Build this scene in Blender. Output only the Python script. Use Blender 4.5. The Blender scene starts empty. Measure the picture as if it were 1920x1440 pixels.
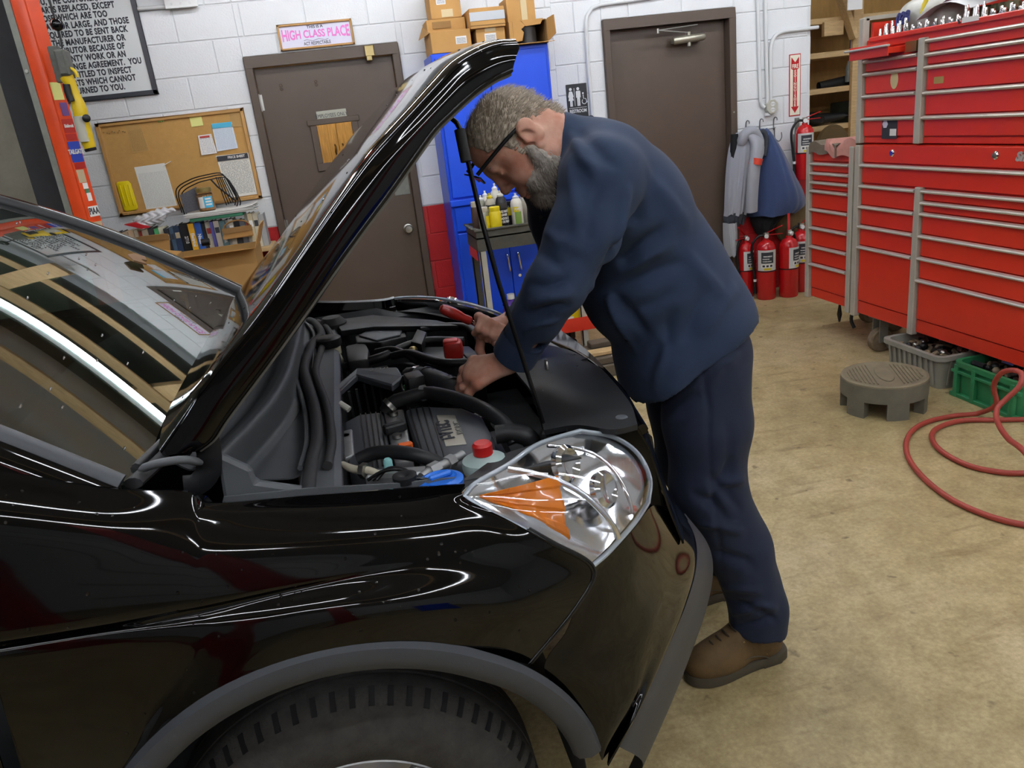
import bpy, bmesh, math, random
import numpy as np
from mathutils import Vector, Matrix
random.seed(7); np.random.seed(7)
SC = bpy.context.scene; COL = SC.collection
# ---------------------------------------------------------------- camera
F = 1442.0; HC = 1.57
_d = np.array([1456-960, 4881-720.]); ROLL = math.atan2(_d[0], _d[1]); PITCH = math.atan(F/np.linalg.norm(_d)); YAW = math.radians(10.3)
FW = np.array([math.sin(YAW)*math.cos(PITCH), math.cos(YAW)*math.cos(PITCH), -math.sin(PITCH)])
_r = np.array([math.cos(YAW), -math.sin(YAW), 0]); _u = np.cross(_r, FW)
RT = math.cos(ROLL)*_r - math.sin(ROLL)*_u
DN = -math.sin(ROLL)*_r - math.cos(ROLL)*_u
CP = np.array([0, 0, HC])
cam_d = bpy.data.cameras.new('camera'); cam_d.sensor_fit = 'HORIZONTAL'; cam_d.sensor_width = 36; cam_d.lens = 36*F/1920
cam_d.clip_start = .02
cam = bpy.data.objects.new('camera', cam_d); COL.objects.link(cam); SC.camera = cam
M = Matrix([[RT[i], -DN[i], -FW[i], CP[i]] for i in range(3)]+[[0, 0, 0, 1]]); cam.matrix_world = M
def _ray(px, py): return FW*F+RT*(px-960)+DN*(py-720)
def aX(px, py, x): v = _ray(px, py); return CP+v*(x-CP[0])/v[0]
def aY(px, py, y): v = _ray(px, py); return CP+v*(y-CP[1])/v[1]
def aZ(px, py, z): v = _ray(px, py); return CP+v*(z-CP[2])/v[2]
# ---------------------------------------------------------------- world, exposure
w = bpy.data.worlds.new('world'); SC.world = w; w.use_nodes = True
w.node_tree.nodes['Background'].inputs[0].default_value = (.75, .85, 1, 1); w.node_tree.nodes['Background'].inputs[1].default_value = .12
vs = SC.view_settings; vs.view_transform = 'Standard'; vs.look = 'None'; vs.exposure = 0.15; vs.gamma = 1; vs.use_curve_mapping = False
LED_POWER = 52.0
# ---------------------------------------------------------------- materials
def lin(c):
    if isinstance(c, str): c = tuple(int(c[i:i+2], 16)/255 for i in (0, 2, 4))
    return tuple((x/12.92 if x <= .04045 else ((x+.055)/1.055)**2.4) for x in c)
MATS = {}
def mat(name, col, rough=.5, metal=0, var=0, vs_=8, bump=0, bs=60, coat=0, trans=0, ior=1.45, col2=None, thresh=None, emit=0, spec=.5, sheen=0, aniso=None, det=6, alpha=1, stretch=None):
    m = bpy.data.materials.new(name); m.use_nodes = True; nt = m.node_tree; b = nt.nodes['Principled BSDF']
    c = lin(col); b.inputs['Base Color'].default_value = (*c, 1); b.inputs['Roughness'].default_value = rough; b.inputs['Metallic'].default_value = metal
    b.inputs['Coat Weight'].default_value = coat; b.inputs['Coat Roughness'].default_value = .03
    b.inputs['Transmission Weight'].default_value = trans; b.inputs['IOR'].default_value = ior; b.inputs['Specular IOR Level'].default_value = spec
    if sheen: b.inputs['Sheen Weight'].default_value = sheen
    if alpha < 1: b.inputs['Alpha'].default_value = alpha
    if emit: b.inputs['Emission Color'].default_value = (*c, 1); b.inputs['Emission Strength'].default_value = emit
    L = nt.links.new; tc = None
    def coord():
        nonlocal tc
        if tc is None:
            t = nt.nodes.new('ShaderNodeNewGeometry')
            tc = t.outputs['Position']
            if stretch:
                mp = nt.nodes.new('ShaderNodeMapping'); mp.inputs['Scale'].default_value = stretch; L(tc, mp.inputs[0]); tc = mp.outputs[0]
        return tc
    if var or col2:
        n = nt.nodes.new('ShaderNodeTexNoise'); n.inputs['Scale'].default_value = vs_; n.inputs['Detail'].default_value = det; n.inputs['Roughness'].default_value = .65; L(coord(), n.inputs['Vector'])
        r = nt.nodes.new('ShaderNodeValToRGB'); L(n.outputs['Fac'], r.inputs[0]); e = r.color_ramp.elements
        if col2:
            lo, hi = thresh or (.35, .65); e[0].position = lo; e[1].position = hi; e[0].color = (*c, 1); e[1].color = (*lin(col2), 1)
        else:
            e[0].position = .3; e[1].position = .7; e[0].color = (*[x*(1-var) for x in c], 1); e[1].color = (*[min(1, x*(1+var)) for x in c], 1)
        L(r.outputs[0], b.inputs['Base Color'])
    if bump:
        n = nt.nodes.new('ShaderNodeTexNoise'); n.inputs['Scale'].default_value = bs; n.inputs['Detail'].default_value = 5; L(coord(), n.inputs['Vector'])
        bp = nt.nodes.new('ShaderNodeBump'); bp.inputs['Strength'].default_value = min(1, bump); bp.inputs['Distance'].default_value = .01*max(1, bump); L(n.outputs['Fac'], bp.inputs['Height']); L(bp.outputs[0], b.inputs['Normal'])
    MATS[name] = m; return m
def print_mat(name, paper, ink, rows=60, cols=9, dens=.5, axis='XZ', rough=.6):
    """paper with lines of unreadable small print (generated coordinates of the sheet)"""
    m = mat(name, paper, rough); nt = m.node_tree; L = nt.links.new; b = nt.nodes['Principled BSDF']
    tc = nt.nodes.new('ShaderNodeTexCoord'); sp = nt.nodes.new('ShaderNodeSeparateXYZ'); L(tc.outputs['Generated'], sp.inputs[0])
    U = sp.outputs['X']; V = sp.outputs['Z'] if axis == 'XZ' else sp.outputs['Y']
    def mth(op, a, b_=None):
        n = nt.nodes.new('ShaderNodeMath'); n.operation = op
        for i, x in enumerate((a, b_)):
            if x is None: continue
            if isinstance(x, (int, float)): n.inputs[i].default_value = x
            else: L(x, n.inputs[i])
        return n.outputs[0]
    ln = mth('LESS_THAN', mth('FRACT', mth('MULTIPLY', V, rows)), .5)
    row = mth('FLOOR', mth('MULTIPLY', V, rows))
    cb = nt.nodes.new('ShaderNodeCombineXYZ'); L(mth('MULTIPLY', U, cols*4), cb.inputs[0]); L(row, cb.inputs[1])
    nz = nt.nodes.new('ShaderNodeTexNoise'); nz.inputs['Scale'].default_value = 1.0; nz.inputs['Detail'].default_value = 2; L(cb.outputs[0], nz.inputs['Vector'])
    word = mth('GREATER_THAN', nz.outputs['Fac'], 1-dens)
    inr = mth('MULTIPLY', mth('GREATER_THAN', U, .07), mth('LESS_THAN', U, .93)); inr = mth('MULTIPLY', inr, mth('LESS_THAN', V, .84)); inr = mth('MULTIPLY', inr, mth('GREATER_THAN', V, .06))
    fac = mth('MULTIPLY', mth('MULTIPLY', ln, word), inr)
    mx = nt.nodes.new('ShaderNodeMix'); mx.data_type = 'RGBA'; L(fac, mx.inputs[0]); mx.inputs[6].default_value = (*lin(paper), 1); mx.inputs[7].default_value = (*lin(ink), 1)
    L(mx.outputs[2], b.inputs['Base Color']); return m
# ---------------------------------------------------------------- geometry helpers
A = np.array
def nrm(v): v = A(v, float); return v/(np.linalg.norm(v)+1e-12)
class G:
    def __init__(s): s.v = []; s.f = []; s.m = []
    def add(s, vs, fs, m=0):
        o = len(s.v); s.v += [tuple(map(float, x)) for x in vs]; s.f += [tuple(i+o for i in f) for f in fs]; s.m += [m]*len(fs); return s
    def box(s, lo, hi, m=0):
        (a, b, c), (d, e, f) = lo, hi
        return s.add([(a, b, c), (d, b, c), (d, e, c), (a, e, c), (a, b, f), (d, b, f), (d, e, f), (a, e, f)], [(3, 2, 1, 0), (4, 5, 6, 7), (0, 1, 5, 4), (1, 2, 6, 5), (2, 3, 7, 6), (3, 0, 4, 7)], m)
    def obox(s, c, ax, h, m=0):
        c = A(c, float); ax = [nrm(a)*k for a, k in zip(ax, h)]
        P = [c+ax[0]*i+ax[1]*j+ax[2]*k for k in (-1, 1) for i, j in ((-1, -1), (1, -1), (1, 1), (-1, 1))]
        if np.dot(np.cross(ax[0], ax[1]), ax[2]) < 0: P = P[4:]+P[:4]
        return s.add(P, [(3, 2, 1, 0), (4, 5, 6, 7), (0, 1, 5, 4), (1, 2, 6, 5), (2, 3, 7, 6), (3, 0, 4, 7)], m)
    def bar(s, p, q, wd, th, up=(0, 0, 1), m=0):
        p, q = A(p, float), A(q, float); d = nrm(q-p); a = np.cross(d, up)
        if np.linalg.norm(a) < 1e-3: a = np.cross(d, (1, 0, 0))
        a = nrm(a); b = np.cross(a, d); return s.obox((p+q)/2, [d, a, b], [np.linalg.norm(q-p)/2, wd/2, th/2], m)
    def tube(s, pts, r, n=8, m=0, caps=True, closed=False, flat=1.0, up=None):
        P = [A(p, float) for p in pts]; k = len(P); R = r if hasattr(r, '__len__') else [r]*k
        T = [nrm((P[(i+1) % k] if closed or i < k-1 else P[i])-(P[i-1] if closed or i > 0 else P[i])) for i in range(k)]
        a = nrm(np.cross(T[0], up if up is not None else ((0, 0, 1) if abs(T[0][2]) < .9 else (1, 0, 0)))); vs = []
        for i in range(k):
            a = nrm(a-T[i]*np.dot(a, T[i])); b = np.cross(T[i], a)
            for j in range(n):
                t = 2*math.pi*j/n; vs.append(P[i]+R[i]*(a*math.cos(t)+b*math.sin(t)*flat))
        fs = []
        for i in range(k if closed else k-1):
            for j in range(n):
                i2 = (i+1) % k; j2 = (j+1) % n; fs.append((i*n+j, i*n+j2, i2*n+j2, i2*n+j))
        if caps and not closed: fs.append(tuple(range(n))[::-1]); fs.append(tuple((k-1)*n+j for j in range(n)))
        return s.add(vs, fs, m)
    def cyl(s, p, q, r, r2=None, n=16, m=0, caps=True): return s.tube([p, q], [r, r if r2 is None else r2], n, m, caps)
    def lathe(s, prof, c=(0, 0, 0), ax=(0, 0, 1), n=24, m=0, caps=True, ref=None):
        ax = nrm(ax); a = nrm(np.cross(ax, ref if ref is not None else ((0, 0, 1) if abs(ax[2]) < .9 else (1, 0, 0)))); b = np.cross(ax, a); c = A(c, float); vs = []
        for r, z in prof:
            for j in range(n): t = 2*math.pi*j/n; vs.append(c+ax*z+r*(a*math.cos(t)+b*math.sin(t)))
        fs = [(i*n+j, i*n+(j+1) % n, (i+1)*n+(j+1) % n, (i+1)*n+j) for i in range(len(prof)-1) for j in range(n)]
        if caps: fs += [tuple(range(n))[::-1], tuple((len(prof)-1)*n+j for j in range(n))]
        return s.add(vs, fs, m)
    def prism(s, poly, off, m=0):
        P = [A(p, float) for p in poly]; off = A(off, float); k = len(P)
        nn = sum(np.cross(P[i], P[(i+1) % k]) for i in range(k)); f = list(range(k))
        base, top = (f[::-1], [i+k for i in f]) if np.dot(nn, off) > 0 else (f, [i+k for i in f][::-1])
        sd = [((i, (i+1) % k, (i+1) % k+k, i+k) if np.dot(nn, off) > 0 else (i+k, (i+1) % k+k, (i+1) % k, i)) for i in range(k)]
        return s.add(P+[p+off for p in P], [tuple(base), tuple(top)]+sd, m)
    def grid(s, N, m=0, cu=False, cv=False, flip=False):
        N = A(N, float); a, b = N.shape[:2]; fs = []
        for i in range(a if cu else a-1):
            for j in range(b if cv else b-1):
                i2, j2 = (i+1) % a, (j+1) % b; q = (i*b+j, i*b+j2, i2*b+j2, i2*b+j); fs.append(q[::-1] if flip else q)
        return s.add(N.reshape(-1, 3), fs, m)
    def sphere(s, c, r, nu=12, nv=8, m=0):
        r = A(r if hasattr(r, '__len__') else (r, r, r), float); c = A(c, float)
        vs = [c+r*(0, 0, -1)]+[c+r*(math.cos(t)*math.cos(p), math.sin(t)*math.cos(p), math.sin(p)) for p in np.linspace(-math.pi/2, math.pi/2, nv+1)[1:-1] for t in np.arange(nu)*2*math.pi/nu]+[c+r*(0, 0, 1)]
        fs = [(0, 1+(j+1) % nu, 1+j) for j in range(nu)]+[(1+i*nu+j, 1+i*nu+(j+1) % nu, 1+(i+1)*nu+(j+1) % nu, 1+(i+1)*nu+j) for i in range(nv-2) for j in range(nu)]
        e = len(vs)-1; o = 1+(nv-2)*nu; fs += [(e, o+j, o+(j+1) % nu) for j in range(nu)]
        return s.add(vs, fs, m)
    def xf(s, Mx): Mx = Matrix(Mx); s.v = [tuple(Mx @ Vector(v)) for v in s.v]; return s
WL = {}
def mkmesh(name, g, mats, bevel=0, seg=1, smooth=None, center=None):
    V = A(g.v); c = A(center, float) if center is not None else (V.min(0)+V.max(0))/2
    me = bpy.data.meshes.new(name); me.from_pydata([tuple(v) for v in V-c], [], g.f)
    if not isinstance(mats, (list, tuple)): mats = [mats]
    for m_ in mats: me.materials.append(MATS[m_] if isinstance(m_, str) else m_)
    me.polygons.foreach_set('material_index', g.m)
    if bevel:
        bm = bmesh.new(); bm.from_mesh(me); bmesh.ops.remove_doubles(bm, verts=bm.verts, dist=1e-6)
        es = [e for e in bm.edges if len(e.link_faces) == 2 and e.calc_face_angle(0) > .6]
        bmesh.ops.bevel(bm, geom=es, offset=bevel, segments=seg, profile=.5, affect='EDGES', clamp_overlap=True); bm.to_mesh(me); bm.free()
    if len(g.f) < 60000 and not bevel:
        bm = bmesh.new(); bm.from_mesh(me)
        if bm.edges and all(len(e.link_faces) == 2 for e in bm.edges): bmesh.ops.recalc_face_normals(bm, faces=bm.faces); bm.to_mesh(me)
        bm.free()
    if smooth:
        me.shade_smooth(); me.set_sharp_from_angle(angle=math.radians(smooth))
    me.update(); return me, c
def link(name, me, c, parent=None, **kw):
    o = bpy.data.objects.new(name, me); COL.objects.link(o); p = WL[parent.name] if parent else A((0, 0, 0.))
    o.location = tuple(A(c)-p); WL[o.name] = A(c, float)
    if parent: o.parent = parent
    for k, v in kw.items(): o[k] = v
    return o
def mk(name, g, mats, parent=None, bevel=0, seg=1, smooth=None, center=None, **kw):
    me, c = mkmesh(name, g, mats, bevel, seg, smooth, center); return link(name, me, c, parent, **kw)
def thing(name, label, cat, loc, group=None, **kw):
    o = bpy.data.objects.new(name, None); COL.objects.link(o); o.location = tuple(loc); o.empty_display_size = .05; WL[o.name] = A(loc, float)
    o['label'] = label; o['category'] = cat
    if group: o['group'] = group
    for k, v in kw.items(): o[k] = v
    return o
def tag(o, label, cat, group=None):
    o['label'] = label; o['category'] = cat
    if group: o['group'] = group
    return o
def struct(o): o['kind'] = 'structure'; return o
def text(name, s, size, p, xd, yd, m, parent=None, off=0, align='CENTER', ex=.0006, space=1.0, sx=1.0, shear=0, curve=None, vfit=None, line=.9):
    """flat raised lettering; p = anchor, xd/yd = reading and up directions"""
    cu = bpy.data.curves.new('txt', 'FONT'); cu.body = s; cu.size = size; cu.align_x = align; cu.align_y = 'CENTER'; cu.offset = off; cu.extrude = ex; cu.space_character = space; cu.resolution_u = 3; cu.shear = shear; cu.space_line = line
    ob = bpy.data.objects.new('txt', cu); COL.objects.link(ob)
    dg = bpy.context.evaluated_depsgraph_get(); me0 = bpy.data.meshes.new_from_object(ob.evaluated_get(dg)); bpy.data.objects.remove(ob); bpy.data.curves.remove(cu)
    xd, yd = nrm(xd), nrm(yd); zd = np.cross(xd, yd); V = np.zeros(len(me0.vertices)*3); me0.vertices.foreach_get('co', V); V = V.reshape(-1, 3)
    if curve: V = curve(V)
    W = A(p)+np.outer(V[:, 0]*sx, xd)+np.outer(V[:, 1], yd)+np.outer(V[:, 2], zd)
    g = G(); g.v = [tuple(x) for x in W]; g.f = [tuple(pp.vertices) for pp in me0.polygons]; g.m = [0]*len(g.f); bpy.data.meshes.remove(me0)
    return mk(name, g, m, parent)
def cr(P, n, closed=False):
    """Catmull-Rom resample to n points, even in arc length of the polyline"""
    P = A(P, float)
    if closed: P = np.vstack([P, P[:1]])
    d = np.r_[0, np.cumsum(np.linalg.norm(np.diff(P, axis=0), axis=1))]; t = np.linspace(0, d[-1], n+1)[:-1] if closed else np.linspace(0, d[-1], n)
    k = len(P); out = []
    for x in t:
        i = min(max(np.searchsorted(d, x, 'right')-1, 0), k-2); h = d[i+1]-d[i]; s = (x-d[i])/max(h, 1e-9)
        def tan(j):
            if closed: a, b = (j-1) % (k-1), (j+1) % (k-1); return (P[b]-P[a])/max(((d[j+1] if j < k-1 else d[-1]+d[1])-(d[j-1] if j > 0 else d[0]-(d[-1]-d[-2]))), 1e-9)
            a, b = max(j-1, 0), min(j+1, k-1); return (P[b]-P[a])/max(d[b]-d[a], 1e-9)
        m0, m1 = tan(i)*h, tan(i+1)*h
        out.append((2*s**3-3*s*s+1)*P[i]+(s**3-2*s*s+s)*m0+(-2*s**3+3*s*s)*P[i+1]+(s**3-s*s)*m1)
    return A(out)
def loft(rows, nu, nv):
    R = [cr(r, nu) for r in rows]; R = A(R); return A([cr(R[:, i], nv) for i in range(nu)]).transpose(1, 0, 2)
def thick(N, t):
    """offset copy of a grid along its normals"""
    N = A(N, float); du = np.gradient(N, axis=0); dv = np.gradient(N, axis=1); n = np.cross(du, dv); n /= np.linalg.norm(n, axis=2, keepdims=True)+1e-9; return N+n*t
def slab(N, t, m=0):
    """closed thick sheet from a grid"""
    a, b = A(N).shape[:2]; g = G(); g.grid(N, m); B = thick(N, -t); g.grid(B, m, flip=True)
    o = a*b; rim = [(i, 0) for i in range(a)]+[(a-1, j) for j in range(1, b)]+[(i, b-1) for i in range(a-2, -1, -1)]+[(0, j) for j in range(b-2, 0, -1)]
    for k in range(len(rim)):
        p, q = rim[k], rim[(k+1) % len(rim)]; i0, i1 = p[0]*b+p[1], q[0]*b+q[1]; g.f.append((i0, i1, i1+o, i0+o)); g.m.append(m)
    return g
# ---------------------------------------------------------------- signed-distance modelling (figures, cloth)
class SDF:
    def __init__(s, lo, hi, h):
        s.lo = A(lo, float); s.h = h; s.n = np.ceil((A(hi)-s.lo)/h).astype(int)+1; s.D = np.full(s.n, .2, np.float32)
    def _sub(s, lo, hi):
        a = np.maximum(np.floor((A(lo)-s.lo)/s.h).astype(int), 0); b = np.minimum(np.ceil((A(hi)-s.lo)/s.h).astype(int)+1, s.n)
        if (b <= a).any(): return None
        X = [(s.lo[i]+s.h*np.arange(a[i], b[i])).astype(np.float32) for i in range(3)]
        return tuple(slice(a[i], b[i]) for i in range(3)), X[0][:, None, None], X[1][None, :, None], X[2][None, None, :]
    def _mix(s, sl, d, k, op):
        D = s.D[sl]
        if op == 'sub':
            d = -d; h = np.clip(.5-.5*(D-d)/k, 0, 1) if k else None; s.D[sl] = np.maximum(D, d) if not k else D*(1-h)+d*h+k*h*(1-h); return
        if not k: s.D[sl] = np.minimum(D, d); return
        h = np.clip(.5+.5*(D-d)/k, 0, 1); s.D[sl] = D*(1-h)+d*h-k*h*(1-h)
    def cone(s, p, q, r0, r1, k=.02, op='add', sq=None):
        """round cone; sq=(axis vector, factor) squashes the section along that axis"""
        p, q = A(p, float), A(q, float); mg = max(r0, r1)*1.3+k+.03; S = s._sub(np.minimum(p, q)-mg, np.maximum(p, q)+mg)
        if S is None: return s
        sl, X, Y, Z = S; d = q-p; L2 = d@d+1e-12
        t = np.clip(((X-p[0])*d[0]+(Y-p[1])*d[1]+(Z-p[2])*d[2])/L2, 0, 1); ex, ey, ez = X-p[0]-t*d[0], Y-p[1]-t*d[1], Z-p[2]-t*d[2]
        e2 = ex*ex+ey*ey+ez*ez
        if sq is not None:
            a = nrm(sq[0]); c = ex*a[0]+ey*a[1]+ez*a[2]; e2 = e2+c*c*(sq[1]**2-1)
        s._mix(sl, np.sqrt(e2)-(r0+(r1-r0)*t), k, op); return s
    def chain(s, pts, rs, k=.02, sq=None):
        for i in range(len(pts)-1): s.cone(pts[i], pts[i+1], rs[i], rs[i+1], k, sq=sq)
        return s
    def ell(s, c, r, ax=None, k=.02, op='add'):
        c = A(c, float); r = A(r, float); ax = [nrm(a) for a in (ax if ax is not None else np.eye(3))]; mg = r.max()*1.25+k+.03; S = s._sub(c-mg, c+mg)
        if S is None: return s
        sl, X, Y, Z = S; x, y, z = X-c[0], Y-c[1], Z-c[2]; q = [x*a[0]+y*a[1]+z*a[2] for a in ax]
        k0 = np.sqrt(sum((q[i]/r[i])**2 for i in range(3))); k1 = np.sqrt(sum((q[i]/r[i]**2)**2 for i in range(3)))+1e-6
        s._mix(sl, k0*(k0-1)/k1, k, op); return s
    def cut(s, p, n):
        n = nrm(n); p = A(p); X, Y, Z = [(s.lo[i]+s.h*np.arange(s.n[i])).astype(np.float32) for i in range(3)]
        s.D = np.maximum(s.D, (X[:, None, None]-p[0])*n[0]+(Y[None, :, None]-p[1])*n[1]+(Z[None, None, :]-p[2])*n[2]); return s
    def mesh(s, g=None, m=0):
        D = s.D; ins = D < 0; a = np.zeros(tuple(s.n-1), np.int8)
        for i in (0, 1):
            for j in (0, 1):
                for k in (0, 1): a += ins[i:s.n[0]-1+i, j:s.n[1]-1+j, k:s.n[2]-1+k]
        idx = np.argwhere((a > 0) & (a < 8)); num = len(idx); P = np.zeros((num, 3)); cnt = np.zeros(num); I, J, K = idx.T
        corners = [(i, j, k) for i in (0, 1) for j in (0, 1) for k in (0, 1)]; val = {c: D[I+c[0], J+c[1], K+c[2]] for c in corners}
        for c in corners:
            for ax in range(3):
                if c[ax] == 0:
                    e = list(c); e[ax] = 1; e = tuple(e); v0, v1 = val[c], val[e]; cr_ = (v0 < 0) != (v1 < 0); t = np.where(cr_, v0/(v0-v1+1e-12), 0)
                    q = np.tile(A(c, float), (num, 1)); q[:, ax] = t; P[cr_] += q[cr_]; cnt += cr_
        P = s.lo+s.h*(idx+P/cnt[:, None]); id3 = np.full(tuple(s.n-1), -1, np.int32); id3[I, J, K] = np.arange(num); F_ = []
        for ax in range(3):
            b, c = (ax+1) % 3, (ax+2) % 3; sl0 = [slice(None)]*3; sl0[ax] = slice(0, -1); sl1 = [slice(None)]*3; sl1[ax] = slice(1, None)
            ch = ins[tuple(sl0)] != ins[tuple(sl1)]; E = np.argwhere(ch); ok = np.ones(len(E), bool)
            for d in (b, c): ok &= (E[:, d] > 0) & (E[:, d] < s.n[d]-1)
            ok &= E[:, ax] < s.n[ax]-1; E = E[ok]; sg = ins[tuple(E.T)]
            def cell(db, dc): Q = E.copy(); Q[:, b] += db; Q[:, c] += dc; return id3[tuple(Q.T)]
            q = np.stack([cell(-1, -1), cell(0, -1), cell(0, 0), cell(-1, 0)], 1); q[~sg] = q[~sg][:, ::-1]; F_.append(q)
        F_ = np.vstack(F_); F_ = F_[(F_ >= 0).all(1)]; return P, F_
def smooth_mesh(P, Fq, it=2, lam=.5):
    e = np.vstack([Fq[:, [0, 1]], Fq[:, [1, 2]], Fq[:, [2, 3]], Fq[:, [3, 0]]]); n = len(P); cnt = np.bincount(e[:, 0], minlength=n)+np.bincount(e[:, 1], minlength=n)
    for _ in range(it):
        S = np.zeros_like(P)
        for k in range(3): S[:, k] = np.bincount(e[:, 0], P[e[:, 1], k], n)+np.bincount(e[:, 1], P[e[:, 0], k], n)
        P = P+(S/np.maximum(cnt, 1)[:, None]-P)*lam
    return P
def vnormals(P, Fq):
    n = np.cross(P[Fq[:, 2]]-P[Fq[:, 0]], P[Fq[:, 3]]-P[Fq[:, 1]]); N = np.zeros_like(P)
    for j in range(4):
        for k in range(3): N[:, k] += np.bincount(Fq[:, j], n[:, k], len(P))
    return N/(np.linalg.norm(N, axis=1, keepdims=True)+1e-12)
def folds(P, N, segs):
    """cloth folds: each (a, b, width, depth) raises (depth>0) or sinks a soft ridge along a segment"""
    Q = P.copy()
    for a, b, wd, dp in segs:
        a, b = A(a, float), A(b, float); d = b-a; t = np.clip(((P-a)@d)/(d@d), 0, 1); r = np.linalg.norm(P-a-t[:, None]*d, axis=1)
        Q += N*(dp*np.exp(-(r/wd)**2)*np.sin(math.pi*np.clip(t*.9+.05, 0, 1))**.5)[:, None]
    return Q
def gfrom(P, Fq, m=0, g=None):
    g = g or G(); o = len(g.v); g.v += list(map(tuple, P)); g.f += [tuple(int(i)+o for i in f) for f in Fq]; g.m += [m]*len(Fq); return g
# ---------------------------------------------------------------- materials of the place
def M_(): pass
mat('block_white', 'dfe2e4', .55, bump=.25, bs=90, var=.03, vs_=3)
mat('block_red', 'b0181c', .5, bump=.25, bs=90, var=.08, vs_=4)
mat('mortar_white', 'd6d9db', .6); mat('mortar_red', 'b8302f', .6)
mat('ceil', '6f6a60', .9, var=.15, vs_=2)
mat('wood', 'c4a678', .6, var=.18, vs_=5, stretch=(2, 14, 14), bump=.1)
mat('wood_y', 'c8a468', .6, var=.18, vs_=5, stretch=(14, 2, 14))
mat('ply', 'b08a50', .65, var=.22, vs_=3, stretch=(4, 4, 1))
mat('oak', 'c69a58', .4, var=.28, vs_=4, stretch=(22, 22, 2))
mat('oakframe', 'b5894e', .5, var=.15, vs_=6)
mat('cork', 'b98f52', .9, var=.06, vs_=40, bump=.1, bs=200)
mat('door_brown', '53463c', .42, var=.05, vs_=6)
mat('brass', 'a08f63', .4, 1); mat('steel', 'b9b8b2', .3, 1); mat('chrome', 'e8e8ea', .08, 1); mat('alu', 'd0cdc4', .4, .55, var=.04, vs_=20)
mat('white', 'e4e6e6', .4); mat('white_pipe', 'd8dbdc', .35); mat('paper', 'e6e6e2', .7); mat('ink', '33353c', .7); mat('black', '121214', .45); mat('black_gloss', '0a0a0c', .12)
mat('card', 'b5894f', .8, var=.07, vs_=7, bump=.05, bs=120); mat('card_dark', '8c6a3e', .85, var=.07, vs_=7); mat('card_in', 'a5804c', .85, var=.06, vs_=6)
mat('blue_cab', '1a4fdc', .35, var=.05, vs_=3); mat('orange', 'd9491c', .32, var=.09, vs_=5); mat('conc', '7d7a6c', .85, var=.16, vs_=6, bump=.3, bs=25)
mat('rubber', '2a2b2d', .75, var=.2, vs_=12); mat('grey_steel', '7e8078', .5, .3, var=.15, vs_=20)
def floor_mat():
    m = mat('floor_concrete', 'b5a377', .55); nt = m.node_tree; L = nt.links.new; b = nt.nodes['Principled BSDF']
    ge = nt.nodes.new('ShaderNodeNewGeometry'); P = ge.outputs['Position']
    def nz(sc, det, ro=.6, st=None, dist=0):
        n = nt.nodes.new('ShaderNodeTexNoise'); n.inputs['Scale'].default_value = sc; n.inputs['Detail'].default_value = det; n.inputs['Roughness'].default_value = ro; n.inputs['Distortion'].default_value = dist
        if st: mp = nt.nodes.new('ShaderNodeMapping'); mp.inputs['Scale'].default_value = st; mp.inputs['Rotation'].default_value = (0, 0, .5); L(P, mp.inputs[0]); L(mp.outputs[0], n.inputs['Vector'])
        else: L(P, n.inputs['Vector'])
        return n.outputs['Fac']
    def ramp(x, stops):
        r = nt.nodes.new('ShaderNodeValToRGB'); L(x, r.inputs[0]); e = r.color_ramp.elements
        while len(e) < len(stops): e.new(.5)
        for k, (p, c) in enumerate(stops): e[k].position = p; e[k].color = (*lin(c), 1)
        return r.outputs[0]
    def mix(a, c, fac, mode='MULTIPLY'):
        x = nt.nodes.new('ShaderNodeMix'); x.data_type = 'RGBA'; x.blend_type = mode
        if isinstance(fac, float): x.inputs[0].default_value = fac
        else: L(fac, x.inputs[0])
        L(a, x.inputs[6]); L(c, x.inputs[7]); return x.outputs[2]
    base = ramp(nz(1.1, 8, .62), [(.32, 'ab9b70'), (.5, 'c0af83'), (.68, 'cfbf99')])
    c = mix(base, ramp(nz(9, 8, .7), [(.3, 'c9c2b4'), (.6, 'ffffff')]), .8)
    c = mix(c, ramp(nz(60, 4, .7), [(.35, 'd6d0c4'), (.65, 'ffffff')]), .8)
    c = mix(c, ramp(nz(2.6, 6, .6, (1, 6, 1), .6), [(.58, 'ffffff'), (.72, 'a89a7c')]), .55)
    c = mix(c, ramp(nz(14, 3, .5), [(.26, '6a5c46'), (.33, 'ffffff')]), .6)
    L(c, b.inputs['Base Color'])
    L(ramp(nz(5, 5), [(.3, '9a9a9a'), (.7, 'c8c8c8')]), b.inputs['Roughness'])
    bp = nt.nodes.new('ShaderNodeBump'); bp.inputs['Strength'].default_value = .35; bp.inputs['Distance'].default_value = .004; L(nz(45, 6, .7), bp.inputs['Height']); L(bp.outputs[0], b.inputs['Normal'])
floor_mat()
m = mat('led', 'f4f8ff', .5, emit=LED_POWER)
D = 5.7
struct(mk('ceiling_office', G().box((-3.2, 5.9, 2.57), (3.63, 8, 2.62)), 'ceil'))
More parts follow.
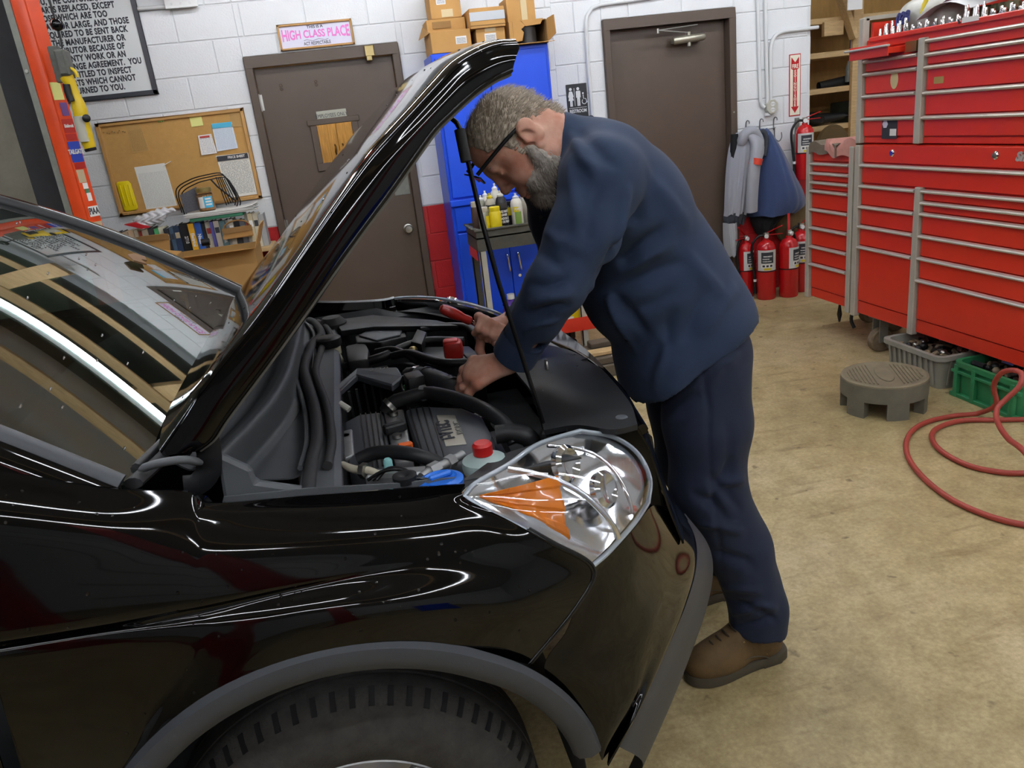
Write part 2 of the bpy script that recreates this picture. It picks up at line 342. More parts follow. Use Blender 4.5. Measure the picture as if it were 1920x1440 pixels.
# ---------------------------------------------------------------- floor, ceiling, walls
struct(mk('floor', G().box((-7, -7, -.08), (7.5, 9, 0)), 'floor_concrete'))
struct(mk('ceiling', G().box((-7, 5.2, 3.75), (7.5, 9, 3.85)), 'ceil')); struct(mk('ceiling_bay', G().box((-7, -7, 3.75), (7.5, 5.2, 3.85)), mat('ceil_white', 'b9bab8', .8)))
struct(mk('wall_behind', G().box((-7, -7.1, 0), (7.5, -7, 3.75)), 'block_white'))
struct(mk('wall_left', G().box((-7.1, -7, 0), (-7, 9, 3.75)), 'block_white'))
struct(mk('wall_right', G().box((6.5, -7, 0), (6.6, 9, 3.75)), 'block_white'))
struct(mk('wall_far', G().box((-7, 8, 0), (7.5, 8.1, 3.75)), 'block_white'))
XL, XR, ZT = -3.2, 3.63, 2.66
d1 = (-.487, .531, 2.135); d2 = (1.985, 3.003, 2.145)
g = G()
for lo, hi in [((XL, 0), (d1[0], ZT)), ((d1[0], d1[2]), (d1[1], ZT)), ((d1[1], 0), (d2[0], ZT)), ((d2[0], d2[2]), (d2[1], ZT)), ((d2[1], 0), (XR, ZT))]:
    if lo[1] < 1: g.box((lo[0], D+.006, 0), (hi[0], D+.2, 1.036), 1); lo = (lo[0], 1.036)
    g.box((lo[0], D+.006, lo[1]), (hi[0], D+.2, hi[1]), 0)
wall = struct(mk('wall_back', g, ['mortar_white', 'mortar_red']))
_bc = {}
def block(x0, x1, z0, z1, red):
    if x1-x0 < .03 or z1-z0 < .02: return
    w_, h_ = round(x1-x0, 3), round(z1-z0, 3); k = (w_, h_, red)
    if k not in _bc:
        gg = G().box((-w_/2, -.03, -h_/2), (w_/2, .03, h_/2)); _bc[k] = mkmesh('block', gg, 'block_red' if red else 'block_white', bevel=.003, center=(0, 0, 0))[0]
    link('block', _bc[k], ((x0+x1)/2, D+.03, (z0+z1)/2), wall)
def section(xa, xb, phase, zlo=0, zhi=ZT, xph=-.453):
    H_, W_ = .2032, .406; n = -1
    while phase+n*H_ < zhi:
        z0, z1 = phase+n*H_, phase+(n+1)*H_; off = xph+(W_/2 if n % 2 == 0 else 0); n += 1
        if z1 <= zlo: continue
        x = off+math.floor((xa-off)/W_)*W_
        while x < xb:
            a, b, c, e = max(x+.004, xa), min(x+W_-.004, xb), max(z0+.004, zlo), min(z1-.004, zhi)
            if b > a and e > c: block(a, b, c, e, z1 < 1.06+.0)
            x += W_
section(XL, d1[0]-.003, .022); section(d1[0], d1[1], .022, d1[2]+.004); section(d1[1]+.003, 1.62, .022); section(1.62, d2[0]-.003, .048); section(d2[0], d2[1], .048, d2[2]+.004); section(d2[1]+.003, XR, .068)
# ---------------------------------------------------------------- doors with steel frames
def door(n, x0, x1, zt, fw=.05):
    t = thing('door_%d' % n, '', '', ((x0+x1)/2, D, 0), kind='structure'); del t['label']; del t['category']
    g = G(); y0, y1 = D-.03, D+.14
    g.box((x0, y0, 0), (x0+fw, y1, zt-fw-.02)); g.box((x1-fw, y0, 0), (x1, y1, zt-fw-.02)); g.box((x0, y0, zt-fw-.02), (x1, y1, zt))
    mk('door_frame', g, 'door_brown', t, bevel=.004)
    return t, x0+fw, x1-fw, zt-fw-.02
dA, ax0, ax1, az = door(1, *d1)
wx0, wx1, wz0, wz1 = -.105, .14, 1.415, 1.672   # glazed opening of the left door
g = G(); y0, y1 = D+.02, D+.065
for a, b in [((ax0+.004, .01), (wx0, az-.006)), ((wx1, .01), (ax1-.004, az-.006)), ((wx0, .01), (wx1, wz0)), ((wx0, wz1), (wx1, az-.006))]: g.box((a[0], y0, a[1]), (b[0], y1, b[1]))
leaf = mk('door_leaf', g, 'door_brown', dA)
g = G()
for a, b in [((wx0-.04, wz0+.004), (wx0+.006, wz1-.004)), ((wx1-.006, wz0+.004), (wx1+.04, wz1-.004)), ((wx0-.04, wz0-.05), (wx1+.04, wz0+.004)), ((wx0-.055, wz1-.004), (wx1+.055, wz1+.035))]: g.box((a[0], y0-.014, a[1]), (b[0], y0+.001, b[1]))
mk('window_frame', g, 'door_brown', leaf, bevel=.004)
mat('glass', 'ffffff', .02, trans=1, ior=1.2)
mk('window_pane', G().box((wx0, y0+.02, wz0), (wx1, y0+.024, wz1)), 'glass', leaf)
pl = mk('name_plate', G().box((-.088, y0-.006, 1.69), (.115, y0, 1.757)), mat('plate', 'a8a89a', .45, .2), leaf, bevel=.002)
text('lettering', 'EMPLOYEES ONLY', .034, (.013, y0-.0068, 1.7235), (1, 0, 0), (0, 0, 1), 'ink', pl, sx=.78)
for hx, hz in ((-.475, 1.85), (-.475, 1.02), (-.475, .3)):
    g = G().cyl((ax0-.002, y0-.006, hz-.055), (ax0-.002, y0-.006, hz+.055), .008, n=10); g.box((ax0-.02, y0-.003, hz-.05), (ax0+.02, y0, hz+.05)); mk('hinge', g, 'steel', dA)
k = aY(766, 429, D-.01); g = G().lathe([(.033, 0), (.033, .006), (.014, .01), (.012, .03), (.028, .038), (.03, .055), (.024, .066), (.0, .068)], (k[0], y0, k[2]), (0, -1, 0), n=20); mk('door_knob', g, 'steel', leaf, smooth=50)
k = aY(752, 352, y0); mk('push_plate', G().box((k[0]-.05, y0-.003, k[2]-.05), (k[0]+.06, y0, k[2]+.09)), 'grey_steel', leaf, bevel=.001)
for px, py in ((527, 160), (592, 152)):
    for dz in (0, .022):
        q = aY(px, py, y0); mk('dent', G().lathe([(.013, 0), (.008, .0025), (.004, -.001), (0, -.002)], (q[0], y0, q[2]-dz), (0, -1, 0), n=14, caps=False), 'door_brown', leaf, smooth=60)
br = mk('strike_bracket', G().box((.30, D-.052, 2.062), (.365, D-.03, 2.13)).box((.305, D-.05, 2.035), (.345, D-.01, 2.068)), 'brass', dA, bevel=.004)
dB, bx0, bx1, bz = door(2, *d2)
leafB = mk('door_leaf', G().box((bx0+.004, D+.055, .01), (bx1-.004, D+.1, bz-.004)), 'door_brown', dB)
c0, c1 = aY(1262, 77, D-.02), aY(1321, 68, D-.02)
g = G().tube([c0, c0+(c1-c0)*.05, c0+(c1-c0)*.95, c1], [.02, .027, .027, .02], n=14); g.cyl((c0+c1)/2+A((0, 0, .045)), (c0+c1)/2+A((0, 0, -.05)), .014, n=12); g.box(((c0+c1)/2)-A((.11, -.02, .02)), ((c0+c1)/2)+A((.11, .08, .02)))
cl = mk('door_closer', g, mat('closer', 'a8a596', .35, .7), leafB, smooth=45)
h = (c0+c1)/2+A((0, 0, .04)); e1 = aY(1233, 57, D-.06); e2 = aY(1307, 46, D+.0)
g = G().bar(h, e1, .018, .006); g.bar(e1, e2, .016, .006); g.cyl(e1-A((0, 0, .02)), e1+A((0, 0, .012)), .011, n=10); mk('closer_arm', g, 'steel', cl)
for hz in (1.2, 1.42, .9): mk('screw', G().cyl((bx1+.022, D-.034, hz), (bx1+.022, D-.029, hz), .007, n=8), 'steel', dB)
# ---------------------------------------------------------------- office behind the glazed door: wall cabinet
t = thing('oak_wall_cabinet', 'oak cabinet with two arched panel doors seen through the door window', 'cabinet', (.05, 7.2, 1.2))
mk('carcass', G().box((-.6, 7.2, 1.25), (.75, 7.5, 2.1)), 'oak', t)
for i, (a, b) in enumerate([(-.28, .03), (.036, .35)]):
    dr = mk('cabinet_door', G().box((a, 7.18, 1.3), (b, 7.2, 2.05)), 'oak', t, bevel=.003)
    g = G(); n_ = 10
    poly = [(a+.07, 7.181, 1.36), (b-.07, 7.181, 1.36), (b-.07, 7.181, 1.85)]+[((a+b)/2+(b-a-.14)/2*math.cos(math.pi*k/n_), 7.181, 1.85+.07*math.sin(math.pi*k/n_)) for k in range(1, n_)]+[(a+.07, 7.181, 1.85)]
    g.prism(poly, (0, -.008, 0)); mk('door_panel', g, 'oak', dr, bevel=.006)
    x = .0 if i == 0 else .066
    mk('handle', G().tube([(x, 7.18, 1.36), (x-.006, 7.155, 1.38), (x+.004, 7.15, 1.42), (x-.004, 7.15, 1.46), (x+.006, 7.155, 1.5), (x, 7.18, 1.52)], .007, n=8), mat('old_brass', '5a4426', .4, .8) if i == 0 else 'old_brass', dr, smooth=60)
ol = thing('office_fill_light', 'ceiling panel added to light the office behind the glazed door', 'light', (0, 6.4, 2.52)); mk('housing', G().box((-.3, 6.1, 2.52), (.3, 6.7, 2.56)), 'white', ol); mk('diffuser', G().box((-.28, 6.12, 2.51), (.28, 6.68, 2.52)), mat('office_fill_glow', 'fff2dc', .5, emit=15), ol)  # unseen glowing panel, added to brighten the office behind the door window
# ---------------------------------------------------------------- mezzanine timber above the wall (mirrored in the windscreen) and tube lights
for i, (yy, zz, hh) in enumerate([(5.55, 2.92, .1), (5.35, 3.3, .14), (4.5, 3.5, .14), (3.2, 3.5, .14), (1.6, 3.5, .14), (.2, 3.5, .14), (-1.4, 3.5, .14), (-3, 3.5, .14)]):
    struct(mk('trim_%d' % (i+1), G().box((-5, yy-.02, zz), (4.5, yy+.02, zz+hh)), 'wood', bevel=.004))
for i, xx in enumerate((-2.4, -.85, .9, 2.6)):
    struct(mk('trim_%d' % (i+20), G().box((xx-.1, 5.38, 2.6), (xx+.1, 5.52, 3.7)), 'wood', bevel=.004))
_lt = None
LIGHTS = [(-2.3, 4.55, 3.05), (.35, 4.55, 3.05), (3.0, 4.55, 3.05), (-1.9, 2.35, 3.25), (.9, 2.35, 3.25), (3.6, 2.35, 3.25), (-1.3, .1, 3.2), (1.4, .1, 3.2), (4.1, .1, 3.2), (-1.2, -2.2, 3.2), (1.6, -2.2, 3.2), (4.3, -2.2, 3.2)]
LAB = ['above the sign wall, left', 'above the sign wall, middle', 'above the sign wall, right', 'above the windscreen', 'above the mechanic', 'above the red tool chest', 'before the car, left', 'before the car, middle', 'before the car, right', 'over the next bay, left', 'over the next bay, middle', 'over the next bay, right']
for (x, y, z), lb in zip(LIGHTS, LAB):
    t = thing('tube_light', 'bright tube light hanging '+lb, 'light', (x, y, z), 'tube lights under the ceiling')
    if _lt is None:
        a = mkmesh('housing', G().box((-1.2, -.06, .02), (1.2, .06, .07)).box((-1.22, -.03, -.02), (-1.19, .03, .03)).box((1.19, -.03, -.02), (1.22, .03, .03)), 'white', center=(0, 0, 0))[0]
        b = mkmesh('lamp_tube', G().cyl((-1.19, 0, -.005), (1.19, 0, -.005), .018, n=12), 'led', smooth=60, center=(0, 0, 0))[0]
        c = mkmesh('hanger', G().cyl((0, 0, .07), (0, 0, .5), .004, n=6), 'steel', center=(0, 0, 0))[0]; _lt = (a, b, c)
    link('housing', _lt[0], (x, y, z), t); link('lamp_tube', _lt[1], (x, y, z), t); link('hanger', _lt[2], (x-1, y, z), t); link('hanger', _lt[2], (x+1, y, z), t)

for x, y in ((-1.9, -2.6), (-.5, -2.6)):
    t = thing('lift_post', 'red lift post of the next bay, %s of two' % ('left' if x < -1 else 'right'), 'lift column', (x, y, 0), 'lift posts of the next bay'); mk('post_body', G().box((x-.14, y-.12, 0), (x+.14, y+.12, 3.1)), mat('post_red', '8a1f1a', .4) if 'post_red' not in MATS else 'post_red', t, bevel=.02); mk('base_plate', G().box((x-.25, y-.25, 0), (x+.25, y+.25, .02)), 'post_red', t)
struct(mk('door_3', G().box((-2.6, -7.0, 0), (1.4, -6.95, 2.9)), 'white')); 
for k in range(5): struct(mk('trim_%d' % (40+k), G().box((-2.6, -6.95, .55*(k+1)), (1.4, -6.93, .55*(k+1)+.03)), 'grey_steel'))
t = thing('reflection_drum', 'blue drum added in the next bay for its reflection in the car paint', 'drum', (.6, -2.2, 0)); mk('drum_shell', G().lathe([(.28, 0), (.29, .01), (.29, .3), (.3, .31), (.3, .33), (.29, .34), (.29, .58), (.3, .59), (.3, .61), (.29, .62), (.29, .87), (.28, .88), (.27, .87), (0, .87)], (.6, -2.2, 0), n=28, caps=False), 'blue_cab', t, smooth=40)  # unseen drum added behind the camera for a blue reflection in the paint
# ================================================================ things on the back wall
YW = D-.001
X_, Z_ = (1, 0, 0), (0, 0, 1)
# framed notice
t = thing('framed_notice', 'large framed black and white notice about returned parts, top left on the wall', 'sign', (-1.5, D, 1.97))
x0, x1, z0, z1 = -2.05, -1.052, 1.97, 2.62
g = G()
for a, b in [((x0, z0), (x0+.03, z1)), ((x1-.03, z0), (x1, z1)), ((x0, z0), (x1, z0+.028)), ((x0, z1-.028), (x1, z1))]: g.box((a[0], D-.022, a[1]), (b[0], D, b[1]))
mk('frame', g, mat('frame_grey', '3c3f45', .35), t, bevel=.003)
bd = mk('print', G().box((x0+.02, D-.012, z0+.02), (x1-.02, D-.001, z1-.02)), mat('notice_paper', 'dfe4e4', .12, coat=.5), t)
NL = ['YOU, THE CUSTOMER, ALL', 'PARTS REPLACED, EXCEPT', 'THOSE WHICH ARE TOO', 'HEAVY OR LARGE, AND THOSE', 'REQUIRED TO BE SENT BACK', 'TO THE MANUFACTURER OR', 'DISTRIBUTOR BECAUSE OF', 'WARRANTY WORK OR AN', 'EXCHANGE AGREEMENT.  YOU', 'ARE ENTITLED TO INSPECT', 'THE PARTS WHICH CANNOT', 'BE RETURNED TO YOU.']
NX = [-1.2, -1.184, -1.238, -1.124, -1.145, -1.17, -1.185, -1.19, -1.108, -1.18, -1.167, -1.245]
for i, (s, x) in enumerate(zip(NL, NX)):
    text('lettering', s, .049, (x+.003, D-.0126, 2.572-.0473*i-.018), X_, Z_, 'ink', bd, off=.0022, align='RIGHT', sx=.70, space=1.1)
# small framed sign over the left door
t = thing('framed_slogan_sign', 'long narrow framed sign with pink lettering over the left door', 'sign', (0, D, 2.15))
x0, x1, z0, z1 = -.236, .246, 2.15, 2.305; g = G()
for a, b in [((x0, z0), (x0+.012, z1)), ((x1-.012, z0), (x1, z1)), ((x0, z0), (x1, z0+.012)), ((x0, z1-.012), (x1, z1))]: g.box((a[0], D-.02, a[1]), (b[0], D, b[1]))
mk('frame', g, 'oakframe', t, bevel=.002)
bd = mk('print', G().box((x0+.008, D-.008, z0+.008), (x1-.008, D-.001, z1-.008)), mat('lavender', 'd9d8ea', .5), t)
mat('pink', 'e27ac6', .5)
def arch(V):
    V = V.copy(); u = V[:, 0]/.2; V[:, 1] = V[:, 1]*(1+.35*u*u); return V
text('lettering', 'HIGH CLASS PLACE', .062, (.005, D-.0086, 2.235), X_, Z_, 'pink', bd, off=.0018, sx=.82, curve=arch)
text('lettering', 'THIS IS A', .024, (.005, D-.0086, 2.278), X_, Z_, 'ink', bd, off=.0006, sx=1.1)
text('lettering', 'ACT RESPECTABLE', .028, (.005, D-.0086, 2.179), X_, Z_, 'ink', bd, off=.0004, sx=.75)
mk('flourish', G().tube([(-.08+.02*k, D-.0085, 2.199+.005*math.sin(k*1.6)) for k in range(9)], .0012, n=5), 'ink', bd)
# switch box at the top edge
t = thing('wall_box', 'white metal junction box with conduit at the top of the wall', 'electrical box', (-.78, D, 2.46)); mk('box_body', G().box((-.876, D-.05, 2.455), (-.69, D, 2.6)), 'white', t, bevel=.006)
mk('box_cover', G().box((-.882, D-.056, 2.45), (-.684, D-.05, 2.61)), 'white', t, bevel=.003)
for k in range(3): mk('knockout', G().cyl((-.84+.055*k, D-.058, 2.475), (-.84+.055*k, D-.056, 2.475), .008, n=10), 'white_pipe', t)
g = G().tube([(-1.05, D-.02, 2.47), (-.88, D-.02, 2.47)], .012, n=8); mk('conduit', g, 'white_pipe', t, smooth=60)
# cork board and papers
t = thing('cork_board', 'oak framed cork notice board left of the brown door', 'notice board', (-1.01, D, 1.25))
x0, x1, z0, z1 = -1.476, -.552, 1.243, 1.829; g = G()
for a, b in [((x0, z0), (x0+.024, z1)), ((x1-.024, z0), (x1, z1)), ((x0, z0), (x1, z0+.022)), ((x0, z1-.022), (x1, z1))]: g.box((a[0], D-.026, a[1]), (b[0], D, b[1]))
mk('frame', g, 'oakframe', t, bevel=.004); mk('cork', G().box((x0+.015, D-.012, z0+.015), (x1-.015, D-.001, z1-.015)), 'cork', t)
for k in range(3): mk('pin', G().sphere((-1.09+.013*k, D-.016, 1.803), .006, 8, 6), mat('pin_green', '7fa04a', .4) if k == 0 else 'pin_green', t)
for k in range(9): mk('pin', G().sphere((-1.44+.016*k+.005*(k % 2), D-.015, 1.775-.006*(k % 3)), .004, 6, 5), 'brass', t)
print_mat('list_print', 'e2e2da', 'b4b8b6', 50, 12, .5); print_mat('flyer_print', 'e6e4da', '8c8c88', 55, 7, .55); print_mat('blue_print', 'd3dde6', '9fb2c8', 40, 8, .5); print_mat('note_print', 'e8e6e2', 'a8a8b0', 22, 5, .5); print_mat('brown_print', 'b08a4e', '8a6d40', 26, 6, .5); print_mat('yellow_note', 'dfe08a', 'b0b060', 6, 4, .3)
def sheet(nm, lb, corners, m_, cat='paper', th=.0015, y=D-.013, curl=.004):
    P = [A((x, y, z)) for x, z in corners]; n_ = 5
    N = [[P[0]*(1-u)*(1-v)+P[1]*u*(1-v)+P[2]*u*v+P[3]*(1-u)*v+A((0, -curl*v*v*(1.2-u), 0)) for u in np.linspace(0, 1, n_)] for v in np.linspace(0, 1, n_)]
    g = slab(A(N), th); return tag(mk(nm, g, m_, smooth=40), lb, cat)
sheet('brown_paper', 'brown note paper pinned at the upper left of the cork board', [(-1.30, 1.80), (-1.21, 1.80), (-1.195, 1.634), (-1.30, 1.626)], 'brown_print')
sheet('sticky_note', 'small yellow sticky note near the top of the cork board', [(-.899, 1.815), (-.823, 1.812), (-.823, 1.75), (-.898, 1.748)], 'yellow_note')
q = sheet('flyer', 'pale blue flyer with a cyan header on the cork board', [(-.771, 1.754), (-.641, 1.753), (-.637, 1.583), (-.774, 1.577)], 'blue_print', y=D-.016)
mk('header_band', G().box((-.770, D-.0195, 1.722), (-.643, D-.0178, 1.753)), mat('cyan', '4fb4d8', .6), q)
q = sheet('note_card', 'small white note with red heading beside the blue flyer', [(-.872, 1.69), (-.786, 1.692), (-.776, 1.567), (-.877, 1.565)], 'note_print', y=D-.019)
mk('heading', G().box((-.862, D-.023, 1.672), (-.80, D-.0212, 1.684)), mat('redink', 'b04038', .6), q)
q = sheet('price_sheet', 'long cream printed sheet with black heading at the lower right of the cork board', [(-.79, 1.55), (-.579, 1.547), (-.572, 1.272), (-.765, 1.27)], 'flyer_print')
mk('heading_band', G().box((-.786, D-.0185, 1.513), (-.584, D-.0168, 1.546)), 'ink', q); text('lettering', 'PRICE SHEET', .022, (-.66, D-.0195, 1.53), X_, Z_, 'paper', q, off=.0006, sx=.9)
q = sheet('phone_list', 'white typed list in columns pinned on the cork board', [(-1.313, 1.54), (-1.12, 1.545), (-1.107, 1.262), (-1.304, 1.257)], 'list_print')
mk('clip', G().bar((-1.13, D-.024, 1.53), (-1.075, D-.03, 1.55), .008, .004), 'paper', q)
t = thing('yellow_tray', 'yellow plastic tray with ribs hanging at the cork board corner', 'tray', (-1.4, D-.013, 1.27))
poly = [(-1.448, D-.013, 1.45), (-1.435, D-.013, 1.462), (-1.37, D-.013, 1.462), (-1.357, D-.013, 1.44), (-1.352, D-.013, 1.285), (-1.362, D-.013, 1.272), (-1.43, D-.013, 1.268), (-1.442, D-.013, 1.28)]
mat('yellow', 'e6d010', .4); mk('shell', G().prism(poly, (0, -.012, 0)), 'yellow', t, bevel=.005, seg=2, smooth=40)
for k in range(3): mk('rib', G().bar((-1.425+.026*k, D-.027, 1.3), (-1.427+.026*k, D-.027, 1.44), .008, .006, up=(0, 1, 0)), 'yellow', t, bevel=.002)
sheet('old_ticket', 'tan paper slip in the upper right corner of the cork board', [(-.651, 1.818), (-.566, 1.812), (-.570, 1.715), (-.648, 1.72)], 'brown_print')
# restroom sign
t = thing('restroom_sign', 'black restroom sign with white figures right of the blue cabinet', 'sign', (1.76, D, 1.5))
mat('sign_black', '25282c', .4); mk('plate', G().box((1.682, D-.005, 1.505), (1.838, D, 1.746)), 'sign_black', t, bevel=.004)
def fig(x, skirt):
    z = 1.63; y = D-.0055; g = G().cyl((x, y, z+.082), (x, y-.001, z+.082), .0105, n=14); mk('pictogram_head', g, 'white', t)
    if skirt: P = [(-.009, .068), (.009, .068), (.013, .062), (.021, .03), (.015, .028), (.011, .045), (.02, .005), (.009, .005), (.009, -.035), (.001, -.035), (.001, .0), (-.001, .0), (-.001, -.035), (-.009, -.035), (-.009, .005), (-.02, .005), (-.011, .045), (-.015, .028), (-.021, .03), (-.013, .062)]
    else: P = [(-.013, .068), (.013, .068), (.017, .062), (.017, .022), (.012, .022), (.011, .05), (.0105, -.035), (.0015, -.035), (.001, .012), (-.001, .012), (-.0015, -.035), (-.0105, -.035), (-.011, .05), (-.012, .022), (-.017, .022), (-.017, .062)]
    mk('pictogram_body', G().prism([(x+a, y, z+b) for a, b in P], (0, -.001, 0)), 'white', t)
fig(1.714, True); fig(1.77, False); mk('divider', G().box((1.74, D-.0065, 1.598), (1.743, D-.005, 1.718)), 'white', t)
cx, cz = 1.812, 1.622; g = G().tube([(cx+.017*math.cos(a), D-.0058, cz+.017*math.sin(a)) for a in np.linspace(2.3, 6.6, 14)], .0025, n=6); g.tube([(cx-.006, D-.006, cz+.048), (cx-.004, D-.006, cz+.02), (cx+.012, D-.006, cz+.018), (cx+.02, D-.006, cz-.008), (cx+.028, D-.006, cz-.004)], .0028, n=6); g.sphere((cx-.006, D-.006, cz+.056), (.006, .002, .006), 10, 6); mk('wheelchair_mark', g, 'white', t)
mk('underline', G().box((1.694, D-.0058, 1.582), (1.828, D-.005, 1.5845)), 'white', t); text('lettering', 'RESTROOM', .032, (1.761, D-.0058, 1.56), X_, Z_, 'white', t, off=.0008, sx=.78)
# conduits
def pipe(nm, lb, pts, r=.0135, n=40):
    o = tag(mk(nm, G().tube(cr(pts, n), r, n=10), 'white_pipe', smooth=60), lb, 'conduit'); return o
y = D-.016
pipe('conduit', 'white bent conduit running down beside the restroom sign', [(2.55, y, 2.268), (2.2, y, 2.252), (2.0, y, 2.245), (1.93, y, 2.235), (1.885, y, 2.2), (1.865, y, 2.13), (1.858, y, 1.9), (1.862, y, 1.4), (1.865, y, .4)])
pipe('conduit', 'leftmost straight white conduit above the outlet box', [(3.178, y, 2.62), (3.19, y, 2.0), (3.205, y, 1.47), (3.215, y, 1.44), (3.235, y-.008, 1.425)])
pipe('conduit', 'second white conduit dropping into the outlet box', [(3.238, y, 2.62), (3.25, y, 2.0), (3.262, y, 1.45), (3.262, y, 1.42)])
pipe('conduit', 'white conduit bending from the outlet round the wall corner', [(3.29, y, 1.46), (3.288, y, 1.75), (3.292, y, 1.85), (3.325, y, 1.92), (3.39, y, 1.945), (3.5, y, 1.948), (3.68, y, 1.95)])
t = thing('outlet_box', 'grey octagonal double socket box between the white conduits', 'outlet', (3.29, D, 1.38))
g = G().prism([(3.29+.056*math.cos(a)*.92, D-.001, 1.425+.056*math.sin(a)) for a in np.arange(8)*math.pi/4+math.pi/8], (0, -.042, 0)); mk('box_body', g, mat('socket_grey', 'b7b6aa', .5), t, bevel=.004)
for dz in (.02, -.022):
    s_ = mk('socket', G().lathe([(.017, 0), (.017, .003), (.0, .003)], (3.29, D-.043, 1.425+dz), (0, -1, 0), n=14), 'white', t)
    mk('slot', G().box((3.281, D-.047, 1.42+dz), (3.284, D-.0455, 1.43+dz)).box((3.296, D-.047, 1.42+dz), (3.299, D-.0455, 1.43+dz)), 'black', s_, kind='stuff')
mk('clamp', G().box((3.24, D-.03, 1.36), (3.28, D-.002, 1.385)), 'white_pipe', t, bevel=.004)
# fire extinguisher sign
t = thing('fire_extinguisher_sign', 'tall red and cream arrow sign reading fire extinguisher', 'sign', (3.5, D, 1.33))
mat('sign_red', 'b3191e', .4); mat('sign_cream', 'e8e6d2', .4)
mk('plate', G().box((3.45, D-.004, 1.335), (3.548, D, 1.782)), 'sign_red', t, bevel=.002); mk('panel', G().box((3.457, D-.005, 1.343), (3.541, D-.004, 1.775)), 'sign_cream', t)
mk('arrow', G().prism([(3.468, D-.0052, 1.76), (3.499, D-.0052, 1.722), (3.53, D-.0052, 1.76), (3.533, D-.0052, 1.68), (3.516, D-.0052, 1.67), (3.516, D-.0052, 1.405), (3.532, D-.0052, 1.405), (3.499, D-.0052, 1.358), (3.466, D-.0052, 1.405), (3.482, D-.0052, 1.405), (3.482, D-.0052, 1.67), (3.465, D-.0052, 1.68)], (0, -.0008, 0)), 'sign_red', t)
text('lettering', 'FIRE', .042, (3.499, D-.0062, 1.694), X_, Z_, 'sign_cream', t, off=.001, sx=.72)
for i, c in enumerate('EXTINGUISHER'): text('lettering', c, .028, (3.499, D-.0062, 1.658-.0222*i), X_, Z_, 'sign_cream', t, off=.0008, sx=1.0)
# hook rack
t = thing('hook_rack', 'grey wire hook rack holding the jackets', 'hook rack', (3.2, D, 1.25)); mat('wire', '76777a', .4, .8)
mk('rail', G().tube([(3.085, D-.012, 1.248), (3.33, D-.012, 1.268)], .0035, n=6), 'wire', t)
for x in (3.087, 3.203, 3.32): mk('hook', G().tube(cr([(x, D-.004, 1.25), (x, D-.006, 1.33), (x+.004, D-.016, 1.346), (x+.012, D-.03, 1.34), (x+.012, D-.034, 1.322)], 14), .004, n=6), 'wire', t, smooth=60)
mk('hook', G().tube(cr([(3.325, D-.008, 1.265), (3.328, D-.01, 1.19), (3.35, D-.03, 1.165), (3.372, D-.03, 1.19), (3.372, D-.028, 1.23)], 16), .004, n=6), 'wire', t, smooth=60)
# ================================================================ jackets
mat('cloth_grey', '9a9da5', .9, sheen=.3, bump=.15, bs=300); mat('cloth_navy', '33456e', .85, sheen=.3, bump=.12, bs=300); mat('cloth_dark', '3a3d44', .9); mat('cloth_black', '17181b', .9); mat('cloth_brown', '5d4c30', .95)
def drape(nm, lb, rows, m_, cat, amp=.012, fr=9, th=.006, seed=1, ny=26, nx=34):
    """hanging cloth: rows of (z, x_left, x_right, bulge) from top to bottom"""
    rs = np.random.RandomState(seed); ph = rs.rand(4)*6; R = A(rows, float); S = cr(np.c_[R, np.zeros(len(R))][:, :4], ny); N = []
    for i, (z, xl, xr, bu) in enumerate(S):
        v = i/(ny-1); row = []
        for u in np.linspace(0, 1, nx):
            fold = amp*(.25+v)*(math.sin(fr*u*2.1+ph[0]+v*1.2)+.5*math.sin(fr*u*4.3+ph[1]-v*2)); row.append((xl+(xr-xl)*u, D-.02-bu*math.sin(math.pi*min(1, max(0, u)))**.6-abs(fold)-.004, z+.5*fold))
        N.append(row)
    return slab(A(N), th)
t = thing('work_jacket', 'grey work jacket with dark cuffs and a red patch hanging on the hook rack', 'jacket', (3.0, D-.05, .5), 'hanging jackets')
mk('coat_body', drape('', '', [(1.27, 2.99, 3.12, .05), (1.2, 2.94, 3.14, .1), (1.05, 2.905, 3.14, .12), (.85, 2.885, 3.1, .12), (.7, 2.875, 3.08, .11), (.66, 2.87, 3.07, .1)], 0, 0, seed=3), 'cloth_grey', t, smooth=60)
mk('hem_band', drape('', '', [(.675, 2.872, 3.075, .105), (.62, 2.87, 3.06, .09), (.58, 2.9, 3.04, .08)], 0, 0, seed=3), 'cloth_dark', t, smooth=60)
sl = mk('sleeve', G().tube(cr([(3.06, D-.12, 1.25), (3.09, D-.17, 1.17), (3.045, D-.2, 1.0), (3.03, D-.19, .8), (3.03, D-.18, .68)], 16), [.05]*2+[.062]*3+[.055]*11, n=14, flat=.7), 'cloth_grey', t, smooth=60)
mk('red_patch', G().tube(cr([(3.063, D-.2, 1.075), (3.052, D-.2, 1.03)], 4), .0605, n=14, flat=.72), mat('patch_red', 'c8402c', .8), sl, smooth=60)
mk('hood', G().tube(cr([(2.99, D-.1, 1.18), (3.02, D-.12, 1.26), (3.08, D-.13, 1.27), (3.13, D-.12, 1.2), (3.14, D-.12, 1.12)], 14), [.03]+[.045]*12+[.03], n=12, flat=.8), 'cloth_grey', t, smooth=60)
mk('lining', drape('', '', [(.6, 2.865, 2.97, .1), (.45, 2.865, 2.965, .1), (.34, 2.88, 2.94, .09)], 0, 0, seed=5), mat('cloth_pale', 'a9acb0', .9), t, smooth=60)
t = thing('navy_jacket', 'dark navy jacket hanging in a wide triangle on the hook rack', 'jacket', (3.3, D-.05, .6), 'hanging jackets')
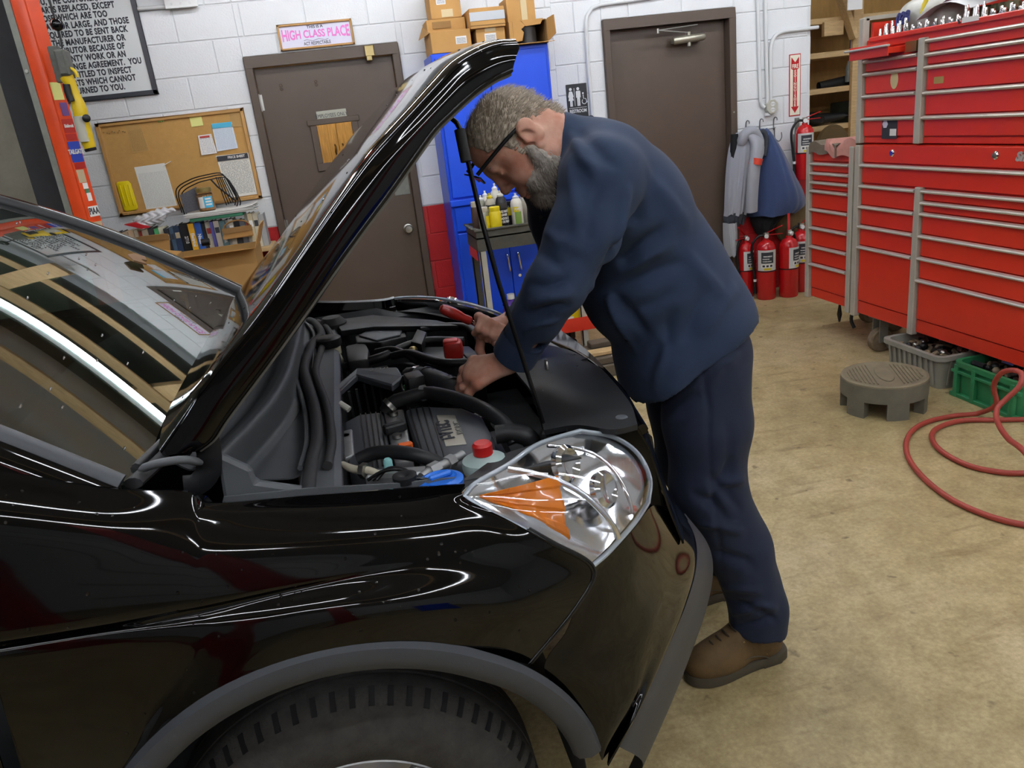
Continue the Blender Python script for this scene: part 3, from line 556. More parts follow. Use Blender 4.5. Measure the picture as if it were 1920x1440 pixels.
mk('coat_body', drape('', '', [(1.275, 3.175, 3.245, .05), (1.24, 3.16, 3.27, .1), (1.1, 3.135, 3.36, .16), (.9, 3.1, 3.47, .2), (.75, 3.08, 3.555, .2), (.66, 3.07, 3.57, .18), (.62, 3.075, 3.5, .17)], 0, 0, seed=8, amp=.009, fr=6), 'cloth_navy', t, smooth=60)
mk('collar', G().tube(cr([(3.12, D-.12, 1.24), (3.15, D-.15, 1.26), (3.175, D-.15, 1.2), (3.15, D-.16, 1.08)], 12), .018, n=8), 'cloth_dark', t, smooth=60)
mk('lining', drape('', '', [(.64, 3.09, 3.5, .1), (.55, 3.11, 3.32, .1), (.48, 3.14, 3.26, .09)], 0, 0, seed=5), 'cloth_black', t, smooth=60)
t = thing('cloth_bundle', 'brown cloth bundle hanging below the navy jacket', 'clothing', (3.45, D-.05, .4)); mk('cloth_body', drape('', '', [(.68, 3.32, 3.6, .06), (.55, 3.3, 3.6, .1), (.42, 3.33, 3.6, .1), (.36, 3.38, 3.58, .08)], 0, 0, seed=9), 'cloth_brown', t, smooth=60)
tag(mk('rolled_cloth', G().tube([(2.955, D-.06, .7), (2.955, D-.06, 1.05), (2.96, D-.06, 1.262)], [.03, .034, .028], n=10), 'cloth_black', smooth=60), 'dark rolled cloth standing between the brown door and the grey jacket', 'cloth')
# ================================================================ fire extinguishers
mat('ext_red', 'b81418', .25, coat=.4); mat('ext_label', 'cfcfcb', .4); mat('ext_grey', '6e7072', .5)
print_mat('ext_print', 'c9c9c6', '4a4a4a', 14, 5, .6)
def extinguisher(c, H_, r, lb, face=(-.4, -1, 0), hose_side=-1, group=None, lever=(.7, -.2, .3), wall_=False):
    c = A(c, float); t = thing('fire_extinguisher', lb, 'fire extinguisher', c, group); f = nrm(face); s = np.cross(f, (0, 0, 1))*hose_side*-1
    mk('cylinder', G().lathe([(r*.9, 0), (r, .012), (r, H_*.74), (r*.93, H_*.79), (r*.7, H_*.84), (r*.34, H_*.87), (r*.3, H_*.9)], c, n=28), 'ext_red', t, smooth=40)
    # label wraps the front third
    N = [[c+(r+.0012)*(f*math.cos(a)+np.cross((0, 0, 1), f)*math.sin(a))+A((0, 0, z)) for a in np.linspace(-1.05, 1.05, 13)] for z in np.linspace(H_*.44, H_*.74, 4)]
    lab = mk('label', slab(A(N), .0006), 'ext_label', t, smooth=50)
    def band(z0_, z1_, m_, a0=-.62, a1=.62): return mk('label_print', slab(A([[c+(r+.0022)*(f*math.cos(a)+np.cross((0, 0, 1), f)*math.sin(a))+A((0, 0, z)) for a in np.linspace(a0, a1, 9)] for z in (H_*z0_, H_*z1_)]), .0005), m_, lab, smooth=50)
    band(.55, .71, 'ink'); band(.57, .585, 'ext_label', -.5, .4); band(.605, .62, 'ext_label', -.5, .2); band(.64, .66, 'ext_label', -.4, .5); band(.485, .535, 'paper'); band(.495, .525, 'ink', -.5, -.25); band(.495, .525, 'ink', -.12, .12); band(.495, .525, 'ink', .25, .5); band(.45, .48, mat('ext_yellow', 'd8c22a', .5) if 'ext_yellow' not in MATS else 'ext_yellow', -.35, .35)
    top = c+A((0, 0, H_*.9)); vl = mk('valve', G().cyl(top, top+A((0, 0, H_*.05)), r*.26, n=12).box(top-A((r*.25, r*.2, -H_*.03)), top+A((r*.25, r*.2, H_*.08))), 'steel', t, bevel=.003)
    lv = A(lever); L_ = .13
    mk('lever', G().bar(top+A((0, 0, H_*.07)), top+A((0, 0, H_*.07))+nrm(lv)*L_, .018, .005), 'ext_red', vl, bevel=.001)
    mk('carry_handle', G().bar(top+A((0, 0, H_*.045)), top+A((0, 0, H_*.045))+nrm(lv*A((1, 1, .0)))*L_*.95, .018, .005), 'ext_red', vl, bevel=.001)
    mk('gauge', G().cyl(top+f*r*.2+A((0, 0, H_*.03)), top+f*r*.42+A((0, 0, H_*.03)), .016, n=14), 'white', vl)
    hp = cr([top+A((0, 0, H_*.03)), top+s*.05+A((0, 0, H_*.035)), top+s*(r+.03)-A((0, 0, .05)), c+s*(r+.022)+A((0, 0, H_*.5)), c+s*(r+.012)+f*.01+A((0, 0, H_*.28))], 22)
    hs = mk('hose', G().tube(hp, .0095, n=8), 'black', t, smooth=60); q = hp[-1]
    mk('nozzle', G().tube([q, q-A((0, 0, .04)), q-A((0, 0, .1))], [.011, .009, .016], n=10), 'black', hs, smooth=50); mk('collar_ring', G().cyl(q-A((0, 0, .006)), q+A((0, 0, .012)), .0115, n=10), 'white', hs)
    mk('strap', G().lathe([(r+.002, H_*.42), (r+.002, H_*.435)], c, n=24, caps=False), 'black', t)
    return t
e = extinguisher((3.515, D-.115, .86), .47, .066, 'fire extinguisher mounted on the wall under the arrow sign', face=(-.3, -1, 0), lever=(.9, -.1, .25))
mk('bracket', G().box((3.49, D-.05, .95), (3.54, D, 1.2)).box((3.5, D-.02, 1.2), (3.53, D, 1.32)), 'grey_steel', e)
extinguisher((3.105, 5.44, 0), .53, .074, 'left front fire extinguisher on the floor below the jackets, hose at its left', lever=(.8, -.3, .35), group='extinguishers standing on the floor')
extinguisher((3.275, 5.40, 0), .53, .072, 'right front fire extinguisher on the floor, hose hanging over its front', face=(.6, -1, 0), hose_side=1, lever=(.1, .2, .9), group='extinguishers standing on the floor')
extinguisher((3.44, 5.5, 0), .55, .078, 'rear fire extinguisher partly hidden behind the side cabinet', face=(-.1, -1, 0), lever=(.4, -.2, .4), group='extinguishers standing on the floor')
extinguisher((3.02, 5.6, 0), .5, .06, 'rear fire extinguisher half hidden behind the grey jacket', face=(.3, -1, 0), lever=(-.4, -.2, .4), group='extinguishers standing on the floor')
# ================================================================ blue cabinet with cartons on top
t = thing('steel_cabinet', 'tall bright blue steel cabinet between the brown doors', 'cabinet', (1.08, 5.48, 0))
cx0, cx1, cy0, cy1, cz = .69, 1.467, 5.28, 5.685, 2.005
g = G().box((cx0, cy0+.02, .04), (cx1, cy1, cz)); mk('carcass', g, 'blue_cab', t, bevel=.004)
xs = (cx0+cx1)/2; xs = aY(922, 170, cy0)[0]
for a, b in [(cx0+.02, xs-.002), (xs+.002, cx1-.02)]: mk('upper_door', G().box((a, cy0, 1.1), (b, cy0+.022, cz-.025)), 'blue_cab', t, bevel=.004)
mk('mid_rail', G().box((cx0-.006, cy0-.012, 1.045), (cx1+.006, cy0+.03, 1.085)), 'blue_cab', t, bevel=.004)
for a, b in [(cx0+.02, xs-.002), (xs+.002, cx1-.02)]: mk('drawer', G().box((a, cy0, .875), (b, cy0+.022, 1.035)), 'blue_cab', t, bevel=.004)
for i, (a, b) in enumerate([(cx0+.02, xs-.002), (xs+.002, cx1-.02)]):
    dr = mk('lower_door', G().box((a, cy0, .1), (b, cy0+.022, .86)), 'blue_cab', t, bevel=.004)
    p0, p1 = ((951, 478), (957, 508)) if i == 0 else ((971, 474), (978, 505)); p0, p1 = aY(*p0, cy0-.03), aY(*p1, cy0-.03)
    mk('handle', G().tube(cr([p0+A((0, .03, 0)), p0, p1, p1+A((0, .03, 0))], 12), .007, n=8), 'chrome', dr, smooth=60)
    if i: q = aY(975, 516, cy0-.008); mk('lock', G().cyl(q, q+A((0, .01, 0)), .011, n=14), 'chrome', dr)
mk('plinth', G().box((cx0+.02, cy0+.04, 0), (cx1-.02, cy1-.02, .045)), 'black', t)
mat('tape', 'c9b58a', .25); mat('tape_grey', 'b8bcc0', .15); print_mat('ship_label', 'e4e4e2', '70757a', 12, 4, .6)
def carton(lb, x0, x1, y0, y1, z0, z1, label_at=None, top=True, cat='cardboard box', mt='card', lab_size=(.07, .045)):
    t = thing('cardboard_box', lb, cat, ((x0+x1)/2, (y0+y1)/2, z0), 'cartons on the blue cabinet'); w = .006
    g = G()
    if top: g.box((x0, y0, z0), (x1, y1, z1))
    else:
        g.box((x0, y0, z0), (x1, y1, z0+w)); g.box((x0, y0, z0+w), (x0+w, y1, z1)); g.box((x1-w, y0, z0+w), (x1, y1, z1)); g.box((x0+w, y0, z0+w), (x1-w, y0+w, z1)); g.box((x0+w, y1-w, z0+w), (x1-w, y1, z1))
    mk('carton_body', g, mt, t, bevel=.0025)
    if label_at: u, v = label_at; mk('label', G().box((u, y0-.001, v), (u+lab_size[0], y0+.001, v+lab_size[1])), 'ship_label', t)
    return t
yb = 5.30; P = lambda px, py: aY(px, py, yb)[[0, 2]]
z0 = cz+.001
t = carton('torn open carton at the left, below another box on the blue cabinet', .705, .965, yb, 5.62, z0, 2.135, (.865, 2.05))
mk('back_panel', G().box((.703, yb+.09, 2.135), (.955, yb+.30, 2.215)), 'card', t, bevel=.003); mk('torn_slot', G().box((.74, yb+.084, 2.16), (.86, yb+.091, 2.2)), 'card_dark', t); mk('flap', G().prism([(.705, yb, 2.13), (.70, yb+.3, 2.2), (.66, yb+.28, 2.12)], (.003, 0, 0)), 'card', t)
t = carton('carton with a white label on top of the torn left box', .742, .94, 5.40, 5.62, 2.217, 2.42, (.785, 2.30), lab_size=(.06, .07)); mk('tape_patch', G().box((.81, 5.398, 2.225), (.885, 5.4, 2.27)), 'tape', t)
t = carton('plain carton in the middle row with tape and a label', 1.0, 1.19, yb, 5.6, z0, 2.125, (1.055, 2.045), lab_size=(.075, .05)); mk('tape_strip', G().box((1.06, yb-.0015, 2.105), (1.13, yb+.001, 2.126)), 'tape', t)
t = carton('flat carton with grey tape over its lid in the middle of the row', .968, 1.195, yb-.02, 5.6, 2.127, 2.245); mk('tape_strip', G().box((.967, yb-.0225, 2.17), (1.196, yb-.0195, 2.222)), 'tape_grey', t, bevel=.001); mk('lid_seam', G().box((.966, yb-.0222, 2.142), (1.197, yb-.0195, 2.146)), 'card_dark', t)
t = carton('open carton lying on its side at the right end of the cabinet', 1.22, 1.245, yb, 5.6, z0+.02, 2.15)
g = G().box((1.22, yb, z0), (1.475, 5.6, z0+.006)).box((1.22, yb+.02, 2.145), (1.475, 5.6, 2.151)).box((1.469, yb, z0+.006), (1.475, 5.6, 2.145)).box((1.22, 5.594, z0+.006), (1.469, 5.6, 2.145)); mk('shell', g, 'card_dark', t)
mk('lower_flap', G().prism([(1.21, yb+.002, z0+.004), (1.485, yb+.002, z0+.004), (1.50, yb-.06, z0-.012+.012), (1.2, yb-.06, z0)], (0, 0, .004)), 'card', t); mk('side_flap', G().prism([(1.475, yb, z0+.01), (1.475, yb, 2.15), (1.50, yb-.08, 2.16), (1.505, yb-.08, 2.05)], (.004, 0, 0)), 'card', t); mk('torn_panel', G().prism([(1.245, yb, z0+.02), (1.30, yb, z0+.025), (1.315, yb, 2.08), (1.30, yb, 2.1), (1.33, yb, 2.12), (1.30, yb, 2.148), (1.245, yb, 2.15)], (0, .004, 0)), 'card', t); mk('top_panel', G().prism([(1.3, yb-.002, 2.153), (1.45, yb-.002, 2.153), (1.43, yb-.002, 2.12), (1.33, yb-.002, 2.115)], (0, .004, 0)), 'card', t); mk('inner_can', G().lathe([(.06, 0), (.06, .1), (.05, .11)], (1.36, yb+.1, z0+.008), n=20), mat('dark_grey', '3a3836', .4), t, smooth=40)
t = carton('small carton with clear tape above the open box', 1.235, 1.425, 5.38, 5.6, 2.152, 2.30); mk('tape_strip', G().box((1.33, 5.378, 2.153), (1.37, 5.38, 2.3)), 'tape', t)
_tens = ['', '', 'twenty', 'thirty', 'forty']; _ord = ['', 'first', 'second', 'third', 'fourth', 'fifth', 'sixth', 'seventh', 'eighth', 'ninth', 'tenth', 'eleventh', 'twelfth', 'thirteenth', 'fourteenth', 'fifteenth', 'sixteenth', 'seventeenth', 'eighteenth', 'nineteenth']
ORDS = [(_ord[i] if i < 20 else (_tens[i//10][:-1]+'ieth' if i % 10 == 0 else _tens[i//10]+'-'+_ord[i % 10])) for i in range(1, 50)]
# ================================================================ red tool chests along the right side (drawer fronts face -X)
XT = 2.9
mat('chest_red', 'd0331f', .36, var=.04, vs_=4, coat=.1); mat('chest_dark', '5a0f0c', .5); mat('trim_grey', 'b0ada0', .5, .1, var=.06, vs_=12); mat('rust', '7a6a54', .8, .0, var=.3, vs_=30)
zt = lambda px, py: aX(px, py, XT)[2]
def drawers(t, ya, yb, zs, zb, proud=.012, handles=True, gap=.004):
    """column of drawers between ya (far) and yb (near); zs = heights of the handle strips from the top; zb = bottom of the last one"""
    zs = list(zs)+[zb]; out = []
    for i in range(len(zs)-1):
        z1, z0 = zs[i], zs[i+1]+gap
        d = mk('drawer', G().box((XT-proud, yb+.004, z0), (XT+.02, ya-.004, z1)), 'chest_red', t, bevel=.003); out.append(d)
        h = z1-.004; g = G().prism([(XT-.001-proud, ya-.002, h-.016), (XT-.03, ya-.002, h-.013), (XT-.034, ya-.002, h-.006), (XT-.03, ya-.002, h), (XT-.001-proud, ya-.002, h+.004)], (0, yb-ya+.004, 0)); mk('handle_strip', g, 'alu', d)
    return out
def caster(t, x, y, z, r=.072, side=-1):
    c = mk('caster_plate', G().box((x-.05, y-.05, z-.012), (x+.05, y+.05, z)).box((x-.03, y-.034, .06), (x+.03, y-.028, z-.01)).box((x-.03, y+.028, .05), (x+.03, y+.034, z-.01)), 'grey_steel', t, bevel=.002)
    mk('wheel', G().lathe([(.02, -.024), (r*.9, -.024), (r, -.018), (r, .018), (r*.9, .024), (.02, .024)], (x, y, r), (0, 1, 0), n=24), 'rust', c, smooth=35)
    mk('axle', G().cyl((x, y-.04, r), (x, y+.04, r), .009, n=10), 'steel', c)
    mk('brake_lever', G().prism([(x-.01, y-.038, r+.03), (x+.03, y-.038, r+.02), (x+.05, y-.038, .03), (x+.03, y-.038, .02)], (0, .006, 0)), 'grey_steel', c)
def posts(t, ys, z0, z1, w=.042):
    for y in ys: mk('corner_post', G().box((XT-.03, y-w/2, z0), (XT+.01, y+w/2, z1)), 'trim_grey', t, bevel=.004)
# main roll cabinet
Z0, ZS = .222, 1.208; Y0, Y1 = 4.055, 2.66
t = thing('roll_cabinet', 'wide red rolling tool cabinet under the upper red chest', 'tool cabinet', (3.2, 3.35, 0))
mk('cabinet_body', G().box((XT+.004, Y1, Z0), (XT+.52, Y0, ZS-.002)), 'chest_red', t, bevel=.004)
yp = 3.548; posts(t, (4.035,), Z0-.015, ZS-.005); posts(t, (yp-.012,), Z0-.012, zt(1726, 350)); posts(t, (2.68,), Z0, ZS-.005)
top = mk('top_panel', G().box((XT-.012, Y1+.045, zt(1622, 306)+.008), (XT+.02, Y0-.045, ZS-.006)), 'chest_red', t, bevel=.003)
for px, py in ((1674, 287), (1868, 291)): q = aX(px, py, XT-.012); mk('lock', G().lathe([(.019, 0), (.019, .006), (.013, .011), (0, .011)], q, (-1, 0, 0), n=16), 'chrome', top, smooth=40)
q = aX(1908, 294, XT-.013); text('lettering', 'Snap-on', .052, (q[0], q[1]+.008, q[2]), (0, -1, 0), (0, 0, 1), 'alu', top, off=.003, align='LEFT', ex=.003, shear=.3)
drawers(t, 4.012, 2.70, [zt(1622, 306)], zt(1622, 343))
drawers(t, 4.012, 3.56, [zt(1619, y) for y in (345, 384, 421, 460)], zt(1619, 565))
drawers(t, 3.512, 2.70, [zt(1733, y) for y in (354, 376, 397, 439, 481, 523)], zt(1727, 600))
mk('kick_panel', G().box((XT-.006, 3.56, Z0+.004), (XT+.01, 4.012, zt(1619, 565)-.002)), 'chest_red', t, bevel=.002); mk('kick_panel', G().box((XT-.006, 2.7, Z0+.004), (XT+.01, 3.512, zt(1727, 600)-.002)), 'chest_red', t, bevel=.002)
caster(t, XT+.07, 3.90, Z0); caster(t, XT+.45, 3.95, Z0); caster(t, XT+.07, 2.75, Z0); caster(t, XT+.45, 2.75, Z0)
# upper chest
t = thing('upper_tool_chest', 'red upper tool chest with open top tray standing on the wide cabinet', 'tool chest', (3.15, 3.35, ZS))
ZU = 1.745
mk('chest_body', G().box((XT+.004, 2.67, ZS+.003), (XT+.46, 4.05, ZU-.045)), 'chest_red', t, bevel=.004)
g = G().box((XT-.004, 2.67, ZU-.045), (XT+.02, 4.05, ZU)).box((XT+.43, 2.67, ZU-.045), (XT+.46, 4.05, ZU)).box((XT+.02, 2.67, ZU-.045), (XT+.43, 2.69, ZU)).box((XT+.02, 4.02, ZU-.045), (XT+.43, 4.05, ZU)); mk('tray_rim', g, 'chest_red', t, bevel=.003)
mk('lid', G().box((XT+.44, 2.67, ZU), (XT+.5, 4.05, ZU+.34)).box((XT+.04, 4.03, ZU), (XT+.44, 4.05, ZU+.09)), 'chest_red', t, bevel=.004)
mk('front_lip', G().box((XT-.022, 2.67, ZU-.012), (XT+.002, 3.98, ZU+.012)), 'chest_red', t, bevel=.004)
posts(t, (4.035,), ZS+.005, 1.86, .04); posts(t, (3.568,), ZS+.005, zt(1735, 70), .044); posts(t, (2.68,), ZS+.005, ZU, .044)
mk('lid_stay', G().bar((XT-.012, 4.03, 1.855), (XT+.3, 4.03, 1.86), .03, .02), 'trim_grey', t)
drawers(t, 4.012, 3.595, [zt(1622, y) for y in (113, 137, 178, 220)], zt(1622, 256))
dr = mk('drawer', G().box((XT-.105, 3.72, zt(1622, 108)), (XT+.02, 4.0, zt(1622, 98))).box((XT-.115, 3.7, zt(1622, 112)), (XT-.105, 4.01, zt(1622, 92)+.01)), 'chest_red', t, bevel=.002, label='red drawer left pulled out'); mk('handle_strip', G().box((XT-.135, 3.68, zt(1622, 96)), (XT-.113, 4.03, zt(1622, 92))), 'alu', dr, bevel=.003); mk('slide', G().box((XT-.03, 3.60, zt(1622, 110)), (XT+.01, 3.68, zt(1622, 92))), 'brass', dr)
dq = drawers(t, 3.54, 2.70, [zt(1743, y) for y in (72, 98, 122, 170, 216)], zt(1739, 256))
q = aX(1677, 149, XT-.0125); g = G().prism([(q[0], q[1]+.03*math.cos(a), q[2]+.047*math.sin(a)) for a in np.arange(20)*math.pi/10], (-.001, 0, 0)); mk('round_sticker', g, mat('sticker_cream', 'cfc492', .5), t)
q = aX(1668, 238, XT-.0125); st = mk('sticker', G().box((q[0]-.001, q[1]-.06, q[2]-.06), (q[0], q[1]+.06, q[2]+.05)), 'ink', t); mk('sticker_field', G().box((q[0]-.002, q[1]-.055, q[2]-.045), (q[0]-.001, q[1]-.005, q[2]-.01)), 'paper', st); mk('sticker_emblem', G().prism([(q[0]-.002, q[1]+.035+.022*math.cos(a), q[2]+.015+.022*math.sin(a)) for a in np.arange(6)*math.pi/3], (.001, 0, 0)), 'lavender', st)
q = aX(1761, 150, XT-.0125); mk('sticker', G().box((q[0]-.001, q[1]-.03, q[2]-.016), (q[0], q[1]+.035, q[2]+.016)), mat('sticker_tan', 'a08a4e', .5), t)
q = aX(1818, 36, XT-.024); st = mk('badge', G().box((q[0]-.001, q[1]-.055, q[2]-.011), (q[0], q[1]+.045, q[2]+.011)), 'paper', t); mk('badge_arrow', G().prism([(q[0]-.001, q[1]+.05, q[2]-.008), (q[0]-.001, q[1]+.075, q[2]+.014), (q[0]-.001, q[1]+.065, q[2]-.012)], (.001, 0, 0)), 'ink', st)
mk('base_band', G().box((XT-.004, 2.7, ZS+.006), (XT+.01, 4.01, zt(1622, 256)-.004)), 'chest_red', t, bevel=.002)
# sockets standing in the tray front
_sk = {}
for i in range(46):
    y = 3.955-.0255*i; r = .0085+.003*((i*7) % 3)/2; h = .05+.028*((i*5) % 4)/3 if i < 9 or 22 < i < 28 else .03+.02*((i*3) % 5)/4
    k = (round(r, 4), round(h, 3))
    if k not in _sk: _sk[k] = mkmesh('socket', G().lathe([(r*.96, 0), (r, .004), (r, h*.5), (r*.8, h*.55), (r*.8, h-.002), (r*.74, h), (r*.5, h), (r*.5, h-.01), (0, h-.01)], (0, 0, 0), n=10, caps=False), 'chrome', smooth=40, center=(0, 0, 0))[0]
    o = link('socket', _sk[k], (XT+.03+.012*(i % 2), y, ZU-.0), None); tag(o, '%s chrome socket from the left in the row along the open chest tray' % ORDS[i], 'socket', 'sockets in the tray front')
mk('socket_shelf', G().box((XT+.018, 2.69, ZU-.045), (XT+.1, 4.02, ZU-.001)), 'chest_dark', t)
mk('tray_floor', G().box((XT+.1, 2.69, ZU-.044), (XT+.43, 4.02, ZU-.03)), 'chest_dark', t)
# bags and papers in the tray
def lump(lo, hi, pts, k, h=.008, it=3):
    s = SDF(lo, hi, h)
    for p, r in pts: s.ell(p, r, k=k)
    P, Fq = s.mesh(); return smooth_mesh(P, Fq, it), Fq
q = aX(1720, 20, XT+.12)
t = thing('white_bag', 'worn white printed plastic bag lying in the open chest tray', 'bag', (XT+.25, q[1], ZU))
P_, Fq = lump((XT+.06, q[1]-.3, ZU-.06), (XT+.42, q[1]+.28, ZU+.26), [((XT+.24, q[1]+.0, ZU+.07), (.12, .2, .1)), ((XT+.2, q[1]+.1, ZU+.1), (.09, .08, .07)), ((XT+.22, q[1]-.16, ZU+.06), (.1, .09, .08))], .05); P_[:, 2] = np.maximum(P_[:, 2], ZU-.028)
mk('bag_body', gfrom(P_, Fq), mat('bag_white', 'b9b9b0', .35, var=.1, vs_=14, bump=.2, bs=40), t, smooth=60)
q = aX(1697, 33, XT+.1); text('lettering', '028', .085, (XT+.085, q[1], q[2]-.005), (0, -1, .08), (0.25, .08, 1), mat('ink_blue', '2a2f6a', .5), t, off=.004, sx=.75, ex=.004)
q = aX(1732, 12, XT+.07); t2 = tag(mk('yellow_blue_wrapper', G().prism([(XT+.075, q[1]+.03, q[2]-.03), (XT+.075, q[1]-.045, q[2]+.05), (XT+.085, q[1]-.01, q[2]+.07), (XT+.085, q[1]+.035, q[2]+.01)], (.006, 0, 0)), 'yellow'), 'small yellow wrapper sticking up from the white bag', 'wrapper')
q = aX(1775, 12, XT+.1); N = [[(XT+.06+.2*v, q[1]+.16-.36*u, ZU+.055+.055*math.sin(u*3.0)+.03*v) for u in np.linspace(0, 1, 12)] for v in np.linspace(0, 1, 6)]
tag(mk('paper_sheet', slab(A(N), .002), 'white', smooth=60), 'curved white sheet lying over the sockets in the chest tray', 'paper')
N = [[(XT+.14+.2*v, q[1]+.1-.4*u, ZU+.09+.055*math.sin(u*2.6)+.03*v) for u in np.linspace(0, 1, 12)] for v in np.linspace(0, 1, 6)]
tag(mk('dark_cloth', slab(A(N), .02), mat('plum', '5a3a44', .8), smooth=60), 'dark red cloth bundle behind the curved white sheet', 'cloth')
for i in range(7):
    q = aX(1835+13*i, 8-2*i, XT+.22); tag(mk('brass_fitting', G().lathe([(.014, 0), (.014, .06), (.02, .065), (.02, .09), (.01, .1)], (XT+.2, q[1], ZU-.028), n=10), mat('olive', '5d5a42', .5, .4) if i == 0 else 'olive', smooth=40), '%s olive metal fitting from the left behind the sockets' % ORDS[i], 'fitting', 'fittings in the tray')
# side cabinet
t = thing('side_cabinet', 'narrow red side tool cabinet with eight drawers, left of the wide one', 'tool cabinet', (3.1, 4.3, 0))
SA, SB = 4.545, 4.075; SZ = 1.19
mk('cabinet_body', G().box((XT+.004, SB, Z0+.01), (XT+.45, SA, SZ)), 'chest_red', t, bevel=.004); posts(t, (4.522,), Z0+.005, SZ+.005, .04); posts(t, (4.09,), Z0-.01, SZ+.005, .04)
drawers(t, 4.5, 4.115, [zt(1524, y) for y in (303, 321, 338, 354, 389, 423, 458, 491)], zt(1524, 538)); mk('kick_panel', G().box((XT-.006, 4.115, Z0+.014), (XT+.01, 4.5, zt(1524, 538)-.002)), 'chest_red', t, bevel=.002)
mk('top_panel', G().box((XT-.01, 4.115, zt(1524, 303)+.008), (XT+.02, 4.5, SZ-.004)), 'chest_red', t, bevel=.002)
for y in (4.2, 4.45): caster(t, XT+.4, y, Z0+.01)
mk('hanging_strap', G().tube(cr([(XT+.06, 4.14, Z0+.01), (XT+.05, 4.15, .14), (XT+.06, 4.13, .09)], 8), .011, n=8), 'black', t, smooth=60)
mk('hanging_cord', G().tube([(XT+.05, 4.27, Z0+.01), (XT+.05, 4.27, .15), (XT+.05, 4.27, .1)], [.004, .016, .006], n=8), 'black', t, smooth=60)
# rags on the side cabinet
rng = np.random.RandomState(4)
def rag(nm, lb, y0, y1, xf, drop, m_, seed, lift=.0):
    rs = np.random.RandomState(seed); ph = rs.rand(5)*6; N = []
    for v in np.linspace(0, 1, 18):
        row = []
        for u in np.linspace(0, 1, 26):
            y = y0+(y1-y0)*u; L_ = xf-XT+.03; s_ = v*(L_+drop*(1+.25*math.sin(3*u+ph[2])))
            if s_ < L_: x, z = xf-s_, SZ+.012+lift
            else: x, z = XT-.036-.01*math.sin(5*u+ph[3]), SZ+.012-(s_-L_)
            z += .016*abs(math.sin(5*u+ph[0]+2*v))+.01*math.sin(9*u*v+ph[1]); x += .008*math.sin(8*u+ph[4]); row.append((x, y, z))
        N.append(row)
    return tag(mk(nm, slab(A(N), .004), m_, smooth=70), lb, 'rag', 'shop rags')
rag('shop_rag', 'grey brown rag hanging over the front edge of the side cabinet', 4.5, 4.2, 3.15, .075, mat('rag_grey', '6f6456', .95, var=.12, vs_=30), 2)
rag('shop_rag', 'faded pink rag lying on top of the side cabinet', 4.34, 4.06, 3.3, .07, mat('rag_pink', 'b98478', .95, var=.1, vs_=30), 6, .014)
# ================================================================ bins under the chest
def junk(t, lo, hi, z, n_, seed, nm='loose_part'):
    rs = np.random.RandomState(seed); g = G()
    for i in range(n_):
        x, y = lo[0]+(hi[0]-lo[0])*rs.rand(), lo[1]+(hi[1]-lo[1])*rs.rand(); a = rs.rand()*3.1; d = A((math.cos(a), math.sin(a), .3*rs.randn()*.5))*(.03+.05*rs.rand()); p = A((x, y, z+.02*rs.rand())); r = .006+.009*rs.rand(); k = rs.randint(3)
        if k == 0: g.cyl(p-d*.5, p+d*.5, r, n=8, m=rs.randint(3))
        elif k == 1: g.sphere(p, r*1.6, 8, 6, m=rs.randint(3))
        else: g.bar(p-d*.6, p+d*.6, r*2, r, m=rs.randint(3))
    return mk(nm, g, ['steel', 'rust', 'black'], t, smooth=40, kind='stuff')
t = thing('grey_bin', 'grey ribbed plastic bin of scrap parts under the red cabinet', 'bin', (2.93, 3.45, 0))
def basin(x0, x1, y0, y1, h, rim, tp, m_, t, wall=.006):
    def ring(x0, x1, y0, y1, z, r):
        P = []
        for cx, cy, a0 in ((x1-r, y1-r, 0), (x0+r, y1-r, 90), (x0+r, y0+r, 180), (x1-r, y0+r, 270)): P += [(cx+r*math.cos(math.radians(a0+a)), cy+r*math.sin(math.radians(a0+a)), z) for a in (0, 30, 60, 90)]
        return P
    rows = [ring(x0+tp, x1-tp, y0+tp, y1-tp, 0, .03), ring(x0, x1, y0, y1, h-.025, .04), ring(x0-rim, x1+rim, y0-rim, y1+rim, h-.025, .045), ring(x0-rim, x1+rim, y0-rim, y1+rim, h, .045), ring(x0+wall, x1-wall, y0+wall, y1-wall, h, .04), ring(x0+tp+wall, x1-tp-wall, y0+tp+wall, y1-tp-wall, wall, .03)]
    g = G().grid(A(rows), cv=True, flip=True); n_ = len(rows[0]); g.f.append(tuple(range(n_))); g.m.append(0); g.f.append(tuple(5*n_+j for j in range(n_))[::-1]); g.m.append(0); return mk('bin_shell', g, m_, t, smooth=35)
mat('bin_grey', '8f8e84', .5, var=.06, vs_=8); mat('bin_green', '2f7d50', .4, var=.08, vs_=8)
bx0, bx1, by0, by1 = 2.79, 3.17, 3.20, 3.62
sh = basin(bx0, bx1, by0, by1, .185, .018, .018, 'bin_grey', t)
for k in range(9): y = by0+.05+(by1-by0-.1)*k/8; mk('rib', G().bar((bx0+.008, y, .02), (bx0-.006, y, .155), .014, .008, up=(1, 0, 0)), 'bin_grey', sh, bevel=.002)
for k in range(7): x = bx0+.06+(bx1-bx0-.1)*k/6; mk('rib', G().bar((x, by0+.008, .02), (x, by0-.006, .155), .014, .008, up=(0, 1, 0)), 'bin_grey', sh, bevel=.002)
mk('contents_base', G().box((bx0+.03, by0+.03, .03), (bx1-.03, by1-.03, .13)), 'black', t); junk(t, (bx0+.05, by0+.05), (bx1-.05, by1-.05), .135, 70, 3)
t = thing('green_crate', 'green plastic crate of scrap parts at the right edge under the cabinet', 'crate', (2.95, 2.95, 0))
gx0, gx1, gy0, gy1 = 2.82, 3.2, 2.74, 3.13
sh = basin(gx0, gx1, gy0, gy1, .185, .014, .012, 'bin_green', t)
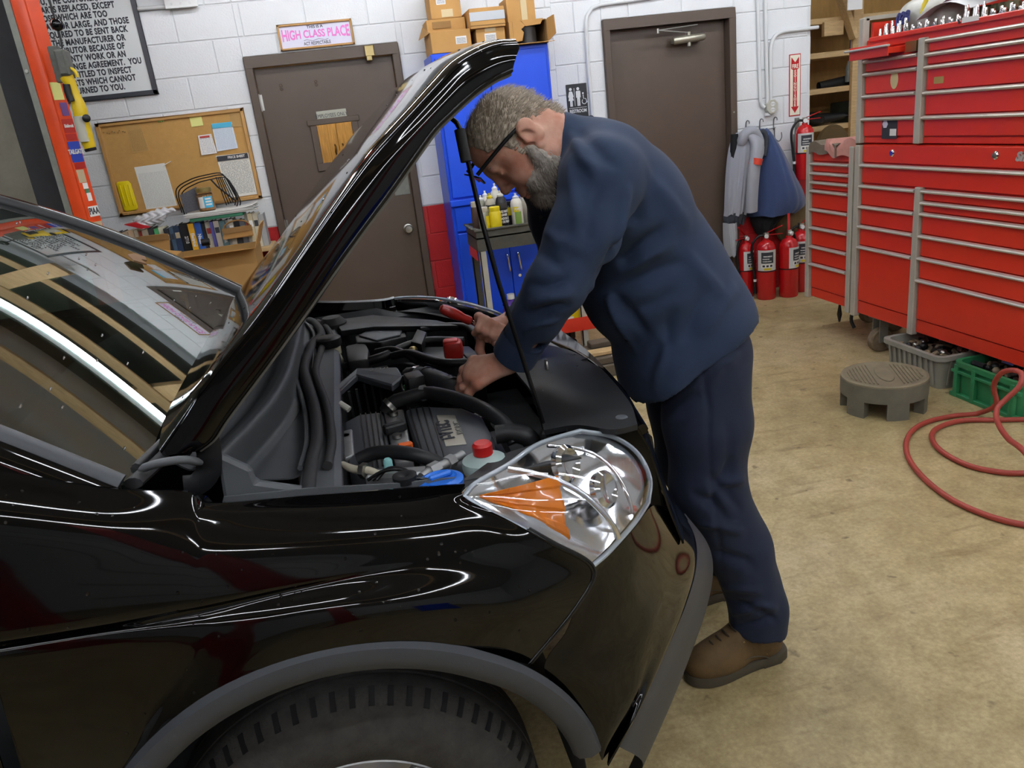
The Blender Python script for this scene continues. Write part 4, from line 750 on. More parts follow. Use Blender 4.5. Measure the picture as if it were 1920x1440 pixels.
mk('rail', G().box((gx0-.014, gy0-.014, .125), (gx0+.004, gy1+.014, .14)), 'bin_green', sh, bevel=.002); mk('rail', G().box((gx0-.014, gy0-.014, .0), (gx0+.012, gy1+.014, .02)), 'bin_green', sh, bevel=.002)
for y in (gy1-.02, gy1-.13, gy1-.26, gy0+.03): mk('strut', G().box((gx0-.016, y-.012, .0), (gx0+.008, y+.012, .17)), 'bin_green', sh, bevel=.002)
mk('contents_base', G().box((gx0+.03, gy0+.03, .03), (gx1-.03, gy1-.03, .14)), 'black', t); junk(t, (gx0+.05, gy0+.05), (gx1-.05, gy1-.05), .15, 70, 5)
# ================================================================ step stool
sc = A((2.44, 3.16)); R_ = .2
t = thing('step_stool', 'round grey plastic step stool on the concrete floor', 'step stool', (sc[0], sc[1], 0)); mat('stool', '6a675a', .7, var=.12, vs_=14, bump=.15, bs=90); mat('stool_top', '7a705a', .8, var=.14, vs_=14)
H_ = .17
tp = mk('top', G().lathe([(R_-.012, H_-.012), (R_, H_-.008), (R_-.002, H_), (R_-.014, H_+.004), (R_-.02, H_), (0, H_)], (sc[0], sc[1], 0), n=48, caps=False), 'stool_top', t, smooth=40)
dv = nrm((-.45, -1, 0)); dn_ = A((-dv[1], dv[0], 0))
for s_ in (-1, 1):
    for k in range(7):
        o_ = .058+.017*k; L_ = math.sqrt(max(0, .17**2-o_**2)); c_ = A((sc[0], sc[1], H_+.002))+dn_*s_*o_
        mk('tread_rib', G().bar(c_-dv*L_*.9, c_+dv*L_*.9, .006, .005), 'stool_top', tp)
mk('tread_emblem', G().prism([(sc[0]+dv[0]*.11*math.cos(a)+dn_[0]*.04*math.sin(a), sc[1]+dv[1]*.11*math.cos(a)+dn_[1]*.04*math.sin(a), H_) for a in np.arange(24)*math.pi/12], (0, 0, .005)), 'stool_top', tp, bevel=.002)
def arc_wall(a0, a1, z0, z1, r0, r1):
    n_ = max(2, int((a1-a0)/.09)+1); an = np.linspace(a0, a1, n_); N = [[(sc[0]+r0*math.cos(a), sc[1]+r0*math.sin(a), z0), (sc[0]+r0*math.cos(a), sc[1]+r0*math.sin(a), z1), (sc[0]+r1*math.cos(a), sc[1]+r1*math.sin(a), z1), (sc[0]+r1*math.cos(a), sc[1]+r1*math.sin(a), z0)] for a in an]
    g = G().grid(A(N), cv=True); k = len(N); g.f += [(0, 1, 2, 3), tuple(4*(k-1)+j for j in (3, 2, 1, 0))]; g.m += [0, 0]; return g
mk('skirt', arc_wall(0, 2*math.pi, .085, H_-.006, R_, R_-.012), 'stool', t, smooth=40)
for k in range(6):
    a = k*math.pi/3+.23; mk('leg', arc_wall(a-.26, a+.26, 0, .09, R_-.002, R_-.05), 'stool', t, smooth=40)
# ================================================================ red air hose
mat('hose_red', '9c3f34', .5, var=.1, vs_=30)
pts = [(2.132, 1.997), (2.073, 2.097), (2.049, 2.252), (2.088, 2.459), (2.173, 2.646), (2.309, 2.802), (2.455, 2.88), (2.62, 2.888), (2.80, 2.80)]
P3 = [(2.9, 1.55, .012), (2.4, 1.75, .012)]+[(x, y, .012) for x, y in pts[:-1]]
up = [aX(1868, 757, 2.70), aX(1863, 725, 2.68), aX(1877, 700, 2.66), aX(1898, 694, 2.66), aX(1915, 700, 2.66), aX(1913, 722, 2.64), aX(1890, 745, 2.6)]
P3 += [(2.72, 2.86, .014)]+up+[tuple(aX(1870, 765, 2.56)), tuple(aX(1870, 790, 2.5)), tuple(aX(1890, 822, 2.42)), tuple(aX(1919, 845, 2.36)), (2.42, 2.1, .012), (2.8, 2.0, .012)]
tag(mk('air_hose', G().tube(cr(P3, 170), .0115, n=10), 'hose_red', smooth=60), 'red rubber air hose coiled on the floor with one raised loop', 'hose')
P3 = [(3.0, 2.2, .012), (2.6, 2.24, .012)]+[(x, y, .012) for x, y in [(2.432, 2.305), (2.369, 2.341), (2.306, 2.436), (2.303, 2.582), (2.354, 2.713), (2.446, 2.8), (2.596, 2.827), (2.739, 2.765), (2.868, 2.70), (3.0, 2.6)]]
tag(mk('air_hose', G().tube(cr(P3, 90), .0115, n=10), 'hose_red', smooth=60), 'inner coil of the red air hose lying flat on the floor', 'hose')
P3 = [tuple(aZ(1919, 822, .012)), tuple(aZ(1895, 805, .012)), tuple(aZ(1868, 785, .02)), tuple(aX(1862, 765, 2.66)), tuple(aX(1875, 745, 2.68)), tuple(aX(1919, 741, 2.7))]
# ================================================================ timber shelving behind the wall corner
t = thing('timber_shelving', 'rough timber shelving behind the wall corner at the right', 'shelving', (4.4, 6.6, 0))
SY0, SY1 = 6.25, 6.85
mk('back_panel', G().box((3.4, SY1, 0), (6.2, SY1+.02, 3.0)), 'ply', t)
for px, py in ((1560, 36), (1560, 100), (1560, 167), (1560, 237)):
    q = aY(px, py, SY0); mk('shelf_board', G().box((3.5, SY0, q[2]-.03), (6.2, SY1, q[2]+.015)), 'wood', t, bevel=.003)
for x in (4.35, 5.1, 5.8): mk('upright', G().box((x, SY0-.04, 0), (x+.09, SY0, 3.2)), 'wood', t, bevel=.004)
a, b = aY(1578, 0, SY0-.06), aY(1602, 72, SY0-.06); mk('brace', G().bar(a+(a-b)*.4, b, .04, .09, up=(0, 1, 0)), 'wood', t, bevel=.003)
q = aY(1562, 52, SY0-.03); mk('cleat', G().box((q[0]-.08, SY0-.03, q[2]-.06), (q[0]+.1, SY0+.01, q[2]+.05)), 'wood', t, bevel=.003)
q = aY(1568, 140, SY0+.1); a_, b_ = aY(1535, 162, SY0+.12), aY(1602, 148, SY0+.12)
t2 = thing('black_pipe', 'short dark pipe lying on the third timber shelf', 'pipe', (a_+b_)/2-A((0, 0, .05))); mk('tube_wall', G().tube([a_, b_], [.035, .045], n=16, caps=False).tube([a_, b_], [.03, .04], n=16, caps=False), mat('gun', '2f2f2f', .4, .5), t2, smooth=60)
q = aY(1577, 215, SY0+.1); t2 = thing('tool_case', 'dark green tool case on the lowest visible timber shelf', 'case', (q[0]+.25, SY0+.15, q[2]-.08)); zq = aY(1560, 237, SY0)[2]+.015; mk('case_body', G().box((q[0]+.02, SY0+.02, zq), (q[0]+.6, SY0+.3, zq+.17)), mat('case_green', '26302a', .5), t2, bevel=.01); mk('latch', G().box((q[0]+.1, SY0+.012, zq+.1), (q[0]+.14, SY0+.022, zq+.14)), 'steel', t2); mk('lid_line', G().box((q[0]+.018, SY0+.017, zq+.12), (q[0]+.602, SY0+.02, zq+.125)), 'black', t2)
q = aY(1540, 222, SY0+.08); t2 = thing('angle_grinder', 'black angle grinder lying on the timber shelf beside the green case', 'power tool', (q[0], SY0+.1, zq)); mk('motor_body', G().tube(cr([(q[0]-.12, SY0+.06, zq+.05), (q[0], SY0+.08, zq+.055), (q[0]+.2, SY0+.05, zq+.06)], 8), [.05, .055, .05, .045, .04, .035, .03, .028], n=12), 'black', t2, smooth=50); mk('disc_guard', G().lathe([(.07, 0), (.075, .02), (.02, .03)], (q[0]-.08, SY0+.05, zq+.06), (0, -.6, .8), n=20), 'gun', t2, smooth=40); mk('cord', G().tube(cr([(q[0]+.2, SY0+.05, zq+.06), (q[0]+.32, SY0-.02, zq+.03), (q[0]+.36, SY0-.05, zq-.1), (q[0]+.38, SY0-.06, zq-.25)], 14), .012, n=8), 'black', t2, smooth=60)
q = aY(1592, 130, SY0+.05); t2 = tag(mk('sealant_cartridge', G().tube([q-A((0, 0, .1)), q, q+A((.0, 0, .07))], [.03, .03, .012], n=12), 'grey_steel', smooth=50), 'grey cartridge standing on the timber shelf near the red chest', 'cartridge')
q = aY(1610, 133, SY0+.06); q[2] = aY(1560, 167, SY0)[2]+.021+.12; cz_ = [(q[0]+.02*math.cos(a*1.6), SY0+.06+.02*math.sin(a*1.6), q[2]-.12+.0105*a) for a in np.arange(0, 24, .4)]; tag(mk('coil_spring', G().tube(cz_, .005, n=6), 'grey_steel', smooth=60), 'steel coil spring standing on the timber shelf beside the red chest', 'spring')
q = aY(1603, 70, SY0+.1); q[2] = aY(1560, 100, SY0)[2]+.016+.12; t2 = thing('blue_bottle', 'bright blue plastic bottle on the timber shelf behind the chest', 'bottle', q-A((0, 0, .12))); mk('bottle_body', G().lathe([(.035, 0), (.04, .01), (.04, .14), (.03, .17), (.016, .19), (.016, .22)], q-A((0, 0, .12)), n=18), mat('blue_plastic', '1f4fb8', .3), t2, smooth=40); mk('cap', G().lathe([(.02, .22), (.02, .245)], q-A((0, 0, .12)), n=14), 'blue_plastic', t2)
q = aY(1603, 8, 6.0); tag(mk('white_card', G().box((q[0]-.07, 5.99, q[2]-.04), (q[0]+.06, 6.0, q[2]+.2)), 'white'), 'white card fixed on the timber post', 'card')
# dark cross member above chest
tag(mk('round_cushion', G().lathe([(.16, -.02), (.17, 0), (.16, .02)], aY(1560, 272, SY0-.1), (.1, -1, 0), n=28), 'cloth_brown', smooth=40), 'brown round cushion leaning below the lowest timber shelf', 'cushion')
# ================================================================ left: lift column, concrete pillar
struct(mk('wall_pillar', G().box((-2.6, 4.62, 0), (-1.5, 5.1, 2.9)), 'conc', bevel=.01))
t = thing('lift_column', 'orange steel vehicle lift column with stickers at the left', 'lift column', (-1.3, 4.4, 0)); LZ = 3.3
mk('front_plate', G().prism([(-1.332, 4.30, 0), (-1.325, 4.29, 0), (-1.29, 4.283, 0), (-1.27, 4.287, 0), (-1.262, 4.285, 0), (-1.222, 4.345, 0), (-1.30, 4.47, 0), (-1.31, 4.46, 0), (-1.232, 4.35, 0), (-1.268, 4.3, 0), (-1.33, 4.31, 0)], (0, 0, LZ)), 'orange', t, smooth=25)
mk('edge_strip', G().box((-1.362, 4.3, 0), (-1.333, 4.32, LZ)), 'grey_steel', t); mk('dark_band', G().box((-1.52, 4.42, 0), (-1.362, 4.46, LZ)), 'rubber', t, bevel=.01, seg=2)  # grey edge strip, then a dark vertical band to its left
mk('rear_channel', G().box((-1.52, 4.46, 0), (-1.31, 4.6, LZ)), 'rust', t); mk('base_plate', G().box((-1.6, 4.2, 0), (-1.15, 4.7, .02)), 'orange', t)
for pz in (2.03, 1.25): mk('bolt', G().cyl((-1.347, 4.3, pz), (-1.347, 4.292, pz), .008, n=8), 'steel', t)
# stickers on the angled face
fa, fb = A((-1.262, 4.285)), A((-1.222, 4.345)); fd = (fb-fa)/np.linalg.norm(fb-fa); fn = A((fd[1], -fd[0]))
def stick(py0, py1, m_, u0=.05, u1=.95, txt=None, tm='paper', size=.03):
    pxm = 85+(py0-0)*.255; z1_, z0_ = [aY(92+.24*p, p, 4.315)[2] for p in (py0, py1)]; L_ = np.linalg.norm(fb-fa)
    c = [(*(fa+fd*L_*u+fn*.0015), z) for u, z in ((u0, z0_), (u1, z0_), (u1, z1_), (u0, z1_))]; o = mk('sticker', G().prism(c, (-fn[0]*.001, -fn[1]*.001, 0)), m_, t)
    if txt: m2 = fa+fd*L_*(u0+u1)/2+fn*.0022; text('lettering', txt, size, (*m2, (z0_+z1_)/2), (*fd, 0), Z_, tm, o, off=.001, sx=.62)
mat('st_blue', '2f48b0', .4); mat('st_red', 'b0281e', .4); mat('st_tan', 'b8a888', .5)
stick(152, 185, 'yellow_note', .0, .8); stick(190, 215, mat('st_purple', '6a4a8a', .5), .3, .85); stick(221, 247, 'st_red', .1, .95, 'Edelbrock', 'paper', .02); stick(249, 261, 'st_red', .1, .9); stick(263, 302, 'st_blue', .05, .95, 'TAILGATE', 'paper', .03); stick(303, 314, 'st_red', .1, .95); stick(316, 340, 'st_tan', .1, .7); stick(341, 352, 'paper', .3, .7); stick(352, 360, mat('st_green', '4c7a58', .5), .35, .7); stick(360, 375, 'paper', .4, .75); stick(385, 404, 'paper', .2, 1.0, 'PIAA', 'ink', .045); stick(414, 440, 'st_tan', .05, .95); stick(449, 475, 'paper', .45, 1.0, 'TOW', 'st_red', .022)
t = thing('switch_box', 'grey steel switch box with cable on the orange lift column', 'switch box', aY(115, 120, 4.25)); a, b = aY(95, 92, 4.2), aY(130, 142, 4.2)
mk('box_body', G().box((a[0]+.012, 4.18, b[2]), (b[0]+.01, 4.28, a[2]-.005)), mat('box_grey', '5f605a', .6, .3, var=.2, vs_=30), t, bevel=.006); mk('mount_bracket', G().box((a[0]-.03, 4.255, b[2]-.02), (a[0]+.014, 4.30, a[2]+.02)), 'box_grey', t, bevel=.003); mk('cover_plate', G().box((a[0]+.02, 4.174, b[2]+.008), (b[0]+.002, 4.18, a[2]-.013)), 'box_grey', t, bevel=.002)
cp = [aY(84, -20, 4.2), aY(97, 15, 4.2), aY(105, 45, 4.2), aY(113, 70, 4.2), aY(117, 90, 4.2)]; mk('cable', G().tube(cr(cp, 20), .005, n=8), 'black', t, smooth=60); q = aY(107, 46, 4.2); mk('cable_ball', G().sphere(q, .028, 16, 12), 'black_gloss', t, smooth=60)
t = thing('work_light', 'yellow hand held work light hanging from the lift column', 'work light', aY(163, 286, 4.22)); mat('wl_yellow', 'd8b818', .4)
wp = [aY(124, 143, 4.22), aY(134, 160, 4.22), aY(145, 190, 4.22), aY(152, 215, 4.22), aY(160, 250, 4.22), aY(169, 278, 4.22)]
mk('shell', G().tube(cr(wp, 18), [.03, .028, .024, .022, .022, .024, .028, .031, .032, .032, .031, .03, .03, .031, .031, .03, .029, .026], n=14), 'wl_yellow', t, smooth=60); q = aY(171, 283, 4.22); mk('end_cap', G().tube([wp[-1], q], [.028, .026], n=14), 'black', t, smooth=50); mk('hook_ring', G().tube([aY(131, 141, 4.22)+.03*A((math.cos(a), 0, math.sin(a))) for a in np.linspace(-.4, 3.2, 12)], .008, n=8), 'wl_yellow', t, smooth=60)
mk('grip', G().tube(cr([aY(124, 158, 4.19), aY(128, 175, 4.19), aY(134, 190, 4.19)], 8), .016, n=10), 'black', t, smooth=50); mk('lens', G().tube(cr([aY(147, 218, 4.2), aY(152, 240, 4.2), aY(159, 266, 4.2)], 8), .024, n=12), mat('wl_lens', 'b5b3a4', .2), t, smooth=60); q = aY(162, 222, 4.185); mk('knob', G().lathe([(.018, 0), (.018, .012), (.01, .018), (0, .018)], q, (.3, -1, 0), n=16), 'black', t, smooth=40)
# ================================================================ book shelf, boxes and papers under the cork board
ORD = ['first', 'second', 'third', 'fourth', 'fifth', 'sixth', 'seventh', 'eighth', 'ninth', 'tenth', 'eleventh', 'twelfth', 'thirteenth', 'fourteenth', 'fifteenth', 'sixteenth', 'seventeenth', 'eighteenth', 'nineteenth', 'twentieth', 'twenty-first', 'twenty-second', 'twenty-third', 'twenty-fourth', 'twenty-fifth', 'twenty-sixth', 'twenty-seventh', 'twenty-eighth', 'twenty-ninth', 'thirtieth', 'thirty-first', 'thirty-second']
BY = 5.42; BZ = .945
t = thing('book_shelf', 'low wooden shelf carrying the row of books under the cork board', 'shelf', (-1.05, 5.55, 0))
mk('shelf_board', G().box((-1.63, BY-.03, BZ-.03), (-.52, 5.69, BZ)), 'wood', t, bevel=.003)
for x in (-1.63, -.545): mk('side_panel', G().box((x, BY-.02, 0), (x+.025, 5.69, BZ-.03)), 'wood', t, bevel=.002)
mk('lower_board', G().box((-1.605, BY-.02, .4), (-.545, 5.69, .425)), 'wood', t)
books = [('4a4c4e', .03, .17, 'charcoal'), ('6e6a60', .022, .19, 'grey'), ('8a8478', .026, .2, 'pale grey'), ('1c1d22', .03, .215, 'black'), ('b9a184', .03, .21, 'tan'), ('c8b090', .028, .215, 'cream'), ('d2c7ae', .02, .215, 'ivory'), ('c2564e', .024, .2, 'dull red'), ('a89c88', .03, .21, 'beige'), ('3a3436', .028, .215, 'brown black'), ('46a060', .022, .205, 'green'), ('d9d4bc', .03, .21, 'off-white'), ('2a2d33', .028, .2, 'dark grey'), ('40556a', .022, .2, 'slate blue'), ('23344f', .03, .205, 'navy'), ('16171b', .05, .215, 'black'), ('d9a21e', .032, .21, 'yellow'), ('2a58a8', .036, .21, 'blue'), ('1e2026', .018, .2, 'black'), ('c9c4b0', .03, .205, 'cream'), ('4b4a88', .018, .205, 'purple'), ('b3aca0', .03, .205, 'light grey'), ('5d7a80', .032, .2, 'teal grey'), ('a9a9a4', .02, .2, 'silver grey'), ('b7b2a4', .026, .205, 'stone grey'), ('26282c', .03, .19, 'black'), ('6a6e74', .03, .19, 'steel grey'), ('c0bcae', .022, .22, 'chalk white'), ('cbbf9e', .026, .225, 'straw'), ('c2bca8', .028, .22, 'bone white'), ('9fa0a0', .03, .21, 'ash grey')]
x = -1.555; sc_ = 1.0/(sum(b[1] for b in books))*1.01
titles = {3: 'REPAIR', 15: '2710', 16: 'Electrical', 17: 'Nissan', 22: 'MOTOR'}
BOOKTOP = {}
for i, (c, wd, h, cn) in enumerate(books):
    wd *= sc_; lean = .012*math.sin(i*1.7); dy = .012*((i*5) % 4); m_ = mat('book_%d' % i, c, .6, var=.06, vs_=30)
    t = thing('book', '%s book, %s from the left in the row under the cork board' % (cn, ORD[i]), 'book', (x+wd/2, BY+.08, BZ), 'books in the row')
    z1 = BZ+h; g = G().box((x+.001, BY+dy, BZ+.001), (x+wd-.001, BY+dy+.006, z1)).box((x+.001, BY+dy+.006, BZ+.001), (x+.004, BY+.17, z1)).box((x+wd-.004, BY+dy+.006, BZ+.001), (x+wd-.001, BY+.17, z1)); mk('cover', g, m_, t)
    mk('pages', G().box((x+.004, BY+dy+.006, BZ+.005), (x+wd-.004, BY+.165, z1-.006)), 'paper', t)
    if wd > .024:
        b_ = mk('spine_band', G().box((x+.004, BY+dy-.0008, BZ+h*.62), (x+wd-.004, BY+dy, BZ+h*.8)), ['paper', 'ink', 'st_tan', 'redink'][i % 4] if i not in titles else m_, t)
    if i in titles: text('lettering', titles[i], .03, (x+wd/2, BY+dy-.0014, BZ+h*.5), (0, 0, -1), X_, 'paper', t, off=.0008, sx=.8)
    BOOKTOP[i] = z1; x += wd
zb_ = BZ+.217
# things lying on the books
def crumple(c, r, seed, k=.02, n_=9, h=.007):
    rs = np.random.RandomState(seed); c = A(c); s = SDF(c-A(r)*1.6-.02, c+A(r)*1.6+.02, h)
    for _ in range(n_): s.ell(c+A(r)*rs.uniform(-.55, .55, 3), A(r)*rs.uniform(.35, .6, 3), ax=[nrm(rs.randn(3)) for _ in range(1)]*1+[nrm(rs.randn(3)), nrm(rs.randn(3))] if False else None, k=k)
    P, Fq = s.mesh(); N_ = vnormals(P, Fq); P = P+N_*(.006*np.sin(P[:, [0]]*140+3*np.sin(P[:, [2]]*90))*np.sin(P[:, [2]]*120+seed)); return P, Fq
P_, Fq = crumple((-1.235, BY+.06, zb_+.06), (.14, .075, .06), 3)
t = thing('plastic_bag', 'crumpled white and red plastic bag lying on the books', 'bag', (-1.25, BY+.08, zb_)); P_[:, 2] = np.maximum(P_[:, 2], zb_+.001)
mat('plastic_white', 'd6d8dc', .25, coat=.3); mk('bag_film', gfrom(P_, Fq), 'plastic_white', t, smooth=25)
mk('red_corner', G().prism([(-1.40, BY-.0, zb_+.04), (-1.3, BY-.01, zb_+.002), (-1.25, BY-.01, zb_+.004), (-1.33, BY, zb_+.045)], (0, .02, .004)), mat('film_red', 'b8242c', .3), t)
t = thing('document_folder', 'green folder lying flat on the books below the paper stack', 'folder', (-.8, BY+.1, zb_)); mk('folder_cover', G().box((-1.0, BY-.02, zb_+.002), (-.665, BY+.2, zb_+.024)), mat('folder_green', '3f8a68', .5), t, bevel=.004)
t = thing('paper_stack', 'stack of loose white papers under the nut jar', 'paper', (-.82, BY+.1, zb_+.025))
for k in range(7):
    o_ = .01*math.sin(k*2.3); zz = zb_+.026+.0045*k; N = [[(-1.02+o_+.44*u, BY-.03+o_*.5+.2*v, zz+.012*max(0, u-.8)*5*(k*.2)) for u in np.linspace(0, 1, 8)] for v in np.linspace(0, 1, 3)]; mk('sheet', slab(A(N), .0035), 'paper', t)
zs_ = zb_+.058
t = thing('wire_basket', 'black wire desk basket standing behind the nut jar', 'basket', (-.82, BY+.12, zs_)); mat('wire_black', '15151a', .4, .3)
a, b = (-.99, -.72), (BY+.07, BY+.20)
def bp(px, py, y): return aY(px, py, y)
y1_, y2_ = BY+.1, BY+.18
L1 = [bp(346, 402, y1_), bp(335, 360, y1_), bp(362, 340, y1_), bp(395, 331, y1_), bp(415, 328, y1_), bp(424, 333, y1_), bp(446, 372, y1_), bp(444, 388, y1_)]
for dz, yy in ((0, 0), (-.018, .05), (.015, -.04)): mk('wire_rail', G().tube(cr([p+A((.012*yy*10, yy, dz)) for p in L1], 36), .004, n=6), 'wire_black', t, smooth=60)
for k in range(6):
    u = k/5; p = bp(405, 332, y1_)*(1-u)+bp(424, 335, y1_)*u; q = bp(425, 385, y1_)*(1-u)+bp(446, 376, y1_)*u; mk('wire_rod', G().tube([p, q], .0035, n=6), 'wire_black', t, smooth=60)
mk('wire_rod', G().tube([bp(395, 336, y1_-.02), bp(408, 350, y1_-.02), bp(440, 375, y1_-.02)], .006, n=6), 'wire_black', t); mk('mesh_front', G().prism([bp(337, 366, y1_-.02), bp(368, 350, y1_-.02), bp(374, 393, y1_-.02), bp(347, 400, y1_-.02)], (0, .003, 0)), mat('mesh_grey', '55565c', .6, var=.3, vs_=120), t)
q = aY(390, 398, BY+.02); t = thing('nut_jar', 'glass jar of nuts with a brass lid and blue label on the papers', 'jar', (q[0], BY+.04, zs_)); c_ = (q[0], BY+.04, zs_+.001)
mat('jar_glass', 'ffffff', .05, trans=1, ior=1.3); mat('nuts', 'b98a55', .7, var=.35, vs_=60, bump=.6, bs=120); jr = .052
mk('jar_wall', G().lathe([(.0, 0), (jr-.004, 0), (jr, .006), (jr, .1), (jr-.006, .112), (jr-.008, .12)], c_, n=24, caps=False), 'jar_glass', t, smooth=40); mk('nuts_fill', G().lathe([(jr-.006, .004), (jr-.004, .02), (jr-.004, .1), (.0, .108)], c_, n=20), 'nuts', t, smooth=50, kind='stuff'); mk('lid', G().lathe([(jr-.006, .118), (jr-.003, .121), (jr-.003, .142), (jr-.008, .146)], c_, n=24), mat('lid_gold', '9a8a55', .35, .6), t, smooth=30)
N = [[A(c_)+A(((jr+.001)*math.sin(a), -(jr+.001)*math.cos(a), z)) for a in np.linspace(-.1, 1.0, 9)] for z in (.02, .09)]; lb_ = mk('label', slab(A(N), .0006), 'cyan', t, smooth=40); N = [[A(c_)+A(((jr+.001)*math.sin(a), -(jr+.001)*math.cos(a), z)) for a in np.linspace(-.75, -.1, 7)] for z in (.02, .09)]; mk('label', slab(A(N), .0006), 'paper', t, smooth=40)
for k in range(3): mk('label_line', slab(A([[A(c_)+A(((jr+.002)*math.sin(a), -(jr+.002)*math.cos(a), z)) for a in np.linspace(.1, .8, 6)] for z in (.035+.018*k, .045+.018*k)]), .0005), 'paper', lb_, smooth=40)
q = aY(370, 370, BY+.02)
# carton lying among the books (right) and open mailer box
YB = 5.12
def pb(px, py, y=YB): return aY(px, py, y)
t = thing('work_bench', 'bench carrying the big cardboard box', 'bench', (-.85, 5.1, 0)); mk('bench_top', G().box((-1.35, 4.82, .56), (-.42, 5.36, .6)), 'wood', t, bevel=.003)
for x in (-1.33, -.49):
    for y in (4.84, 5.28): mk('leg', G().box((x, y, 0), (x+.06, y+.06, .56)), 'wood', t, bevel=.003)
t = thing('big_cardboard_box', 'big open brown cardboard box in front of the books', 'cardboard box', (-.85, 5.1, .6)); f0, f1 = 4.9, 5.27; zt_ = pb(327, 487, f0)[2]; xl, xr = pb(327, 500, f0)[0]-.01, pb(478, 470, f0)[0]; w_ = .006; zb0 = .601
g = G().box((xl, f0, zb0), (xr, f0+w_, zt_)).box((xl, f1-w_, zb0), (xr, f1, zt_)).box((xl, f0+w_, zb0), (xl+w_, f1-w_, zt_)).box((xr-w_, f0+w_, zb0), (xr, f1-w_, zt_)).box((xl+w_, f0+w_, zb0), (xr-w_, f1-w_, zb0+w_)); mk('carton_body', g, 'card_in', t)
def flap(pts, th=.005): return mk('flap', G().prism(pts, th if hasattr(th, '__len__') else (0, 0, th)), 'card', t)
flap([(xl, f0, zt_), (xr, f0, zt_), (xr-.02, f0-.1, zt_+.012), (xl-.015, f0-.13, zt_+.02)]); flap([(xl, f0+.01, zt_), (xl, f1-.01, zt_), (xl-.14, f1-.03, zt_+.035), (xl-.14, f0+.03, zt_+.03)]); flap([(xr, f0+.01, zt_), (xr, f1-.01, zt_), (xr+.05, f1-.03, zt_+.13), (xr+.05, f0+.03, zt_+.13)], (.005, 0, 0)); flap([(xl, f1, zt_), (xr, f1, zt_), (xr-.01, f1+.06, zt_-.09), (xl+.01, f1+.06, zt_-.09)], (0, .005, 0))
# tan mailer box standing at the left, another at the right
def mailer(lb, pts, y, d, slot=True):
    P = [aY(px, py, y) for px, py in pts]; t = thing('open_mailer_box', lb, 'cardboard box', (sum(p[0] for p in P)/4, y, min(p[2] for p in P)-.001), 'open mailer boxes'); n_ = 6
    a, b, c, e = P; top = [a*(1-u)+b*u for u in (0, .06, .12, .88, .94, 1)]; top = [top[0]-A((0, 0, .02)), top[1]-A((0, 0, .006)), top[2], top[3], top[4]-A((0, 0, .006)), top[5]-A((0, 0, .02))]
    mk('panel', G().prism([e]+top+[c], (0, .006, 0)), 'card', t); mk('tray', G().box((e[0], y+.006, e[2]), (c[0], y+d, e[2]+.02)), 'card', t)
    lo = a*(.72)+e*.28; hi = b*.72+c*.28; mk('tuck_fold', G().bar((lo+a)/2-A((0, .004, 0)), (hi+b)/2-A((0, .004, 0)), .006, .035), 'card_dark', t); return t
mailer('tan open mailer box standing before the left books', [(255, 444), (316, 437), (320, 478), (262, 488)], 5.34, .05)
q = mailer('small open mailer box among the right hand books', [(417, 432), (472, 424), (474, 440), (419, 450)], 5.38, .03)
p_ = [aY(418, 436, 5.38), aY(421, 424, 5.38), aY(432, 416, 5.38), aY(450, 413, 5.38), aY(464, 417, 5.38), aY(471, 428, 5.38)]; mk('tuck_loop', G().tube(cr(p_, 20), .006, n=6), 'card_dark', q, smooth=60)
q = aY(297, 492, 5.05); a, b = aY(278, 489, 5.0), aY(318, 512, 5.0)
t = thing('battery_pack', 'dark grey battery pack with a red label left of the big box', 'battery', (q[0], 5.05, .601)); mk('pack_body', G().box((a[0], 5.0, .601), (b[0], 5.1, a[2])), mat('pack_grey', '3d3f44', .5), t, bevel=.008); mk('label', G().box((a[0]+.1, 4.998, a[2]-.06), (a[0]+.135, 5.0, a[2]-.02)), 'redink', t); mk('label', G().box((a[0]+.01, 4.998, a[2]-.05), (a[0]+.035, 5.0, a[2]-.01)), 'paper', t)
q = aY(385, 454, 5.2)
tag(mk('binoculars', G().tube([aY(378, 455, 5.16), aY(393, 453, 5.16)], .022, n=12).tube([aY(378, 455, 5.2), aY(393, 453, 5.2)], .022, n=12).box(aY(380, 458, 5.16), aY(391, 448, 5.2)), 'black', smooth=40), 'small black binoculars on the rim of the big box', 'binoculars')
# ================================================================ utility cart with cans
mat('cart_grey', '4b4a42', .55, .2, var=.15, vs_=18); CY0, CY1 = 4.72, 5.1; tz = .945
t = thing('utility_cart', 'dark steel utility cart loaded with cans before the blue cabinet', 'cart', (1.1, 4.9, 0)); x0_, x1_ = .745, 1.42
g = G().box((x0_, CY0, tz-.135), (x1_, CY0+.008, tz)).box((x0_, CY1-.008, tz-.135), (x1_, CY1, tz)).box((x0_, CY0+.008, tz-.135), (x0_+.008, CY1-.008, tz)).box((x1_-.008, CY0+.008, tz-.135), (x1_, CY1-.008, tz)).box((x0_, CY0, tz-.06), (x1_, CY1, tz-.051)); mk('top_tray', g, 'cart_grey', t)
mk('tray_lip', G().box((x0_-.012, CY0-.014, tz-.012), (x1_+.012, CY0, tz+.002)).box((x0_-.014, CY0, tz-.012), (x0_, CY1, tz+.002)), 'cart_grey', t, bevel=.003)
for x in (x0_+.01, x1_-.05):
    for y in (CY0+.005, CY1-.05): mk('leg', G().box((x, y, .06), (x+.04, y+.006, tz-.13)).box((x, y, .06), (x+.006, y+.04, tz-.13)), 'trim_grey' if y < 4.9 else 'cart_grey', t)
mk('side_plate', G().box((x0_-.002, CY0+.06, tz-.2), (x0_+.004, CY1-.04, tz-.135)), 'chest_red', t); mk('lower_tray', G().box((x0_, CY0, .2), (x1_+.1, CY1, .215)).box((x0_, CY0, .215), (x1_+.1, CY0+.008, .29)).box((x0_, CY1-.008, .215), (x1_+.1, CY1, .29)), 'chest_red', t)
